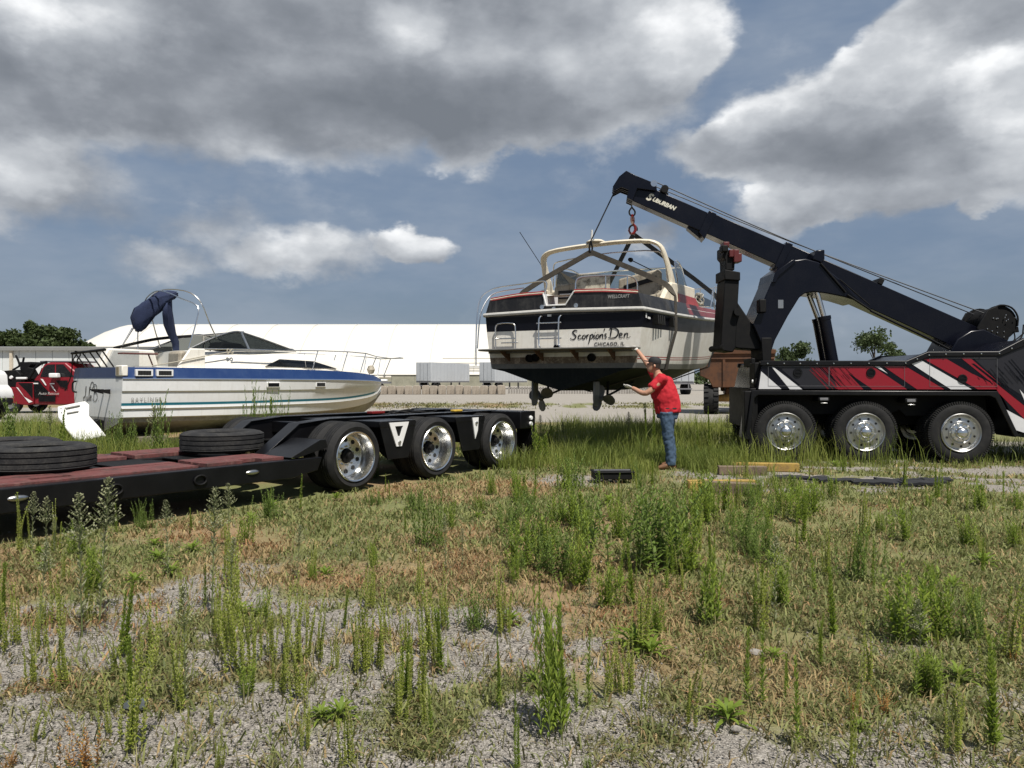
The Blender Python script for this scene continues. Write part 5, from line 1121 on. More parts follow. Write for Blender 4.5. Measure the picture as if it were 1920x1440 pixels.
# box trailers parked far behind
M_box = mat('grey_white_trailer_side', (.48, .50, .52), .45, 0, .15, .3, c2=(.38, .39, .40), streak=.3, streak_c=(.32, .32, .32))
M_box2 = mat('trailer_door', (.40, .42, .44), .45, 0, .15, .5)
def box_trailer(name, label, x, y, phi, L=14.0):
    t = Thing(name, label, 'trailer', (x, y, 0), phi, 'box trailers parked at the back of the yard')
    t.part('box', MB().box(0, L, .0, 2.55, 1.22, 4.08), M_box, bev=.03)
    for k in range(11): t.part('side_rib', MB().box(.6 + k * 1.25, .64 + k * 1.25, -.03, -.002, 1.3, 4.0), M_box2)
    for y0 in (.06, 1.30):
        d = t.part('rear_door', MB().box(-.06, -.004, y0, y0 + 1.19, 1.3, 4.0), M_box2, bev=.01); t.part('lock_rod', MB().cyl((-.09, y0 + .5, 1.3), (-.09, y0 + .5, 4.0), .03, 6), M_steel, parent=d)
    t.part('bottom_rail', MB().box(.02, L, .02, 2.53, 1.02, 1.215), M_seam)
    for xx in (1.5, 2.8):
        for yy in (0.02, 2.0): t.part('wheel', MB().lathe([(.0, .06), (.28, .06), (.3, 0), (.5, 0), (.52, .1), (.52, .4), (.5, .5), (0, .5)], 20, 'y', (xx, yy, .52)), M_rubber)
    t.part('landing_leg', MB().box(L - 3, L - 2.8, .4, .6, .02, 1.0), M_seam); t.part('landing_leg', MB().box(L - 3, L - 2.8, 1.9, 2.1, .02, 1.0), M_seam)
    t.part('underride_bar', MB().box(0, .1, .2, 2.3, .5, .62).box(0, .1, .5, .6, .6, 1.05).box(0, .1, 1.9, 2.0, .6, 1.05), M_seam)
    return t
box_trailer('box_trailer', 'pale grey box trailer left of the hanging boat, further left of two', -12.1, 115, R(69))
box_trailer('box_trailer', 'pale grey box trailer half hidden behind the stern of the hanging boat', -2.5, 114, R(69))
box_trailer('box_trailer', 'white box trailer seen end-on under the bow of the hanging boat', 17.75, 74.8, R(93))
fb = Thing('flatbed_trailer', 'dark flatbed trailer parked behind the bow of the grounded boat', 'trailer', (-19, 100, 0), R(2))
fb.part('bed', MB().box(-8, 3, 0, 2.4, .95, 1.2), M_seam); fb.part('load', MB().box(-6, -1, .4, 2.0, 1.23, 1.75).box(0, 2.6, .5, 1.9, 1.23, 1.5), M_whitepaint, bev=.15)
for xx in (-7, -5.8, 1.8): fb.part('wheel', MB().lathe([(0, 0), (.5, 0), (.52, .1), (.52, .45), (0, .5)], 18, 'y', (xx, -.02, .52)), M_rubber)
# concrete blocks in a row, and the slatted barrier beside it
M_conc = mat('stained_concrete', (.33, .285, .23), .9, 0, .3, 1.2, c2=(.20, .165, .13), bump=.5, bs=12, streak=.35, streak_c=(.13, .105, .08))
cm = []
for q in range(3):
    mb = MB().prism([(-.39 + .02 * q, 0), (.40, 0), (.40, .70), (.30, .88), (-.28, .90 - .02 * q), (-.39, .74)], -.4, .4, 'y'); cm.append(mb.mesh('concrete_block', M_conc))
xb = -15.2
for k in range(18):
    o = bpy.data.objects.new('concrete_block', cm[k % 3]); COL.objects.link(o); o.location = (xb, 76 + .25 * math.sin(k * 1.7), 0); o.rotation_euler = (0, 0, rnd.uniform(-.12, .12)); bevel(o, .04)
    o.scale = (rnd.uniform(.92, 1.02), 1, rnd.uniform(.95, 1.06))
    tag(o, ('eighteenth seventeenth sixteenth fifteenth fourteenth thirteenth twelfth eleventh tenth ninth eighth seventh sixth fifth fourth third second first'.split()[k]) + ' tan concrete block from the right end of the row', 'block', 'concrete blocks in a row'); xb += .83
sb_ = Thing('slatted_barrier', 'low grey slatted barrier beyond the gravel beneath the hanging boat', 'fence', (5, 79, 0), 0, world=True)
for k in range(56):
    x = -.4 + k * .27; sb_.part('slat', MB().box(x, x + .19, 78.9, 79.0, .0, .72 + rnd.uniform(-.03, .03)), mat('grey_slat', (.27, .25, .225), .85, 0, .3))
sb_.part('rail', MB().box(-.5, 14.8, 79.0, 79.08, .5, .6), M_seam)

# ------------------------------------------------------------------ articulated dump truck behind the boat's bow
M_rust = mat('rusty_orange_steel', (.10, .038, .013), .7, 0, .33, 1.2, c2=(.04, .018, .009), bump=.3, bs=8, streak=.5, streak_c=(.05, .025, .014))
M_yel = mat('dirty_yellow_paint', (.36, .20, .04), .55, 0, .3, 2, c2=(.16, .09, .03))
DX, DY = 9.45, 32.4
DT = Thing('dump_truck', 'rusty orange articulated dump truck seen from behind beside the tow truck', 'dump truck', (DX, DY, 0), 0, world=True)
def dz(y0, prof): return [[(DX + x, y0, z) for x, z in prof]]
rear = [(-.95, 1.12), (.95, 1.12), (1.12, 1.45), (1.48, 1.62), (1.52, 2.66), (-1.52, 2.66), (-1.48, 1.62), (-1.12, 1.45)]
front = [(x * .98, z + .25) for x, z in rear]
box = MB(); box.loft([[(DX + x, DY - .5, z) for x, z in rear], [(DX + x, DY + 3.6, z) for x, z in front]]); DT.part('dump_body', box, M_rust, bev=.03)
DT.part('tailgate_rim', MB().box(DX - 1.55, DX + 1.55, DY - .57, DY - .50, 2.52, 2.70).box(DX - 1.5, DX + 1.5, DY - .56, DY - .50, 2.30, 2.36), M_rust, bev=.015)
DT.part('load_heap', MB().loft([[(DX - 1.4, y, 2.70), (DX - .7, y, 2.70 + h * .6), (DX + .1, y, 2.70 + h), (DX + .8, y, 2.70 + h * .6), (DX + 1.4, y, 2.70)] for y, h in ((DY - .45, .05), (DY + .5, .38), (DY + 1.8, .50), (DY + 3.2, .3))], False, False), mat('dark_soil_load', (.02, .021, .026), .9, 0, .3, bump=.8, bs=6))
DT.part('body_rib', MB().box(DX - .55, DX - .45, DY - .56, DY - .50, 1.15, 2.3).box(DX + .45, DX + .55, DY - .56, DY - .50, 1.15, 2.3), M_rust)
big_t = tyre_mesh('tyre', .62, .60, .32, M_rubber, 40, (), 18)
for yy in (DY, DY + 1.75):
    for sx_ in (-1.02, 1.02):
        w_ = DT.part('wheel', MB().lathe([(0, -.2), (.25, -.2), (.33, -.28), (.34, .28), (0, .28)], 24, 'x', (DX + sx_, yy, .62)), M_yel)
        o = bpy.data.objects.new('tyre', big_t); COL.objects.link(o); o.parent = w_; o.location = (DX + sx_ - DX, yy - DY, .62); o.rotation_euler = (0, 0, R(90))
DT.part('axle_housing', MB().tube([(DX - .8, DY, .66), (DX - .3, DY, .7), (DX, DY - .05, .72), (DX + .3, DY, .7), (DX + .8, DY, .66)], [.14, .18, .30, .18, .14], 16), M_yel)
DT.part('differential', MB().lathe([(0, -.42), (.12, -.40), (.22, -.2), (.26, 0), (.26, .1)], 20, 'y', (DX, DY, .78)), M_yel)
DT.part('frame', MB().box(DX - .42, DX + .42, DY - .1, DY + 4.5, .78, 1.10), M_rust, bev=.03)
DT.part('hoist_post', MB().cyl((DX - .5, DY + 2, 1.0), (DX - .5, DY + 3.2, 1.8), .09, 10), M_yel)
cabm = DT.part('cab', MB().box(DX + .05, DX + 1.35, DY + 4.4, DY + 6.0, 1.2, 2.35), M_yel, bev=.06)
DT.part('cab_pillar', MB().box(DX + .05, DX + .13, DY + 4.4, DY + 4.5, 2.35, 3.35).box(DX + 1.27, DX + 1.35, DY + 4.4, DY + 4.5, 2.35, 3.35).box(DX + .05, DX + .13, DY + 5.9, DY + 6.0, 2.35, 3.35).box(DX + 1.27, DX + 1.35, DY + 5.9, DY + 6.0, 2.35, 3.35).box(DX + .62, DX + .68, DY + 4.4, DY + 4.46, 2.35, 3.35), M_blackmatte)
DT.part('cab_roof', MB().box(DX - .02, DX + 1.42, DY + 4.3, DY + 6.1, 3.35, 3.50), M_yel, parent=cabm, bev=.05)
M_tg = glass('green_cab_glass', (.45, .62, .58), .12)
for args in ((.13, 1.27, 4.43, 4.45),): DT.part('rear_pane', MB().box(DX + args[0], DX + args[1], DY + args[2], DY + args[3], 2.38, 3.33), M_tg, parent=cabm)
DT.part('front_pane', MB().box(DX + .13, DX + 1.27, DY + 5.93, DY + 5.95, 2.38, 3.33), M_tg, parent=cabm)
DT.part('driver_seat', MB().box(DX + .45, DX + .95, DY + 5.0, DY + 5.15, 2.2, 3.0), M_blackmatte, bev=.08)

DT.o.rotation_euler = (0, 0, R(-14))
# ------------------------------------------------------------------ red tow pickup far left
RP = Thing('tow_pickup', 'red black and white tow pickup parked behind the grounded boat stern', 'truck', (-20.5, 33.8, 0), 0, world=True)
def rz_(u, v): return (-22.46 + .0026 * u, 3.135 - .0026 * v)
Y0, Y1 = 33.0, 35.1
M_red2 = mat('dark_red_paint', (.20, .008, .016), .35, 0, .1, 2)
RP.part('wrecker_bed', MB().prism([rz_(*p) for p in ((120, 1000), (120, 800), (300, 770), (430, 780), (440, 690), (720, 690), (730, 1050), (600, 1070), (450, 1050))], Y0, Y1, 'y'), M_red2, bev=.03)
RP.part('cab', MB().prism([rz_(*p) for p in ((735, 1060), (735, 640), (800, 560), (900, 385), (1000, 362), (1250, 362), (1480, 560), (1560, 620), (2000, 680), (2060, 780), (2060, 1080))], Y0 + .02, Y1 - .02, 'y'), M_red2, bev=.06)
RP.part('side_window', MB().prism([rz_(*p) for p in ((840, 600), (900, 440), (960, 400), (1080, 395), (1080, 600))], Y0 + .008, Y0 + .02, 'y'), M_smoke)
RP.part('side_window', MB().prism([rz_(*p) for p in ((1100, 600), (1100, 395), (1220, 395), (1400, 600))], Y0 + .008, Y0 + .02, 'y'), M_smoke)
for nm_, m_, polys in (('white_flash', M_whitepaint, [[(770, 470), (870, 400), (860, 470), (820, 560)], [(850, 630), (890, 640), (950, 740), (930, 740)], [(450, 770), (480, 780), (580, 930), (720, 1010), (660, 1030)], [(1010, 720), (1060, 760), (1110, 850), (1050, 790)]]),
                       ('black_flash', M_black, [[(480, 700), (720, 700), (720, 960), (620, 840)], [(740, 660), (820, 660), (900, 760), (1000, 860), (760, 960), (740, 840)], [(280, 870), (400, 1040), (300, 1000)], [(1100, 660), (1300, 660), (1300, 800), (1180, 760)], [(820, 920), (1100, 900), (1100, 1010), (820, 1010)]])):
    for k, p in enumerate(polys): RP.part(nm_, MB().prism([rz_(*q) for q in p], Y0 - .012 - .004 * k - (.003 if nm_[0] == 'w' else 0), Y0 - .008 - .004 * k, 'y'), m_, smooth=False)
lt = text_mb('Auto Rescue', .17, .1, .0, 1.0, .002); place(lt, (rz_(820, 0)[0], Y0 - .034, rz_(0, 895)[1]), (1, 0, 0), (0, 0, 1), (0, -1, 0)); RP.part('door_lettering', lt, mat('ivory_script', (.42, .40, .38), .5), smooth=False)
RP.part('door_handle', MB().box(rz_(740, 0)[0], rz_(815, 0)[0], Y0 - .05, Y0 - .02, rz_(0, 718)[1], rz_(0, 700)[1]), M_whitepaint); RP.part('door_handle', MB().box(rz_(1010, 0)[0], rz_(1085, 0)[0], Y0 - .05, Y0 - .02, rz_(0, 722)[1], rz_(0, 704)[1]), M_whitepaint)
RP.part('side_mirror', MB().prism([rz_(*p) for p in ((1045, 615), (1045, 540), (1180, 540), (1190, 615))], Y0 - .30, Y0 - .02, 'y'), M_whitepaint, bev=.04)
RP.part('light_bar', MB().box(rz_(760, 0)[0], rz_(1440, 0)[0], Y0 + .3, Y1 - .3, rz_(0, 355)[1], rz_(0, 330)[1]), M_seam, bev=.03)
RP.part('headboard_rack', MB().tube([(rz_(640, 630)[0], Y0 + .05, rz_(640, 630)[1]), (rz_(760, 440)[0], Y0 + .05, rz_(760, 440)[1]), (rz_(820, 385)[0], Y0 + .05, rz_(820, 385)[1]), (rz_(940, 355)[0], Y0 + .05, rz_(940, 355)[1])], .06, 8), M_blackmatte)
RP.part('wrecker_boom', MB().prism([rz_(*p) for p in ((130, 700), (110, 500), (340, 480), (420, 560), (430, 770), (140, 780))], Y0 + .4, Y1 - .4, 'y').prism([rz_(*p) for p in ((355, 470), (355, 345), (420, 350), (530, 345), (540, 390), (500, 440), (640, 470), (660, 640), (440, 640))], Y0 + .6, Y1 - .6, 'y'), M_blackmatte, bev=.03)
RP.part('work_lamp', MB().lathe([(0, -.04), (.06, -.04), (.08, 0), (.08, .05)], 14, 'y', (rz_(265, 0)[0], Y0 + .38, rz_(0, 610)[1])), M_clear); RP.part('work_lamp', MB().lathe([(0, -.04), (.06, -.04), (.08, 0), (.08, .05)], 14, 'y', (rz_(145, 0)[0], Y0 + .38, rz_(0, 610)[1])), M_clear)
def rt(*ps): return [(rz_(*p)[0], Y0 + .7, rz_(*p)[1]) for p in ps]
RP.part('lift_arm', MB().tube(rt((215, 480), (320, 420), (325, 385), (290, 290), (265, 240)), .045, 8, sm=2), M_blackmatte); RP.part('lift_arm', MB().tube(rt((385, 350), (402, 270)), .045, 8), M_blackmatte)
RP.part('bed_rail', MB().box(rz_(440, 0)[0], rz_(610, 0)[0], Y0 - .02, Y0 + .1, rz_(0, 640)[1], rz_(0, 605)[1]), M_whitepaint, bev=.02)
for u in (340, 1800):
    x, _ = rz_(u, 0); 
    for y in (Y0 + .01, Y1 - .31):
        w_ = RP.part('wheel', MB().lathe([(0, .02), (.18, .02), (.22, -.01), (.24, .02), (.24, .28), (0, .28)], 22, 'y', (x, y, .42)), M_alu)
        RP.part('tyre', MB().lathe([(.24, .02), (.27, 0), (.38, 0), (.42, .04), (.42, .26), (.38, .3), (.24, .28)], 28, 'y', (x, y, .42)), M_rubber, parent=w_)
RP.part('underbody', MB().box(-22.0, -17.2, Y0 + .3, Y1 - .3, .38, .62), M_blackmatte)

# white pickup, only its nose in view
WP = Thing('white_pickup', 'white pickup whose nose just enters the left edge', 'truck', (-19.5, 26.8, 0), 0, world=True)
def wz(px, py): return ((px - 960) * .0186 - .98, 1.45 - (py - 712) * .0186)
y0, y1 = 26.3, 28.3
nose = [wz(*p) for p in ((-160, 752), (-160, 690), (-40, 690), (0, 693), (8, 696), (13, 703), (14.5, 722), (22, 730), (26, 742), (25, 748), (13, 748))] ; arch = [(wz(-6, 0)[0] + .58 * math.cos(a), .44 + .58 * math.sin(a)) for a in np.linspace(R(42), R(170), 12)]
WP.part('front_body', MB().prism(nose + arch, y0, y1, 'y'), M_whitepaint, bev=.05)
WP.part('cab', MB().prism([wz(*p) for p in ((-300, 752), (-300, 660), (-260, 628), (-190, 626), (-120, 690), (-120, 752))], y0 + .03, y1 - .03, 'y'), M_whitepaint, bev=.06)
WP.part('bumper', MB().prism([wz(*p) for p in ((12, 757), (14, 748), (25, 749), (26, 755), (22, 762))], y0 + .02, y1 - .02, 'y'), M_blackmatte, bev=.02)
WP.part('fog_lamp', MB().box(wz(20, 0)[0], wz(25, 0)[0], y0 - .004, y0 + .1, wz(0, 746)[1], wz(0, 744)[1]), M_dark)
for px in (-6, -260):
    for y in (y0 + .01, y1 - .3):
        w_ = WP.part('wheel', MB().lathe([(0, .03), (.2, .03), (.25, 0), (.26, .28), (0, .28)], 22, 'y', (wz(px, 0)[0], y, .43)), M_alu)
        WP.part('tyre', MB().lathe([(.26, .02), (.28, 0), (.39, 0), (.43, .04), (.43, .24), (.39, .28), (.26, .27)], 28, 'y', (wz(px, 0)[0], y, .43)), M_rubber, parent=w_)

# ------------------------------------------------------------------ trees
M_bark = mat('bark', (.07, .055, .04), .9, 0, .3, 4, bump=.8, bs=20)
LEAF = [leafmat('leaf_dark', (.028, .044, .014), (.085, .115, .036), .8, .25), leafmat('leaf_mid', (.034, .055, .02), (.10, .135, .05), .8, .3)]
def np_mesh(name, V, F, m, tone=None, smooth=False):
    """V (n,3), F (m,3|4) arrays -> mesh"""
    me = bpy.data.meshes.new(name); k = F.shape[1]
    me.vertices.add(len(V)); me.vertices.foreach_set('co', V.astype(np.float32).ravel())
    me.loops.add(F.size); me.loops.foreach_set('vertex_index', F.astype(np.int32).ravel())
    me.polygons.add(len(F)); me.polygons.foreach_set('loop_start', (np.arange(len(F)) * k).astype(np.int32)); me.polygons.foreach_set('loop_total', np.full(len(F), k, np.int32))
    me.update(calc_edges=True); me.materials.append(m)
    if tone is not None:
        at = me.attributes.new('tone', 'FLOAT', 'POINT'); at.data.foreach_set('value', tone.astype(np.float32))
    return me
def tree(label, x, y, h, w, seed, kind=0, base=.18, group='trees beyond the yard', n=2600, leaf=.34, gap=.5):
    rs = np.random.RandomState(seed); t = Thing('tree', label, 'tree', (x, y, 0), rs.rand() * 6, group)
    tk = MB().tube([(0, 0, -.1), (.05, .02, h * .25), (-.05, .05, h * .5), (.03, -.04, h * .82)], [.028 * h, .022 * h, .015 * h, .004 * h], 8)
    lobes = []
    for k in range(int(9 + h * 1.1)):
        a = rs.rand() * 6.28; f = rs.rand() ** .8; zz = h * (base + (1 - base) * (.08 + .84 * f)); prof = math.sin(math.pi * (.12 + .80 * f)) ** .7; r_ = w * .5 * prof * (.35 + .55 * rs.rand())
        lobes.append((r_ * math.cos(a), r_ * math.sin(a), zz, w * (.10 + .13 * rs.rand()) * (.7 + .5 * prof)))
        if k % 2: tk.tube([(0, 0, zz * .62), (r_ * .5 * math.cos(a), r_ * .5 * math.sin(a), zz * .86), (r_ * math.cos(a), r_ * math.sin(a), zz)], [.009 * h, .006 * h, .002 * h], 5)
    t.part('trunk', tk, M_bark, kind='thing')
    L = np.array(lobes); idx = rs.randint(0, len(L), n); d = rs.randn(n, 3); d /= np.linalg.norm(d, axis=1)[:, None]; rad = rs.rand(n) ** .45 * (.85 + .5 * rs.rand(n))
    C = L[idx, :3] + d * (L[idx, 3] * rad)[:, None] * np.array([1, 1, .78])
    u = rs.randn(n, 3); u /= np.linalg.norm(u, axis=1)[:, None]; v = np.cross(u, rs.randn(n, 3)); v /= np.linalg.norm(v, axis=1)[:, None]; s = (leaf * (.5 + .9 * rs.rand(n)))[:, None]
    V = np.stack([C - u * s * .5, C + v * s * .38, C + u * s * .62, C - v * s * .38], 1).reshape(-1, 3); F = np.arange(len(V)).reshape(-1, 4)
    tone = np.repeat(np.clip(.5 * rs.rand(n) + .35 * (rs.rand(len(L))[idx]), 0, 1), 4)
    o = bpy.data.objects.new('crown', np_mesh('crown', V, F, LEAF[kind], tone)); COL.objects.link(o); o.parent = t.o
    return t
names_l = ['dark leafy tree at the left edge above the white panel building', 'dark round tree second from the left edge', 'tallest dark tree of the left treeline', 'dense dark tree right of the tallest one on the left', 'dark tree sloping down towards the white shed', 'lowest dark tree beside the white shed end', 'small shrubby tree at the foot of the white shed end']
for k, (px, top, wpx) in enumerate(((2, 606, 52), (36, 612, 50), (70, 600, 62), (100, 606, 56), (128, 614, 54), (150, 628, 44), (172, 644, 16))):
    Z = 112 + 3 * (k % 3); tree(names_l[k], (px - 960) / 1440 * Z, Z, 1.45 + (712 - top) * Z / 1440, wpx * 1.35 * Z / 1440, 20 + k, 0, .05, 'dark trees at the left', 6500, .46)
for k, px in enumerate((-60, -110)): tree('dark tree just beyond the left edge of the picture' if k == 0 else 'dark tree further beyond the left edge of the picture', (px - 960) / 1440 * 114, 114, 9.5, 6.5, 60 + k, 0, .05, 'dark trees at the left', 2000, .8)
names_r = ['green tree between the hanging boat bow and the underlift post', 'bushy green tree behind the lift cylinders', 'smaller green tree left of the bushy one behind the elbow arm', 'tall airy green tree standing above the tow truck body', 'low green tree right of the tall airy tree', 'thin young tree far right of the airy tree', 'green tree behind the orange dump truck']
for k, (px, top, wpx, sc) in enumerate(((1338, 655, 56, 1), (1492, 645, 66, 1), (1450, 654, 46, 1), (1640, 620, 78, 1), (1680, 658, 34, 1), (1702, 662, 22, 1), (1408, 660, 60, 1))):
    Z = 104 + 4 * (k % 3); tree(names_r[k], (px - 960) / 1440 * Z, Z, 1.45 + (712 - top) * Z / 1440, wpx * 1.2 * Z / 1440, 40 + k, 1, .12, 'trees at the right', 4600 if k != 3 else 4000, .34)
# far belt of scrub on the horizon
def scrub(name, x0, x1, y, h, seed, n):
    rs = np.random.RandomState(seed); X = x0 + (x1 - x0) * rs.rand(n); hh = h * (.45 + .75 * fbm(X * .06 + seed, X * 0 + seed)); C = np.stack([X, y + rs.randn(n) * 3, hh * rs.rand(n) ** .7], 1)
    u = rs.randn(n, 3); u /= np.linalg.norm(u, axis=1)[:, None]; v = np.cross(u, rs.randn(n, 3)); v /= np.linalg.norm(v, axis=1)[:, None]; s = (1.3 * (.5 + rs.rand(n)))[:, None]
    V = np.stack([C - u * s * .5, C + v * s * .4, C + u * s * .6, C - v * s * .4], 1).reshape(-1, 3)
    o = bpy.data.objects.new(name, np_mesh(name, V, np.arange(len(V)).reshape(-1, 4), LEAF[1], np.repeat(rs.rand(n), 4))); COL.objects.link(o)
    return tag(o, 'low belt of green scrub along the horizon', 'scrub', None, 'stuff')
scrub('horizon_scrub', 20, 330, 240, 5.0, 5, 9000)
# ------------------------------------------------------------------ the man steadying the boat (world coordinates)
PM = Thing('person', 'man in red t-shirt, blue jeans and black cap steadying the boat', 'person', (2.57, 12.5, 0), 0, world=True)
M_skin = mat('skin', (.42, .22, .14), .55, 0, .1, 10, c2=(.36, .17, .11)); M_shirt = mat('red_cotton', (.42, .008, .018), .85, 0, .12, 6, c2=(.30, .006, .014), bump=.25, bs=120)
M_jean = mat('blue_denim', (.042, .075, .125), .85, 0, .12, 3, c2=(.075, .115, .17), bump=.3, bs=150); M_glove = mat('pale_work_glove', (.52, .50, .46), .85, 0, .25, 18, c2=(.3, .29, .27))
M_boots = mat('brown_leather', (.16, .075, .035), .7, 0, .2); M_cap = mat('black_cap', (.012, .012, .014), .8, 0, .15); M_hair = mat('dark_hair', (.02, .014, .010), .8)
def limb(mb, pts, rad, flat=1., n=14):
    P = catmull([Vector(p) for p in pts], 5); k = len(pts) - 1; rr_ = []
    for i in range(len(P)):
        f = i / 5; a = min(k - 1, int(f)); rr_.append(rad[a] + (rad[a + 1] - rad[a]) * (f - a) if i < len(P) - 1 else rad[-1])
    return mb.tube(P, rr_, n, flat=flat)
def remesh(o, vox, sm=4, fac=.5):
    m = o.modifiers.new('fuse', 'REMESH'); m.mode = 'VOXEL'; m.voxel_size = vox; m.use_smooth_shade = True
    s = o.modifiers.new('smooth', 'SMOOTH'); s.iterations = sm; s.factor = fac; return o
def wrinkle(o, size, st):
    tx = bpy.data.textures.new('folds', 'CLOUDS'); tx.noise_scale = size; tx.noise_depth = 2; d = o.modifiers.new('folds', 'DISPLACE'); d.texture = tx; d.strength = st; d.mid_level = .5; d.texture_coords = 'LOCAL'
hipL, hipR = (2.50, 12.42, .93), (2.56, 12.62, .93)
kneeL, kneeR = (2.52, 12.40, .50), (2.59, 12.66, .50); ankL, ankR = (2.555, 12.40, .09), (2.63, 12.68, .09)
shL, shR = (2.40, 12.36, 1.46), (2.42, 12.76, 1.48); elL, elR = (2.15, 12.30, 1.235), (2.27, 12.97, 1.74); wrL, wrR = (1.965, 12.52, 1.315), (2.145, 13.155, 1.955)
nk, hd_ = (2.375, 12.565, 1.56), Vector((2.325, 12.57, 1.685))
b = MB()
limb(b, [(2.54, 12.52, .90), (2.54, 12.53, 1.05), (2.48, 12.55, 1.28), (2.42, 12.56, 1.44), nk, (2.35, 12.57, 1.62)], [.12, .13, .145, .12, .062, .058])
for h, k_, a in ((hipL, kneeL, ankL), (hipR, kneeR, ankR)): limb(b, [h, k_, a, (a[0] - .10, a[1] - .01, .05)], [.085, .058, .042, .035])
for s_, e_, w_ in ((shL, elL, wrL), (shR, elR, wrR)): limb(b, [(2.42, 12.56, 1.45), s_, e_, w_], [.07, .062, .046, .034])
# head: skull, jaw, nose, ear, facing -X and a little away
fx = Vector((-.94, .30, .16)).normalized(); fy = Vector((-.30, -.95, 0)).normalized(); fz = fx.cross(fy); fz = fz if fz.z > 0 else -fz
def hp_(a, s, u): return hd_ + fx * a + fy * s + fz * u
sk = []
for u, af, ab, s in ((-.125, .045, -.02, .035), (-.105, .085, .0, .052), (-.075, .098, -.045, .064), (-.04, .092, -.075, .071), (0, .094, -.092, .076), (.04, .095, -.098, .078), (.08, .082, -.09, .070), (.105, .058, -.066, .052), (.12, .02, -.03, .025)):
    sk.append([hp_((af + ab) / 2 + (af - ab) / 2 * math.cos(q), s * math.sin(q), u) for q in np.linspace(0, 2 * math.pi, 17)[:-1]])
b.loft(sk)
b.tube([hp_(.09, 0, .015), hp_(.108, 0, -.012), hp_(.122, 0, -.036), hp_(.098, 0, -.046)], [.010, .014, .017, .012], 8)
for s in (1, -1): b.tube([hp_(-.018, s * .078, .01), hp_(-.024, s * .088, -.012), hp_(-.014, s * .080, -.04)], [.012, .020, .010], 8)
b.tube([hp_(.094, -.02, -.072), hp_(.102, 0, -.072), hp_(.094, .02, -.072)], .008, 6)
body_o = PM._part('body', b, M_skin, None, True, 0, None, None, 60, True); remesh(body_o, .009, 4)
# t-shirt: torso and sleeves fused into one shell
s_ = MB()
limb(s_, [(2.545, 12.52, .90), (2.53, 12.53, 1.05), (2.475, 12.55, 1.28), (2.43, 12.56, 1.43), (2.40, 12.565, 1.52)], [.185, .188, .195, .165, .075], 1.12, 18)
for a, e in ((shL, elL), (shR, elR)):
    a, e = Vector(a), Vector(e); c0 = Vector((2.43, 12.56, 1.42)); limb(s_, [c0, a, a + (e - a) * .35, a + (e - a) * .66], [.10, .090, .084, .080])
so_ = PM._part('t_shirt', s_, M_shirt, body_o, True, 0, None, None, 60, True); remesh(so_, .014, 5); wrinkle(so_, .15, .05); wrinkle(so_, .06, .016)
j_ = MB()
limb(j_, [(2.545, 12.52, 1.0), (2.535, 12.52, .90), (2.53, 12.52, .82)], [.150, .162, .150], 1.1, 18)
for h, k_, a in ((hipL, kneeL, ankL), (hipR, kneeR, ankR)): limb(j_, [h, ((h[0] + k_[0]) / 2 + .0, (h[1] + k_[1]) / 2, .72), k_, ((a[0] + k_[0]) / 2 + .015, (a[1] + k_[1]) / 2, .28), (a[0] + .005, a[1], .06)], [.115, .100, .080, .080, .078])
jo = PM._part('jeans', j_, M_jean, body_o, True, 0, None, None, 60, True); remesh(jo, .014, 4); wrinkle(jo, .10, .04); wrinkle(jo, .045, .014)
PM.part('belt_line', MB().tube([(2.545 + .168 * math.cos(q), 12.52 + .172 * math.sin(q), .985) for q in np.linspace(0, 2 * math.pi, 25)[:-1]], .014, 6, True), M_cap, parent=jo)
# cap with peak, glasses, hair below the cap
cp = []
for u, k in ((.028, 1.0), (.06, 1.02), (.09, .93), (.115, .70), (.128, .35), (.131, .05)): cp.append([hp_(-.002 + .106 * k * math.cos(q), .087 * k * math.sin(q), u + .012) for q in np.linspace(0, 2 * math.pi, 21)[:-1]])
co_ = PM.part('cap', MB().loft(cp), M_cap, parent=body_o, angle=60)
pk = [[hp_(.10 + .0 * t, s * .070 * (1 - t * .25), .045 - .004 * t + .012 * math.cos(s * 1.5)) + fx * (.085 * t * math.cos(s * 1.2)) for s in np.linspace(-1, 1, 9)] for t in (0, .5, 1)]
PM.part('cap_peak', MB().loft(pk, False, False).loft([[p + fz * .006 for p in r_] for r_ in pk], False, False), M_cap, parent=body_o)
PM.part('hair', MB().loft([[hp_(-.012 + (.092 if math.cos(q) < .2 else .05) * math.cos(q), .081 * math.sin(q), u) for q in np.linspace(0, 2 * math.pi, 19)[:-1]] for u in (-.035, .0, .04)]), M_hair, parent=body_o)
PM.part('glasses', MB().tube([hp_(.098, -.05, .008), hp_(.106, 0, .010), hp_(.098, .05, .008)], .011, 6).tube([hp_(.098, .055, .012), hp_(.0, .082, .014)], .004, 6).tube([hp_(.098, -.055, .012), hp_(.0, -.082, .014)], .004, 6), M_dark, parent=body_o)
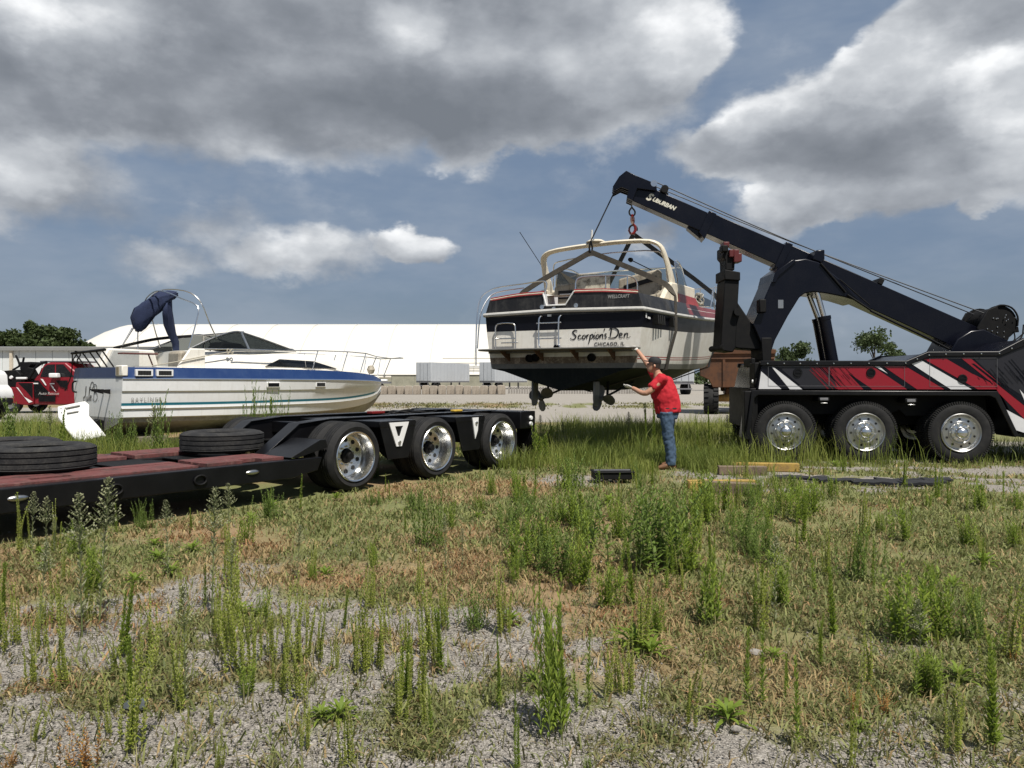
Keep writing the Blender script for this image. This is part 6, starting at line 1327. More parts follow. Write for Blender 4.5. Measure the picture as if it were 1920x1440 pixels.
def hand(wr, dirn, palm_n, side, curl, name='glove'):
    """palm, four bent fingers of unequal length and a thumb from the palm's side"""
    wr, d, n = Vector(wr), Vector(dirn).normalized(), Vector(palm_n).normalized(); sd = d.cross(n).normalized() * side; m = MB()
    m.loft([[wr + d * t + sd * w_ * math.cos(q) + n * th * math.sin(q) for q in np.linspace(0, 2 * math.pi, 13)[:-1]] for t, w_, th in ((-.05, .034, .030), (0, .032, .024), (.04, .043, .024), (.085, .046, .020), (.10, .040, .014))])
    for k, (o_, L) in enumerate(((-.034, .062), (-.012, .076), (.012, .080), (.034, .070))):
        p0 = wr + d * .085 + sd * (-o_); p = [p0]; dd = d.copy()
        for j in range(3):
            dd = (dd + n * curl * (.5 + .35 * j)).normalized(); p.append(p[-1] + dd * L * (.42, .33, .25)[j])
        m.tube(p, [.0115, .0112, .0105, .0085], 8)
    t0 = wr + d * .02 + sd * .034; m.tube([t0, t0 + (d * .6 + sd * .8).normalized() * .036, t0 + (d * .9 + sd * .65 + n * .3 * curl).normalized() * .070, t0 + (d + sd * .3 + n * .5 * curl).normalized() * .092], [.016, .0145, .0125, .010], 8)
    o = PM._part(name, m, M_glove, body_o, True, 0, None, None, 60, True); remesh(o, .005, 2); return o
hand(wrR, (-.30, .40, .42), (-.3, .7, -.75), 1, .55)
hand(wrL, (-.86, .28, .22), (-.25, .35, .85), -1, .35)
for a in (ankL, ankR):
    m = MB().loft([[(a[0] + .085 - t, a[1] + w_ * math.cos(q), .002 + h_ * (.5 + .5 * math.sin(q))) for q in np.linspace(0, 2 * math.pi, 13)[:-1]] for t, w_, h_ in ((0, .03, .08), (.03, .042, .13), (.11, .045, .13), (.17, .048, .10), (.24, .046, .075), (.29, .03, .05))])
    PM.part('boot', m, M_boots, parent=body_o, angle=60)

# ------------------------------------------------------------------ things on the ground
M_ytim = mat('yellow_painted_timber', (.36, .235, .05), .8, 0, .33, 5, c2=(.22, .14, .05), bump=.4, bs=40, streak=.2); M_btim = mat('weathered_timber', (.17, .125, .085), .85, 0, .3, 5, c2=(.10, .075, .05), bump=.5, bs=40)
def timber(label, c, L, w, h, rz, m, z=0, ry=0.): return solo('timber_block', MB().box(-L / 2, L / 2, -w / 2, w / 2, 0, h), m, label, 'timber', 'cribbing timbers on the ground', (c[0], c[1], z), (0, ry, rz), bev=.008)
timber('long yellow timber lying nearest the tow truck wheels', (4.02, 12.2), 1.02, .14, .13, R(-8), M_ytim)
timber('weathered brown timber lying just in front of the long yellow one', (3.52, 11.75), .72, .14, .13, R(-4), M_btim)
timber('brown timber with its cut end towards the camera', (2.78, 9.75), .70, .15, .15, R(-24), M_btim)
timber('yellow timber lying across the brown one with the cut end', (2.72, 9.98), .80, .12, .11, R(-10), M_ytim, 0)
timber('yellow timber behind the crossed pair, partly in weeds', (2.80, 10.28), .92, .12, .11, R(3), M_ytim)
tb = Thing('tool_tray', 'black plastic tool tray half hidden in the weeds near the man', 'tray', (1.42, 10.9, 0), R(4)); tb.o.scale = (.86, .86, .86)
tb.part('tray', MB().box(-.32, .32, -.18, .18, .06, .17).box(-.34, .34, -.20, .20, .165, .19), M_blackmatte, bev=.012); tb.part('lid_rib', MB().box(-.30, .30, -.02, .02, .19, .205), M_seam)
for x in (-.14, .02): tb.part('castor', MB().lathe([(0, -.02), (.045, -.02), (.05, 0), (.045, .02), (0, .02)], 14, 'y', (x, -.15, .05)), M_rubber)
sr = Thing('dark_strap', 'dark folded lifting strap lying on the gravel before the tow truck', 'strap', (4.9, 10.7, 0), 0, world=True); rs3 = random.Random(9)
for k in range(4):
    x0 = (3.75, 4.3, 4.7, 5.1)[k]; x1 = (4.5, 5.4, 6.0, 6.2)[k]; y = (11.0, 10.7, 10.55, 10.75)[k]
    pts = [(x0 + (x1 - x0) * t, y + .10 * math.sin(5 * t + k) + rs3.uniform(-.03, .03), .035 + .02 * rs3.random()) for t in np.linspace(0, 1, 12)]
    sr.part('strap_length', MB().ribbon(pts, (0, .06, .01), .035), M_strapk, angle=60)
sr.part('strap_bundle', MB().tube([(5.55 + .16 * math.cos(q), 10.62 + .07 * math.sin(q), .05 + .02 * math.sin(3 * q)) for q in np.linspace(0, 12, 40)], .03, 6), M_strapk)
# ------------------------------------------------------------------ low plants: blades and leaves as real faces
GR = [leafmat('thatch', (.16, .105, .05), (.47, .36, .18), 2., .3, .8), leafmat('olive_cover', (.080, .105, .030), (.29, .30, .11), 2., .35), leafmat('tall_grass', (.085, .135, .022), (.34, .36, .09), 1.2, .4),
      leafmat('moss_cushion', (.085, .085, .032), (.25, .23, .10), 3., .3), leafmat('rust_cover', (.18, .082, .036), (.44, .26, .13), 2., .3, .8)]
def blades(x, y, h, w, lean, tone, rs, z0=0., curve=.6):
    n = len(x); a = rs.rand(n) * 6.283; la = rs.rand(n) * 6.283
    sx_, sy_ = np.cos(a) * w * .5, np.sin(a) * w * .5; lx, ly = np.cos(la) * lean * h, np.sin(la) * lean * h
    z = np.full(n, z0) if np.isscalar(z0) else z0
    V = np.empty((n, 5, 3))
    V[:, 0] = np.stack([x - sx_, y - sy_, z], 1); V[:, 1] = np.stack([x + sx_, y + sy_, z], 1)
    mx, my, mz = x + lx * .35, y + ly * .35, z + h * .58
    V[:, 2] = np.stack([mx - sx_ * .8, my - sy_ * .8, mz], 1); V[:, 3] = np.stack([mx + sx_ * .8, my + sy_ * .8, mz], 1)
    V[:, 4] = np.stack([x + lx, y + ly, z + h * (1 - .45 * np.minimum(lean, 1) ** 2)], 1)
    b = (np.arange(n) * 5)[:, None]; F = np.concatenate([b + np.array([0, 1, 3]), b + np.array([0, 3, 2]), b + np.array([2, 3, 4])], 0)
    return V.reshape(-1, 3), F, np.repeat(tone, 5)
def scatter(n, y0, y1, rs, power=1.0, xr=.74, x0=None, x1=None):
    """points on the ground, denser near the camera"""
    u = rs.rand(n); y = y0 * (y1 / y0) ** u if power == 1.0 else (y0 ** .5 + (y1 ** .5 - y0 ** .5) * u) ** 2
    x = (rs.rand(n) * 2 - 1) * (xr * y + 1.5)
    if x0 is not None: x = x0 + (x1 - x0) * rs.rand(n)
    return x, y
def stuff(name, parts, m, label, cat):
    V = []; F = []; T = []; k = 0
    for v, f, t in parts: V.append(v); F.append(f + k); T.append(t); k += len(v)
    o = bpy.data.objects.new(name, np_mesh(name, np.concatenate(V), np.concatenate(F), m, np.concatenate(T))); COL.objects.link(o)
    return tag(o, label, cat, None, 'stuff')
rs = np.random.RandomState(12)
def keep(m, *a): return [q[m] for q in a]
def clear(x, y):
    """not inside wheels, timbers or boots"""
    d = (x + 2.03) * .6 + (y - 10) * .8; e = -(x + 2.03) * .8 + (y - 10) * .6
    under = (d < 4.1) & (e > .0) & (e < 2.55)
    return ~under
# thatch and rust
x, y = scatter(260000, 2.7, 15, rs); c = np.maximum(cover_soil(x, y), .05); ru = rust(x, y); pt = fbm(x * 3, y * 3)
m = (rs.rand(len(x)) < c * (.20 + .80 * ru) * sst(pt, .25, .55)) & clear(x, y); x, y, c, ru = keep(m, x, y, c, ru); n = len(x); sc = .7 + .05 * y
sel = rs.rand(n) < .45 * ru * sst(fbm(x * 1.7 + 9, y * 1.7), .42, .6)
for nm_, q, mt, lb in (('dry_thatch', ~sel, GR[0], 'dry tan thatch matted over the ground'), ('rusty_cover', sel, GR[4], 'rust brown seeding weeds low over the ground')):
    xx, yy = x[q], y[q]; k = len(xx); stuff(nm_, [blades(xx, yy, (.025 + .075 * rs.rand(k) ** 1.5) * (.8 + .03 * yy), (.005 + .006 * rs.rand(k)) * (.6 + .11 * yy), .5 + 1.2 * rs.rand(k), rs.rand(k), rs, -.015)], mt, lb, 'ground cover')
# olive / green cover
x, y = scatter(280000, 2.7, 16, rs); c = np.maximum(cover_soil(x, y), .06); ru = rust(x, y); pt = fbm(x * 2.2 + 70, y * 2.2)
m = (rs.rand(len(x)) < c * (1 - .7 * ru) * sst(pt, .24, .56)) & clear(x, y); x, y = keep(m, x, y); k = len(x)
stuff('green_cover', [blades(x, y, (.02 + .09 * rs.rand(k) ** 2) * (.8 + .03 * y), (.006 + .007 * rs.rand(k)) * (.6 + .11 * y), .4 + 1.1 * rs.rand(k), rs.rand(k), rs, -.015)], GR[1], 'low olive green weeds spreading over the gravel', 'ground cover')
# moss cushions in the foreground gravel and stray sprigs
x, y = scatter(90000, 2.6, 6.5, rs); n2 = fbm(x * 2.6 + 40, y * 2.6 + 9); m = (rs.rand(len(x)) < sst(n2 + .25 * (fbm(x * .9 + 5, y * .9 + 3) - .5), .56, .68)); x, y = keep(m, x, y); k = len(x)
x2, y2 = scatter(9000, 2.6, 7, rs); k2 = len(x2)
stuff('moss_cushions', [blades(x, y, .012 + .035 * rs.rand(k), .006 + .006 * rs.rand(k), .6 + rs.rand(k), rs.rand(k), rs, -.012), blades(x2, y2, .03 + .10 * rs.rand(k2) ** 2, .004 + .004 * rs.rand(k2), .3 + .8 * rs.rand(k2), rs.rand(k2), rs, -.012)], GR[3], 'olive cushions of moss and sprigs on the gravel', 'ground cover')
# tall grass band behind the man, before the grounded boat and along the yard edge
parts = []
def band(n, x0, x1, y0, y1, h0, h1, dens=None, tone0=0., wd=.007):
    x = x0 + (x1 - x0) * rs.rand(n); y = y0 + (y1 - y0) * rs.rand(n); d = sst(fbm(x * .8 + 3, y * .5 + 8), .30, .56)
    e = np.minimum(1, np.minimum((x - x0), (x1 - x)) / .5); m = (rs.rand(n) < d * e) & clear(x, y); x, y = keep(m, x, y); k = len(x)
    hh = (h0 + (h1 - h0) * rs.rand(k)) * (.25 + 1.35 * fbm(x * .9 + 20, y * .9))
    parts.append(blades(x, y, hh, (wd + .006 * rs.rand(k)), .12 + .45 * rs.rand(k), np.clip(tone0 + rs.rand(k) * .6 + .8 * (fbm(x * .6 + 33, y * .6 + 4) - .35), 0, 1), rs, -.01))
band(11000, .35, 7.5, 13.0, 19, .22, .62); band(7000, .5, 4.2, 11.6, 14, .18, .50); band(5000, 1.2, 9, 19, 24.5, .25, .55, tone0=.25); band(1100, 3.2, 8.8, 12.6, 13.6, .08, .22)
band(9000, -13, -4.2, 13.2, 15.6, .25, .62); band(5000, -6.0, -1.6, 14.2, 20, .2, .45, tone0=.1); band(8000, -14, -8.6, 15.5, 22, .3, .7); band(4200, -2.6, 2.0, 14.5, 22, .2, .5, tone0=.15)
band(5000, -1.6, .9, 12.3, 13.6, .15, .42); band(5200, 1.7, 3.4, 11.9, 12.75, .16, .42); band(2600, 1.0, 4.0, 9.2, 11.6, .08, .26); band(3000, 8.6, 13, 13, 17, .15, .45)
band(2600, 5, 10.5, 17.5, 22, .2, .5, tone0=.2)
stuff('tall_grass', parts, GR[2], 'tall green grass growing across the middle of the yard', 'grass')
# strip of thin grass on the far gravel
parts = []; x = -20 + 50 * rs.rand(26000); y = 36 + 14 * rs.rand(26000); m = rs.rand(26000) < np.exp(-((y - 43) / 4.0) ** 2) * sst(fbm(x * .3, y * .3), .35, .55); x, y = keep(m, x, y); k = len(x)
stuff('far_grass_strip', [blades(x, y, .05 + .10 * rs.rand(k), .03 + .03 * rs.rand(k), .5 + rs.rand(k), rs.rand(k), rs)], GR[3], 'thin olive grass strip across the far gravel', 'grass')
# loose stones on top of the gravel
def stones(n, y0, y1, s0, s1, seed):
    r_ = np.random.RandomState(seed); x, y = scatter(n, y0, y1, r_); c = cover_soil(x, y); m = r_.rand(n) > c * .85; x, y = keep(m, x, y); n = len(x)
    base = np.array([(1, 0, 0), (-1, 0, 0), (0, 1, 0), (0, -1, 0), (0, 0, 1), (0, 0, -1)], float); F0 = np.array([(0, 2, 4), (2, 1, 4), (1, 3, 4), (3, 0, 4), (2, 0, 5), (1, 2, 5), (3, 1, 5), (0, 3, 5)])
    s = (s0 + (s1 - s0) * r_.rand(n) ** 3); V = base[None] * (.6 + .7 * r_.rand(n, 6, 1)) * s[:, None, None] * np.array([1, 1, .65]); a = r_.rand(n) * 6.283; ca_, sa_ = np.cos(a)[:, None], np.sin(a)[:, None]
    V = np.stack([V[..., 0] * ca_ - V[..., 1] * sa_ + x[:, None], V[..., 0] * sa_ + V[..., 1] * ca_ + y[:, None], V[..., 2] + s[:, None] * .15], -1)
    F = (np.arange(n) * 6)[:, None, None] + F0[None]; return V.reshape(-1, 3), F.reshape(-1, 3), np.repeat(r_.rand(n), 6)
M_stone = leafmat('gravel_stone', (.085, .075, .063), (.31, .285, .25), 9., .0, .9)
stuff('loose_gravel', [stones(60000, 2.6, 7, .003, .011, 1), stones(260, 2.6, 13, .012, .026, 2), stones(6000, 7, 14, .006, .016, 3)], M_stone, 'pale crushed gravel scattered over the ground', 'gravel')
for k, (px, py, s, cdk) in enumerate(((255, 1328, .05, 1), (1418, 1228, .035, 0), (1380, 1370, .022, 0), (1190, 868, .05, 0))):
    yy = CAM_H * 1440 / (py - 712); xx = (px - 960) / 1440 * yy; bm = bmesh.new(); bmesh.ops.create_icosphere(bm, subdivisions=2, radius=s)
    for v in bm.verts: v.co *= 1 + .35 * (random.Random(int(v.co.x * 9000 + v.co.y * 5000 + k)).random() - .5); v.co.z *= .6
    me = bpy.data.meshes.new('stone'); bm.to_mesh(me); bm.free(); me.materials.append(mat('dark_slate', (.06, .07, .075), .8, 0, .3) if cdk else mat('pale_limestone', (.27, .25, .22), .9, 0, .3, bump=.6))
    o = bpy.data.objects.new('stone', me); COL.objects.link(o); o.location = (xx, yy, s * .35); tag(o, ('dark slate stone in the left foreground gravel', 'pale stone among the weeds right of centre', 'small pale stone in the bottom foreground weeds', 'pale stone beside the black tool tray')[k], 'stone')

# ------------------------------------------------------------------ individual weeds
WMAT = {'green': leafmat('weed_green', (.12, .19, .022), (.32, .40, .065), 5., .45), 'dark': leafmat('weed_dark_green', (.080, .135, .022), (.21, .29, .058), 5., .4), 'yellow': leafmat('weed_yellow_green', (.21, .27, .035), (.46, .50, .11), 5., .45),
        'pale': leafmat('seed_head', (.13, .15, .075), (.32, .32, .19), 8., .3), 'orange': leafmat('weed_orange', (.28, .12, .025), (.52, .30, .09), 6., .35)}
M_stem = {'green': mat('weed_stem', (.12, .15, .045), .7, 0, .2), 'yellow': mat('pale_weed_stem', (.27, .27, .10), .7, 0, .2), 'orange': mat('brown_weed_stem', (.16, .09, .035), .8, 0, .2)}
def leaves_np(L):
    """L rows: base xyz, direction xyz, length, width, droop, tone"""
    L = np.array(L); n = len(L); b = L[:, :3]; d = L[:, 3:6] / np.linalg.norm(L[:, 3:6], axis=1)[:, None]; ln = L[:, 6:7]; w = L[:, 7:8]; dr = L[:, 8:9]
    s = np.cross(d, np.array([0, 0, 1.]) + 1e-3); s /= np.linalg.norm(s, axis=1)[:, None]; dn = np.array([0, 0, -1.])
    m1 = b + d * ln * .35; m2 = b + d * ln * .72 + dn * dr * ln * .3; tp = b + d * ln + dn * dr * ln * .8
    V = np.stack([b, m1 - s * w * .75, m1 + s * w * .75, m2 - s * w * .55, m2 + s * w * .55, tp], 1).reshape(-1, 3); k = (np.arange(n) * 6)[:, None]
    F = np.concatenate([k + np.array([0, 2, 1]), k + np.array([1, 2, 4]), k + np.array([1, 4, 3]), k + np.array([3, 4, 5])], 0)
    return V, F, np.repeat(L[:, 9], 6)
def mk_weed(kind, seed):
    r_ = random.Random(seed); st = MB(); L = []; H = 1.0
    def stalk(x, y, h, lean, nl, l0, l1, wd, up, top=0, r0=.006, lo=.05):
        a = r_.uniform(0, 6.28); pts = [Vector((x + lean * math.cos(a) * t * t * h, y + lean * math.sin(a) * t * t * h, h * t)) for t in (0, .33, .66, 1)]
        st.tube(pts, [r0, r0 * .85, r0 * .6, r0 * .25], 5, sm=0)
        for k in range(nl):
            t = lo + (1 - lo) * k / nl + r_.uniform(-.01, .01); f = t * 3; i = min(2, int(f)); p = pts[i].lerp(pts[i + 1], f - i); q = k * 2.4 + r_.uniform(-.4, .4)
            u = up * (.7 + .6 * t); ll = (l0 + (l1 - l0) * t) * r_.uniform(.7, 1.2); L.append((p.x, p.y, p.z, math.cos(q), math.sin(q), u, ll, wd * r_.uniform(.7, 1.2) * (1.1 - .5 * t), r_.uniform(.1, .7) * (1 - t * .6), r_.random()))
        return pts
    if kind == 'horseweed':
        for k in range(r_.choice((1, 2, 3))): stalk(r_.uniform(-.04, .04), r_.uniform(-.04, .04), r_.uniform(.8, 1), r_.uniform(0, .10), 90, .13, .055, .019, 1.7)
        return st, L, 'green', 'green'
    if kind == 'seedhead':
        pts = stalk(0, 0, 1, r_.uniform(0, .08), 56, .12, .04, .014, 1.5)
        for k in range(60):
            t = .60 + .40 * k / 60; p = pts[2].lerp(pts[3], max(0, (t - .667) * 3)); q = k * 2.4; ln = .105 * (1.02 - t) / .4 + .012
            e = (p.x + math.cos(q) * ln, p.y + math.sin(q) * ln, p.z + ln * .75); st.tube([p, e], [.002, .0012], 3, sm=0)
            for j in range(4): f = .4 + .2 * j; L.append((p.x + (e[0] - p.x) * f, p.y + (e[1] - p.y) * f, p.z + (e[2] - p.z) * f, r_.uniform(-1, 1), r_.uniform(-1, 1), .8, .020, .009, .1, .4 + .6 * r_.random()))
        return st, L, 'pale', 'green'
    if kind == 'thin':
        for k in range(r_.randint(3, 6)): stalk(r_.uniform(-.07, .07), r_.uniform(-.07, .07), r_.uniform(.4, 1), r_.uniform(0, .2), 80, .045, .026, .015, 1.6, 0, .0055)
        return st, L, 'yellow', 'yellow'
    if kind == 'clump':
        for k in range(r_.randint(8, 13)): stalk(r_.gauss(0, .10), r_.gauss(0, .10), r_.uniform(.6, 1), r_.uniform(.05, .25), 40, .19, .09, .024, 1.3, 0, .006)
        return st, L, 'green', 'green'
    if kind == 'bush':
        for k in range(r_.randint(14, 20)): stalk(r_.gauss(0, .17), r_.gauss(0, .17), r_.uniform(.55, 1), r_.uniform(.1, .4), 38, .16, .06, .023, 1.1, 0, .006)
        return st, L, 'dark', 'green'
    if kind == 'rosette':
        st.tube([(0, 0, -.02), (0, 0, .25)], [.02, .012], 6, sm=0)
        for k in range(22): q = k * 2.4; t = k / 22; L.append((0, 0, .02 + .25 * t, math.cos(q), math.sin(q), .35 + 1.2 * t, r_.uniform(.7, 1.1) * (1 - .35 * t), .085, .5, r_.random() * .5))
        return st, L, 'green', 'green'
    if kind == 'orange':
        for k in range(9): stalk(r_.gauss(0, .12), r_.gauss(0, .12), r_.uniform(.5, 1), r_.uniform(.1, .4), 30, .12, .06, .030, .9, 0, .006)
        return st, L, 'orange', 'orange'
PROTO = {}
for kd in ('horseweed', 'seedhead', 'thin', 'clump', 'bush', 'rosette', 'orange'):
    PROTO[kd] = []
    for v_ in range(4):
        st, L, lm, sm_ = mk_weed(kd, hash_ := 100 * (1 + list(('horseweed', 'seedhead', 'thin', 'clump', 'bush', 'rosette', 'orange')).index(kd)) + v_)
        V, F, T = leaves_np(L); PROTO[kd].append((st.mesh('stem', M_stem[sm_], True, 60, None, False), np_mesh('leaves', V, F, WMAT[lm], T)))
KNAME = {'horseweed': 'tall_weed', 'seedhead': 'seeding_weed', 'thin': 'thin_weed', 'clump': 'leafy_weed', 'bush': 'bushy_weed', 'rosette': 'rosette_weed', 'orange': 'withered_weed'}
wr_ = random.Random(5)
def weed(kd, x, y, h, label, group, wide=1.0):
    o = bpy.data.objects.new(KNAME[kd], None); COL.objects.link(o); o.location = (x, y, -.012); o.empty_display_size = .1
    o.rotation_euler = (wr_.uniform(-.07, .07), wr_.uniform(-.07, .07), wr_.uniform(0, 6.28)); o.scale = (h * wide, h * wide, h); tag(o, label, 'weed', group)
    a, b_ = wr_.choice(PROTO[kd])
    for nm_, me in (('stem', a), ('leaves', b_)):
        c = bpy.data.objects.new(nm_, me); COL.objects.link(c); c.parent = o
        if nm_ == 'leaves': c['kind'] = 'stuff'
    return o
SHARED = {'horseweed': 'narrow-leaved green weed stalk', 'seedhead': 'slim weed with a pale seed head', 'thin': 'thin yellow-green weed stalks', 'clump': 'clump of leafy green weed stems', 'bush': 'bushy dark green weed', 'rosette': 'low rosette of broad green leaves', 'orange': 'small withered orange weed'}
GROUPS = {'horseweed': 'narrow-leaved weeds', 'seedhead': 'seed-headed weeds', 'thin': 'thin yellow-green weeds', 'clump': 'leafy weed clumps', 'bush': 'bushy dark weeds', 'rosette': 'rosette weeds', 'orange': 'withered orange weeds'}
def zone(x, y):
    px = 960 + 1440 * x / y
    if y > 12.2: return 'before the grounded boat' if px < 620 else ('in the tall grass near the man' if px < 1430 else 'beside the tow truck wheels')
    if y > 8.2: return 'along the trailer' if px < 1000 else ('between the man and the foreground' if px < 1480 else 'on the gravel before the tow truck')
    if y > 4.9: return 'in the dry patch left of centre' if px < 900 else ('in the middle ground right of centre' if px < 1450 else 'towards the right edge')
    return 'in the left foreground gravel' if px < 620 else ('in the centre foreground gravel' if px < 1260 else 'in the right foreground')
PW = [  # px, base py, top py, kind, width factor, own label
    (154, 1189, 922, 'seedhead', 1, 'tall seed-headed weed left of the pair before the trailer deck'), (186, 1166, 895, 'seedhead', 1, 'tallest seed-headed weed overlapping the red trailer deck'), (73, 1179, 1016, 'seedhead', 1, None), (28, 1207, 1050, 'thin', 1, None), (60, 1207, 1125, 'thin', 1, None), (122, 1192, 1100, 'thin', 1, None),
    (397, 1159, 915, 'seedhead', 1, 'tall seed-headed weed before the single tyre on the deck'), (426, 1207, 956, 'thin', .8, 'tall yellow-green weed left of centre below the trailer'), (446, 1226, 1069, 'thin', 1, None), (484, 1237, 1069, 'thin', 1, None), (505, 1230, 1075, 'thin', 1, None), (530, 1235, 1060, 'thin', 1, None), (562, 1237, 1042, 'thin', 1, None), (585, 1225, 1055, 'thin', 1, None),
    (221, 1260, 1162, 'thin', 1.6, 'pale bushy clump of thin stalks in the left gravel'), (69, 1384, 1282, 'thin', 1.7, 'bright yellow-green clump in the lower left gravel'), (109, 1297, 1262, 'thin', 1.5, None), (150, 1436, 1335, 'orange', 1, 'withered orange weed at the bottom left'), (16, 1436, 1395, 'orange', 1.2, 'small orange weed in the bottom left corner'), (469, 1297, 1230, 'clump', 1.3, 'low grassy clump in the gravel left of centre'), (412, 1436, 1330, 'thin', 1, None), (330, 1436, 1360, 'thin', 1, None), (355, 1360, 1300, 'thin', 1, None),
    (268, 990, 932, 'bush', .8, None), (220, 1000, 935, 'horseweed', 1, None), (358, 992, 948, 'horseweed', 1, None), (420, 1010, 962, 'thin', 1.4, None), (290, 1025, 990, 'rosette', 1, None), (360, 1035, 995, 'rosette', 1, None), (75, 1040, 1005, 'rosette', 1, None), (470, 975, 945, 'rosette', 1, None), (620, 900, 850, 'horseweed', 1, None), (700, 895, 850, 'bush', .7, None), (640, 912, 878, 'seedhead', 1, None), (775, 895, 850, 'horseweed', 1, None), (790, 890, 845, 'bush', .6, None), (880, 880, 838, 'seedhead', 1, None), (900, 880, 845, 'horseweed', 1, None), (985, 875, 830, 'seedhead', 1, None), (1010, 872, 790, 'clump', .8, None),
    (807, 1024, 895, 'bush', .62, 'dark pointed leafy weed standing alone below the trailer wheels'), (1000, 1035, 922, 'bush', .9, 'dark weed cluster below the black tool tray'), (1090, 1024, 935, 'clump', 1.1, 'droopy leafy weed left of the biggest weed clump'), (1202, 1069, 880, 'bush', 1.15, 'biggest bushy weed clump in front of the man'), (1240, 1050, 900, 'bush', .9, None), (1160, 1010, 930, 'clump', 1, None),
    (1037, 1372, 1080, 'clump', .55, 'tallest leafy weed clump standing in the centre foreground gravel'), (1062, 1368, 1120, 'horseweed', .8, 'narrow weed beside the tallest foreground clump'), (1139, 1140, 1042, 'clump', 1, None), (827, 1260, 1132, 'horseweed', 1.1, None), (887, 1177, 1087, 'bush', .9, None), (752, 1350, 1162, 'thin', 1, None), (786, 1316, 1110, 'thin', 1, None), (809, 1384, 1256, 'horseweed', .9, 'small leafy weed in the gravel left of the tall foreground clump'), (936, 1327, 1181, 'horseweed', .7, None), (966, 1387, 1267, 'horseweed', .7, None), (655, 1436, 1215, 'thin', .8, 'tall thin yellow-green weed cut by the bottom edge'), (677, 1260, 1050, 'thin', 1, None), (710, 1250, 1070, 'thin', 1, None), (1105, 1324, 1162, 'horseweed', .9, None), (1135, 1305, 1110, 'thin', 1, None), (1160, 1300, 1150, 'thin', 1, None), (1176, 1297, 1114, 'thin', 1, None), (1208, 1327, 1192, 'thin', 1, None), (1101, 1440, 1406, 'clump', 1, None), (970, 1442, 1330, 'horseweed', .8, None), (1190, 1215, 1130, 'rosette', 1, 'pale broad-leaved rosette right of the foreground clump'), (1230, 1190, 1110, 'clump', 1, None),
    (1325, 1170, 1012, 'clump', .8, 'bright green leafy clump right of centre'), (1419, 1177, 1087, 'horseweed', 1.3, 'short leafy weed right of the bright green clump'), (1617, 1087, 971, 'bush', .7, 'narrow dark green weed right of the dry red patch'), (1722, 1207, 1040, 'clump', 1.2, 'large green weed clump at the right'), (1760, 1195, 1060, 'clump', 1.0, 'second green clump touching the large one at the right'), (1824, 1200, 1102, 'bush', 1.0, 'dark leafy weed right of the large clump'), (1755, 1215, 1155, 'thin', 1.4, 'yellow weed at the foot of the large right clump'), (1599, 1331, 1279, 'orange', 1.1, 'withered orange weed, left one of the pair at lower right'), (1662, 1331, 1279, 'orange', 1.1, 'withered orange weed, right one of the pair at lower right'), (1895, 1237, 1205, 'orange', 1, None), (1602, 1442, 1125, 'thin', .5, 'very tall single yellow stalk in the lower right foreground'), (1437, 1042, 960, 'bush', .8, None), (1400, 1035, 950, 'bush', .9, None), (1816, 1024, 956, 'clump', 1.1, None), (1902, 1024, 964, 'clump', 1, None), (1779, 949, 900, 'horseweed', 1, None), (1842, 949, 900, 'horseweed', 1, None), (1452, 1234, 1200, 'rosette', 1, None), (1880, 940, 870, 'horseweed', 1, None), (1700, 930, 885, 'horseweed', 1, None), (1560, 930, 880, 'clump', .9, None), (1490, 925, 880, 'clump', .9, None), (1350, 960, 880, 'clump', 1, None), (1410, 950, 890, 'bush', .8, None), (1300, 1000, 920, 'clump', 1, None),
    (300, 815, 725, 'bush', .45, 'dark spiky weed standing before the blue and white hull'), (475, 800, 705, 'bush', .35, 'dark weed before the middle of the grounded hull'), (522, 800, 722, 'bush', .4, None), (280, 812, 760, 'seedhead', 1, None), (20, 815, 740, 'bush', .6, None), (110, 820, 755, 'horseweed', 1, None), (95, 820, 760, 'seedhead', 1, None), (125, 822, 762, 'horseweed', 1, None), (215, 822, 765, 'bush', .5, None), (250, 818, 775, 'bush', .6, None), (510, 770, 722, 'horseweed', 1, None),
    (1225, 850, 745, 'horseweed', .6, None), (1212, 850, 752, 'horseweed', .6, None), (1180, 845, 772, 'seedhead', 1, None), (1060, 850, 790, 'seedhead', 1, None), (1080, 850, 795, 'horseweed', 1, None), (1310, 850, 768, 'horseweed', .7, None), (1330, 850, 760, 'horseweed', .6, None), (1368, 850, 778, 'seedhead', 1, None), (1375, 845, 790, 'horseweed', 1, None), (1390, 858, 800, 'seedhead', 1, None), (1015, 850, 778, 'seedhead', 1, None), (1030, 845, 785, 'clump', .8, None)]
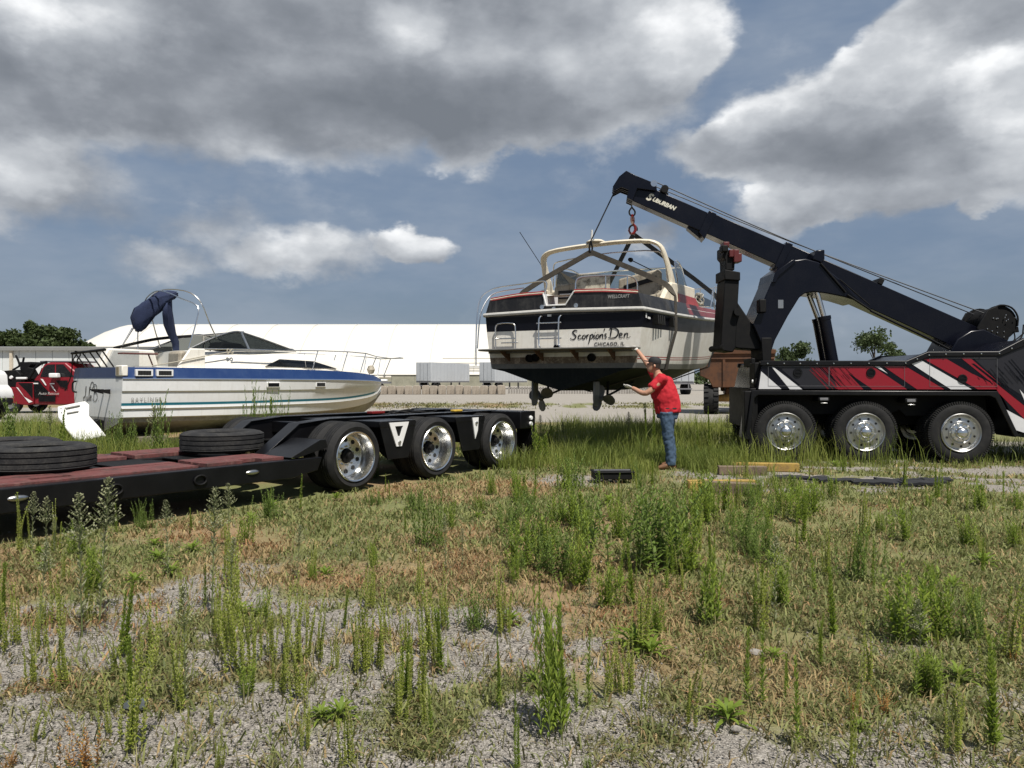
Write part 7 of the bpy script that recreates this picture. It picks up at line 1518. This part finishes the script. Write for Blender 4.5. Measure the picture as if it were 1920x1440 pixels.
for px, py, top, kd, wd, lb in PW:
    yy = CAM_H * 1440 / (py - 712); xx = (px - 960) / 1440 * yy; hh = (py - top) / 1440 * yy
    if px < 620 and py <= 822:                                # these stand between the trailer and the grounded hull
        yy = 13.9; xx = (px - 960) / 1440 * yy; hh = CAM_H - (top - 712) / 1440 * yy
    if kd == 'rosette': hh = max(.12, hh * 1.0)
    weed(kd, xx, yy, hh, lb or SHARED[kd] + ' ' + zone(xx, yy), GROUPS[kd], wd)
cnt = {}
for k in range(270):                                          # the unremarkable ones in between
    u = wr_.random(); yy = 3.0 * (13.0 / 3.0) ** u; xx = wr_.uniform(-.70, .70) * yy; c = float(cover_soil(np.array([xx]), np.array([yy]))[0])
    d = (xx + 2.03) * .6 + (yy - 10) * .8; e = -(xx + 2.03) * .8 + (yy - 10) * .6
    if e > -.15 and d < 4.3: continue
    if abs(xx - 2.57) < .5 and abs(yy - 12.5) < .5: continue
    right = xx > .2
    if c > .5: kd = wr_.choice(('rosette', 'horseweed', 'clump', 'clump', 'horseweed', 'thin', 'bush') if right or yy > 7 else ('rosette', 'thin', 'thin', 'seedhead', 'clump'))
    else: kd = wr_.choice(('thin', 'thin', 'horseweed', 'thin'))
    if yy < 7 and right and kd in ('clump', 'bush') and wr_.random() < .72: kd = wr_.choice(('rosette', 'thin', 'horseweed', 'seedhead'))
    hh = {'rosette': .16, 'horseweed': .38, 'clump': .34, 'bush': .36, 'thin': .52, 'seedhead': .5}[kd] * wr_.uniform(.5, 1.25)
    weed(kd, xx, yy, hh, SHARED[kd] + ' ' + zone(xx, yy), GROUPS[kd])

for k in range(46):                                           # the thicker stand of weeds between the man and the foreground
    yy = wr_.uniform(5.2, 10.6); xx = yy * wr_.uniform(-.02, .42); kd = wr_.choice(('clump', 'clump', 'bush', 'horseweed', 'horseweed', 'rosette'))
    if (1.0 < xx < 1.8 and yy > 10) or (2.2 < xx < 4.6 and yy > 9.4): continue
    weed(kd, xx, yy, {'clump': .42, 'bush': .44, 'horseweed': .5, 'rosette': .2}[kd] * wr_.uniform(.6, 1.3), SHARED[kd] + ' ' + zone(xx, yy), GROUPS[kd])
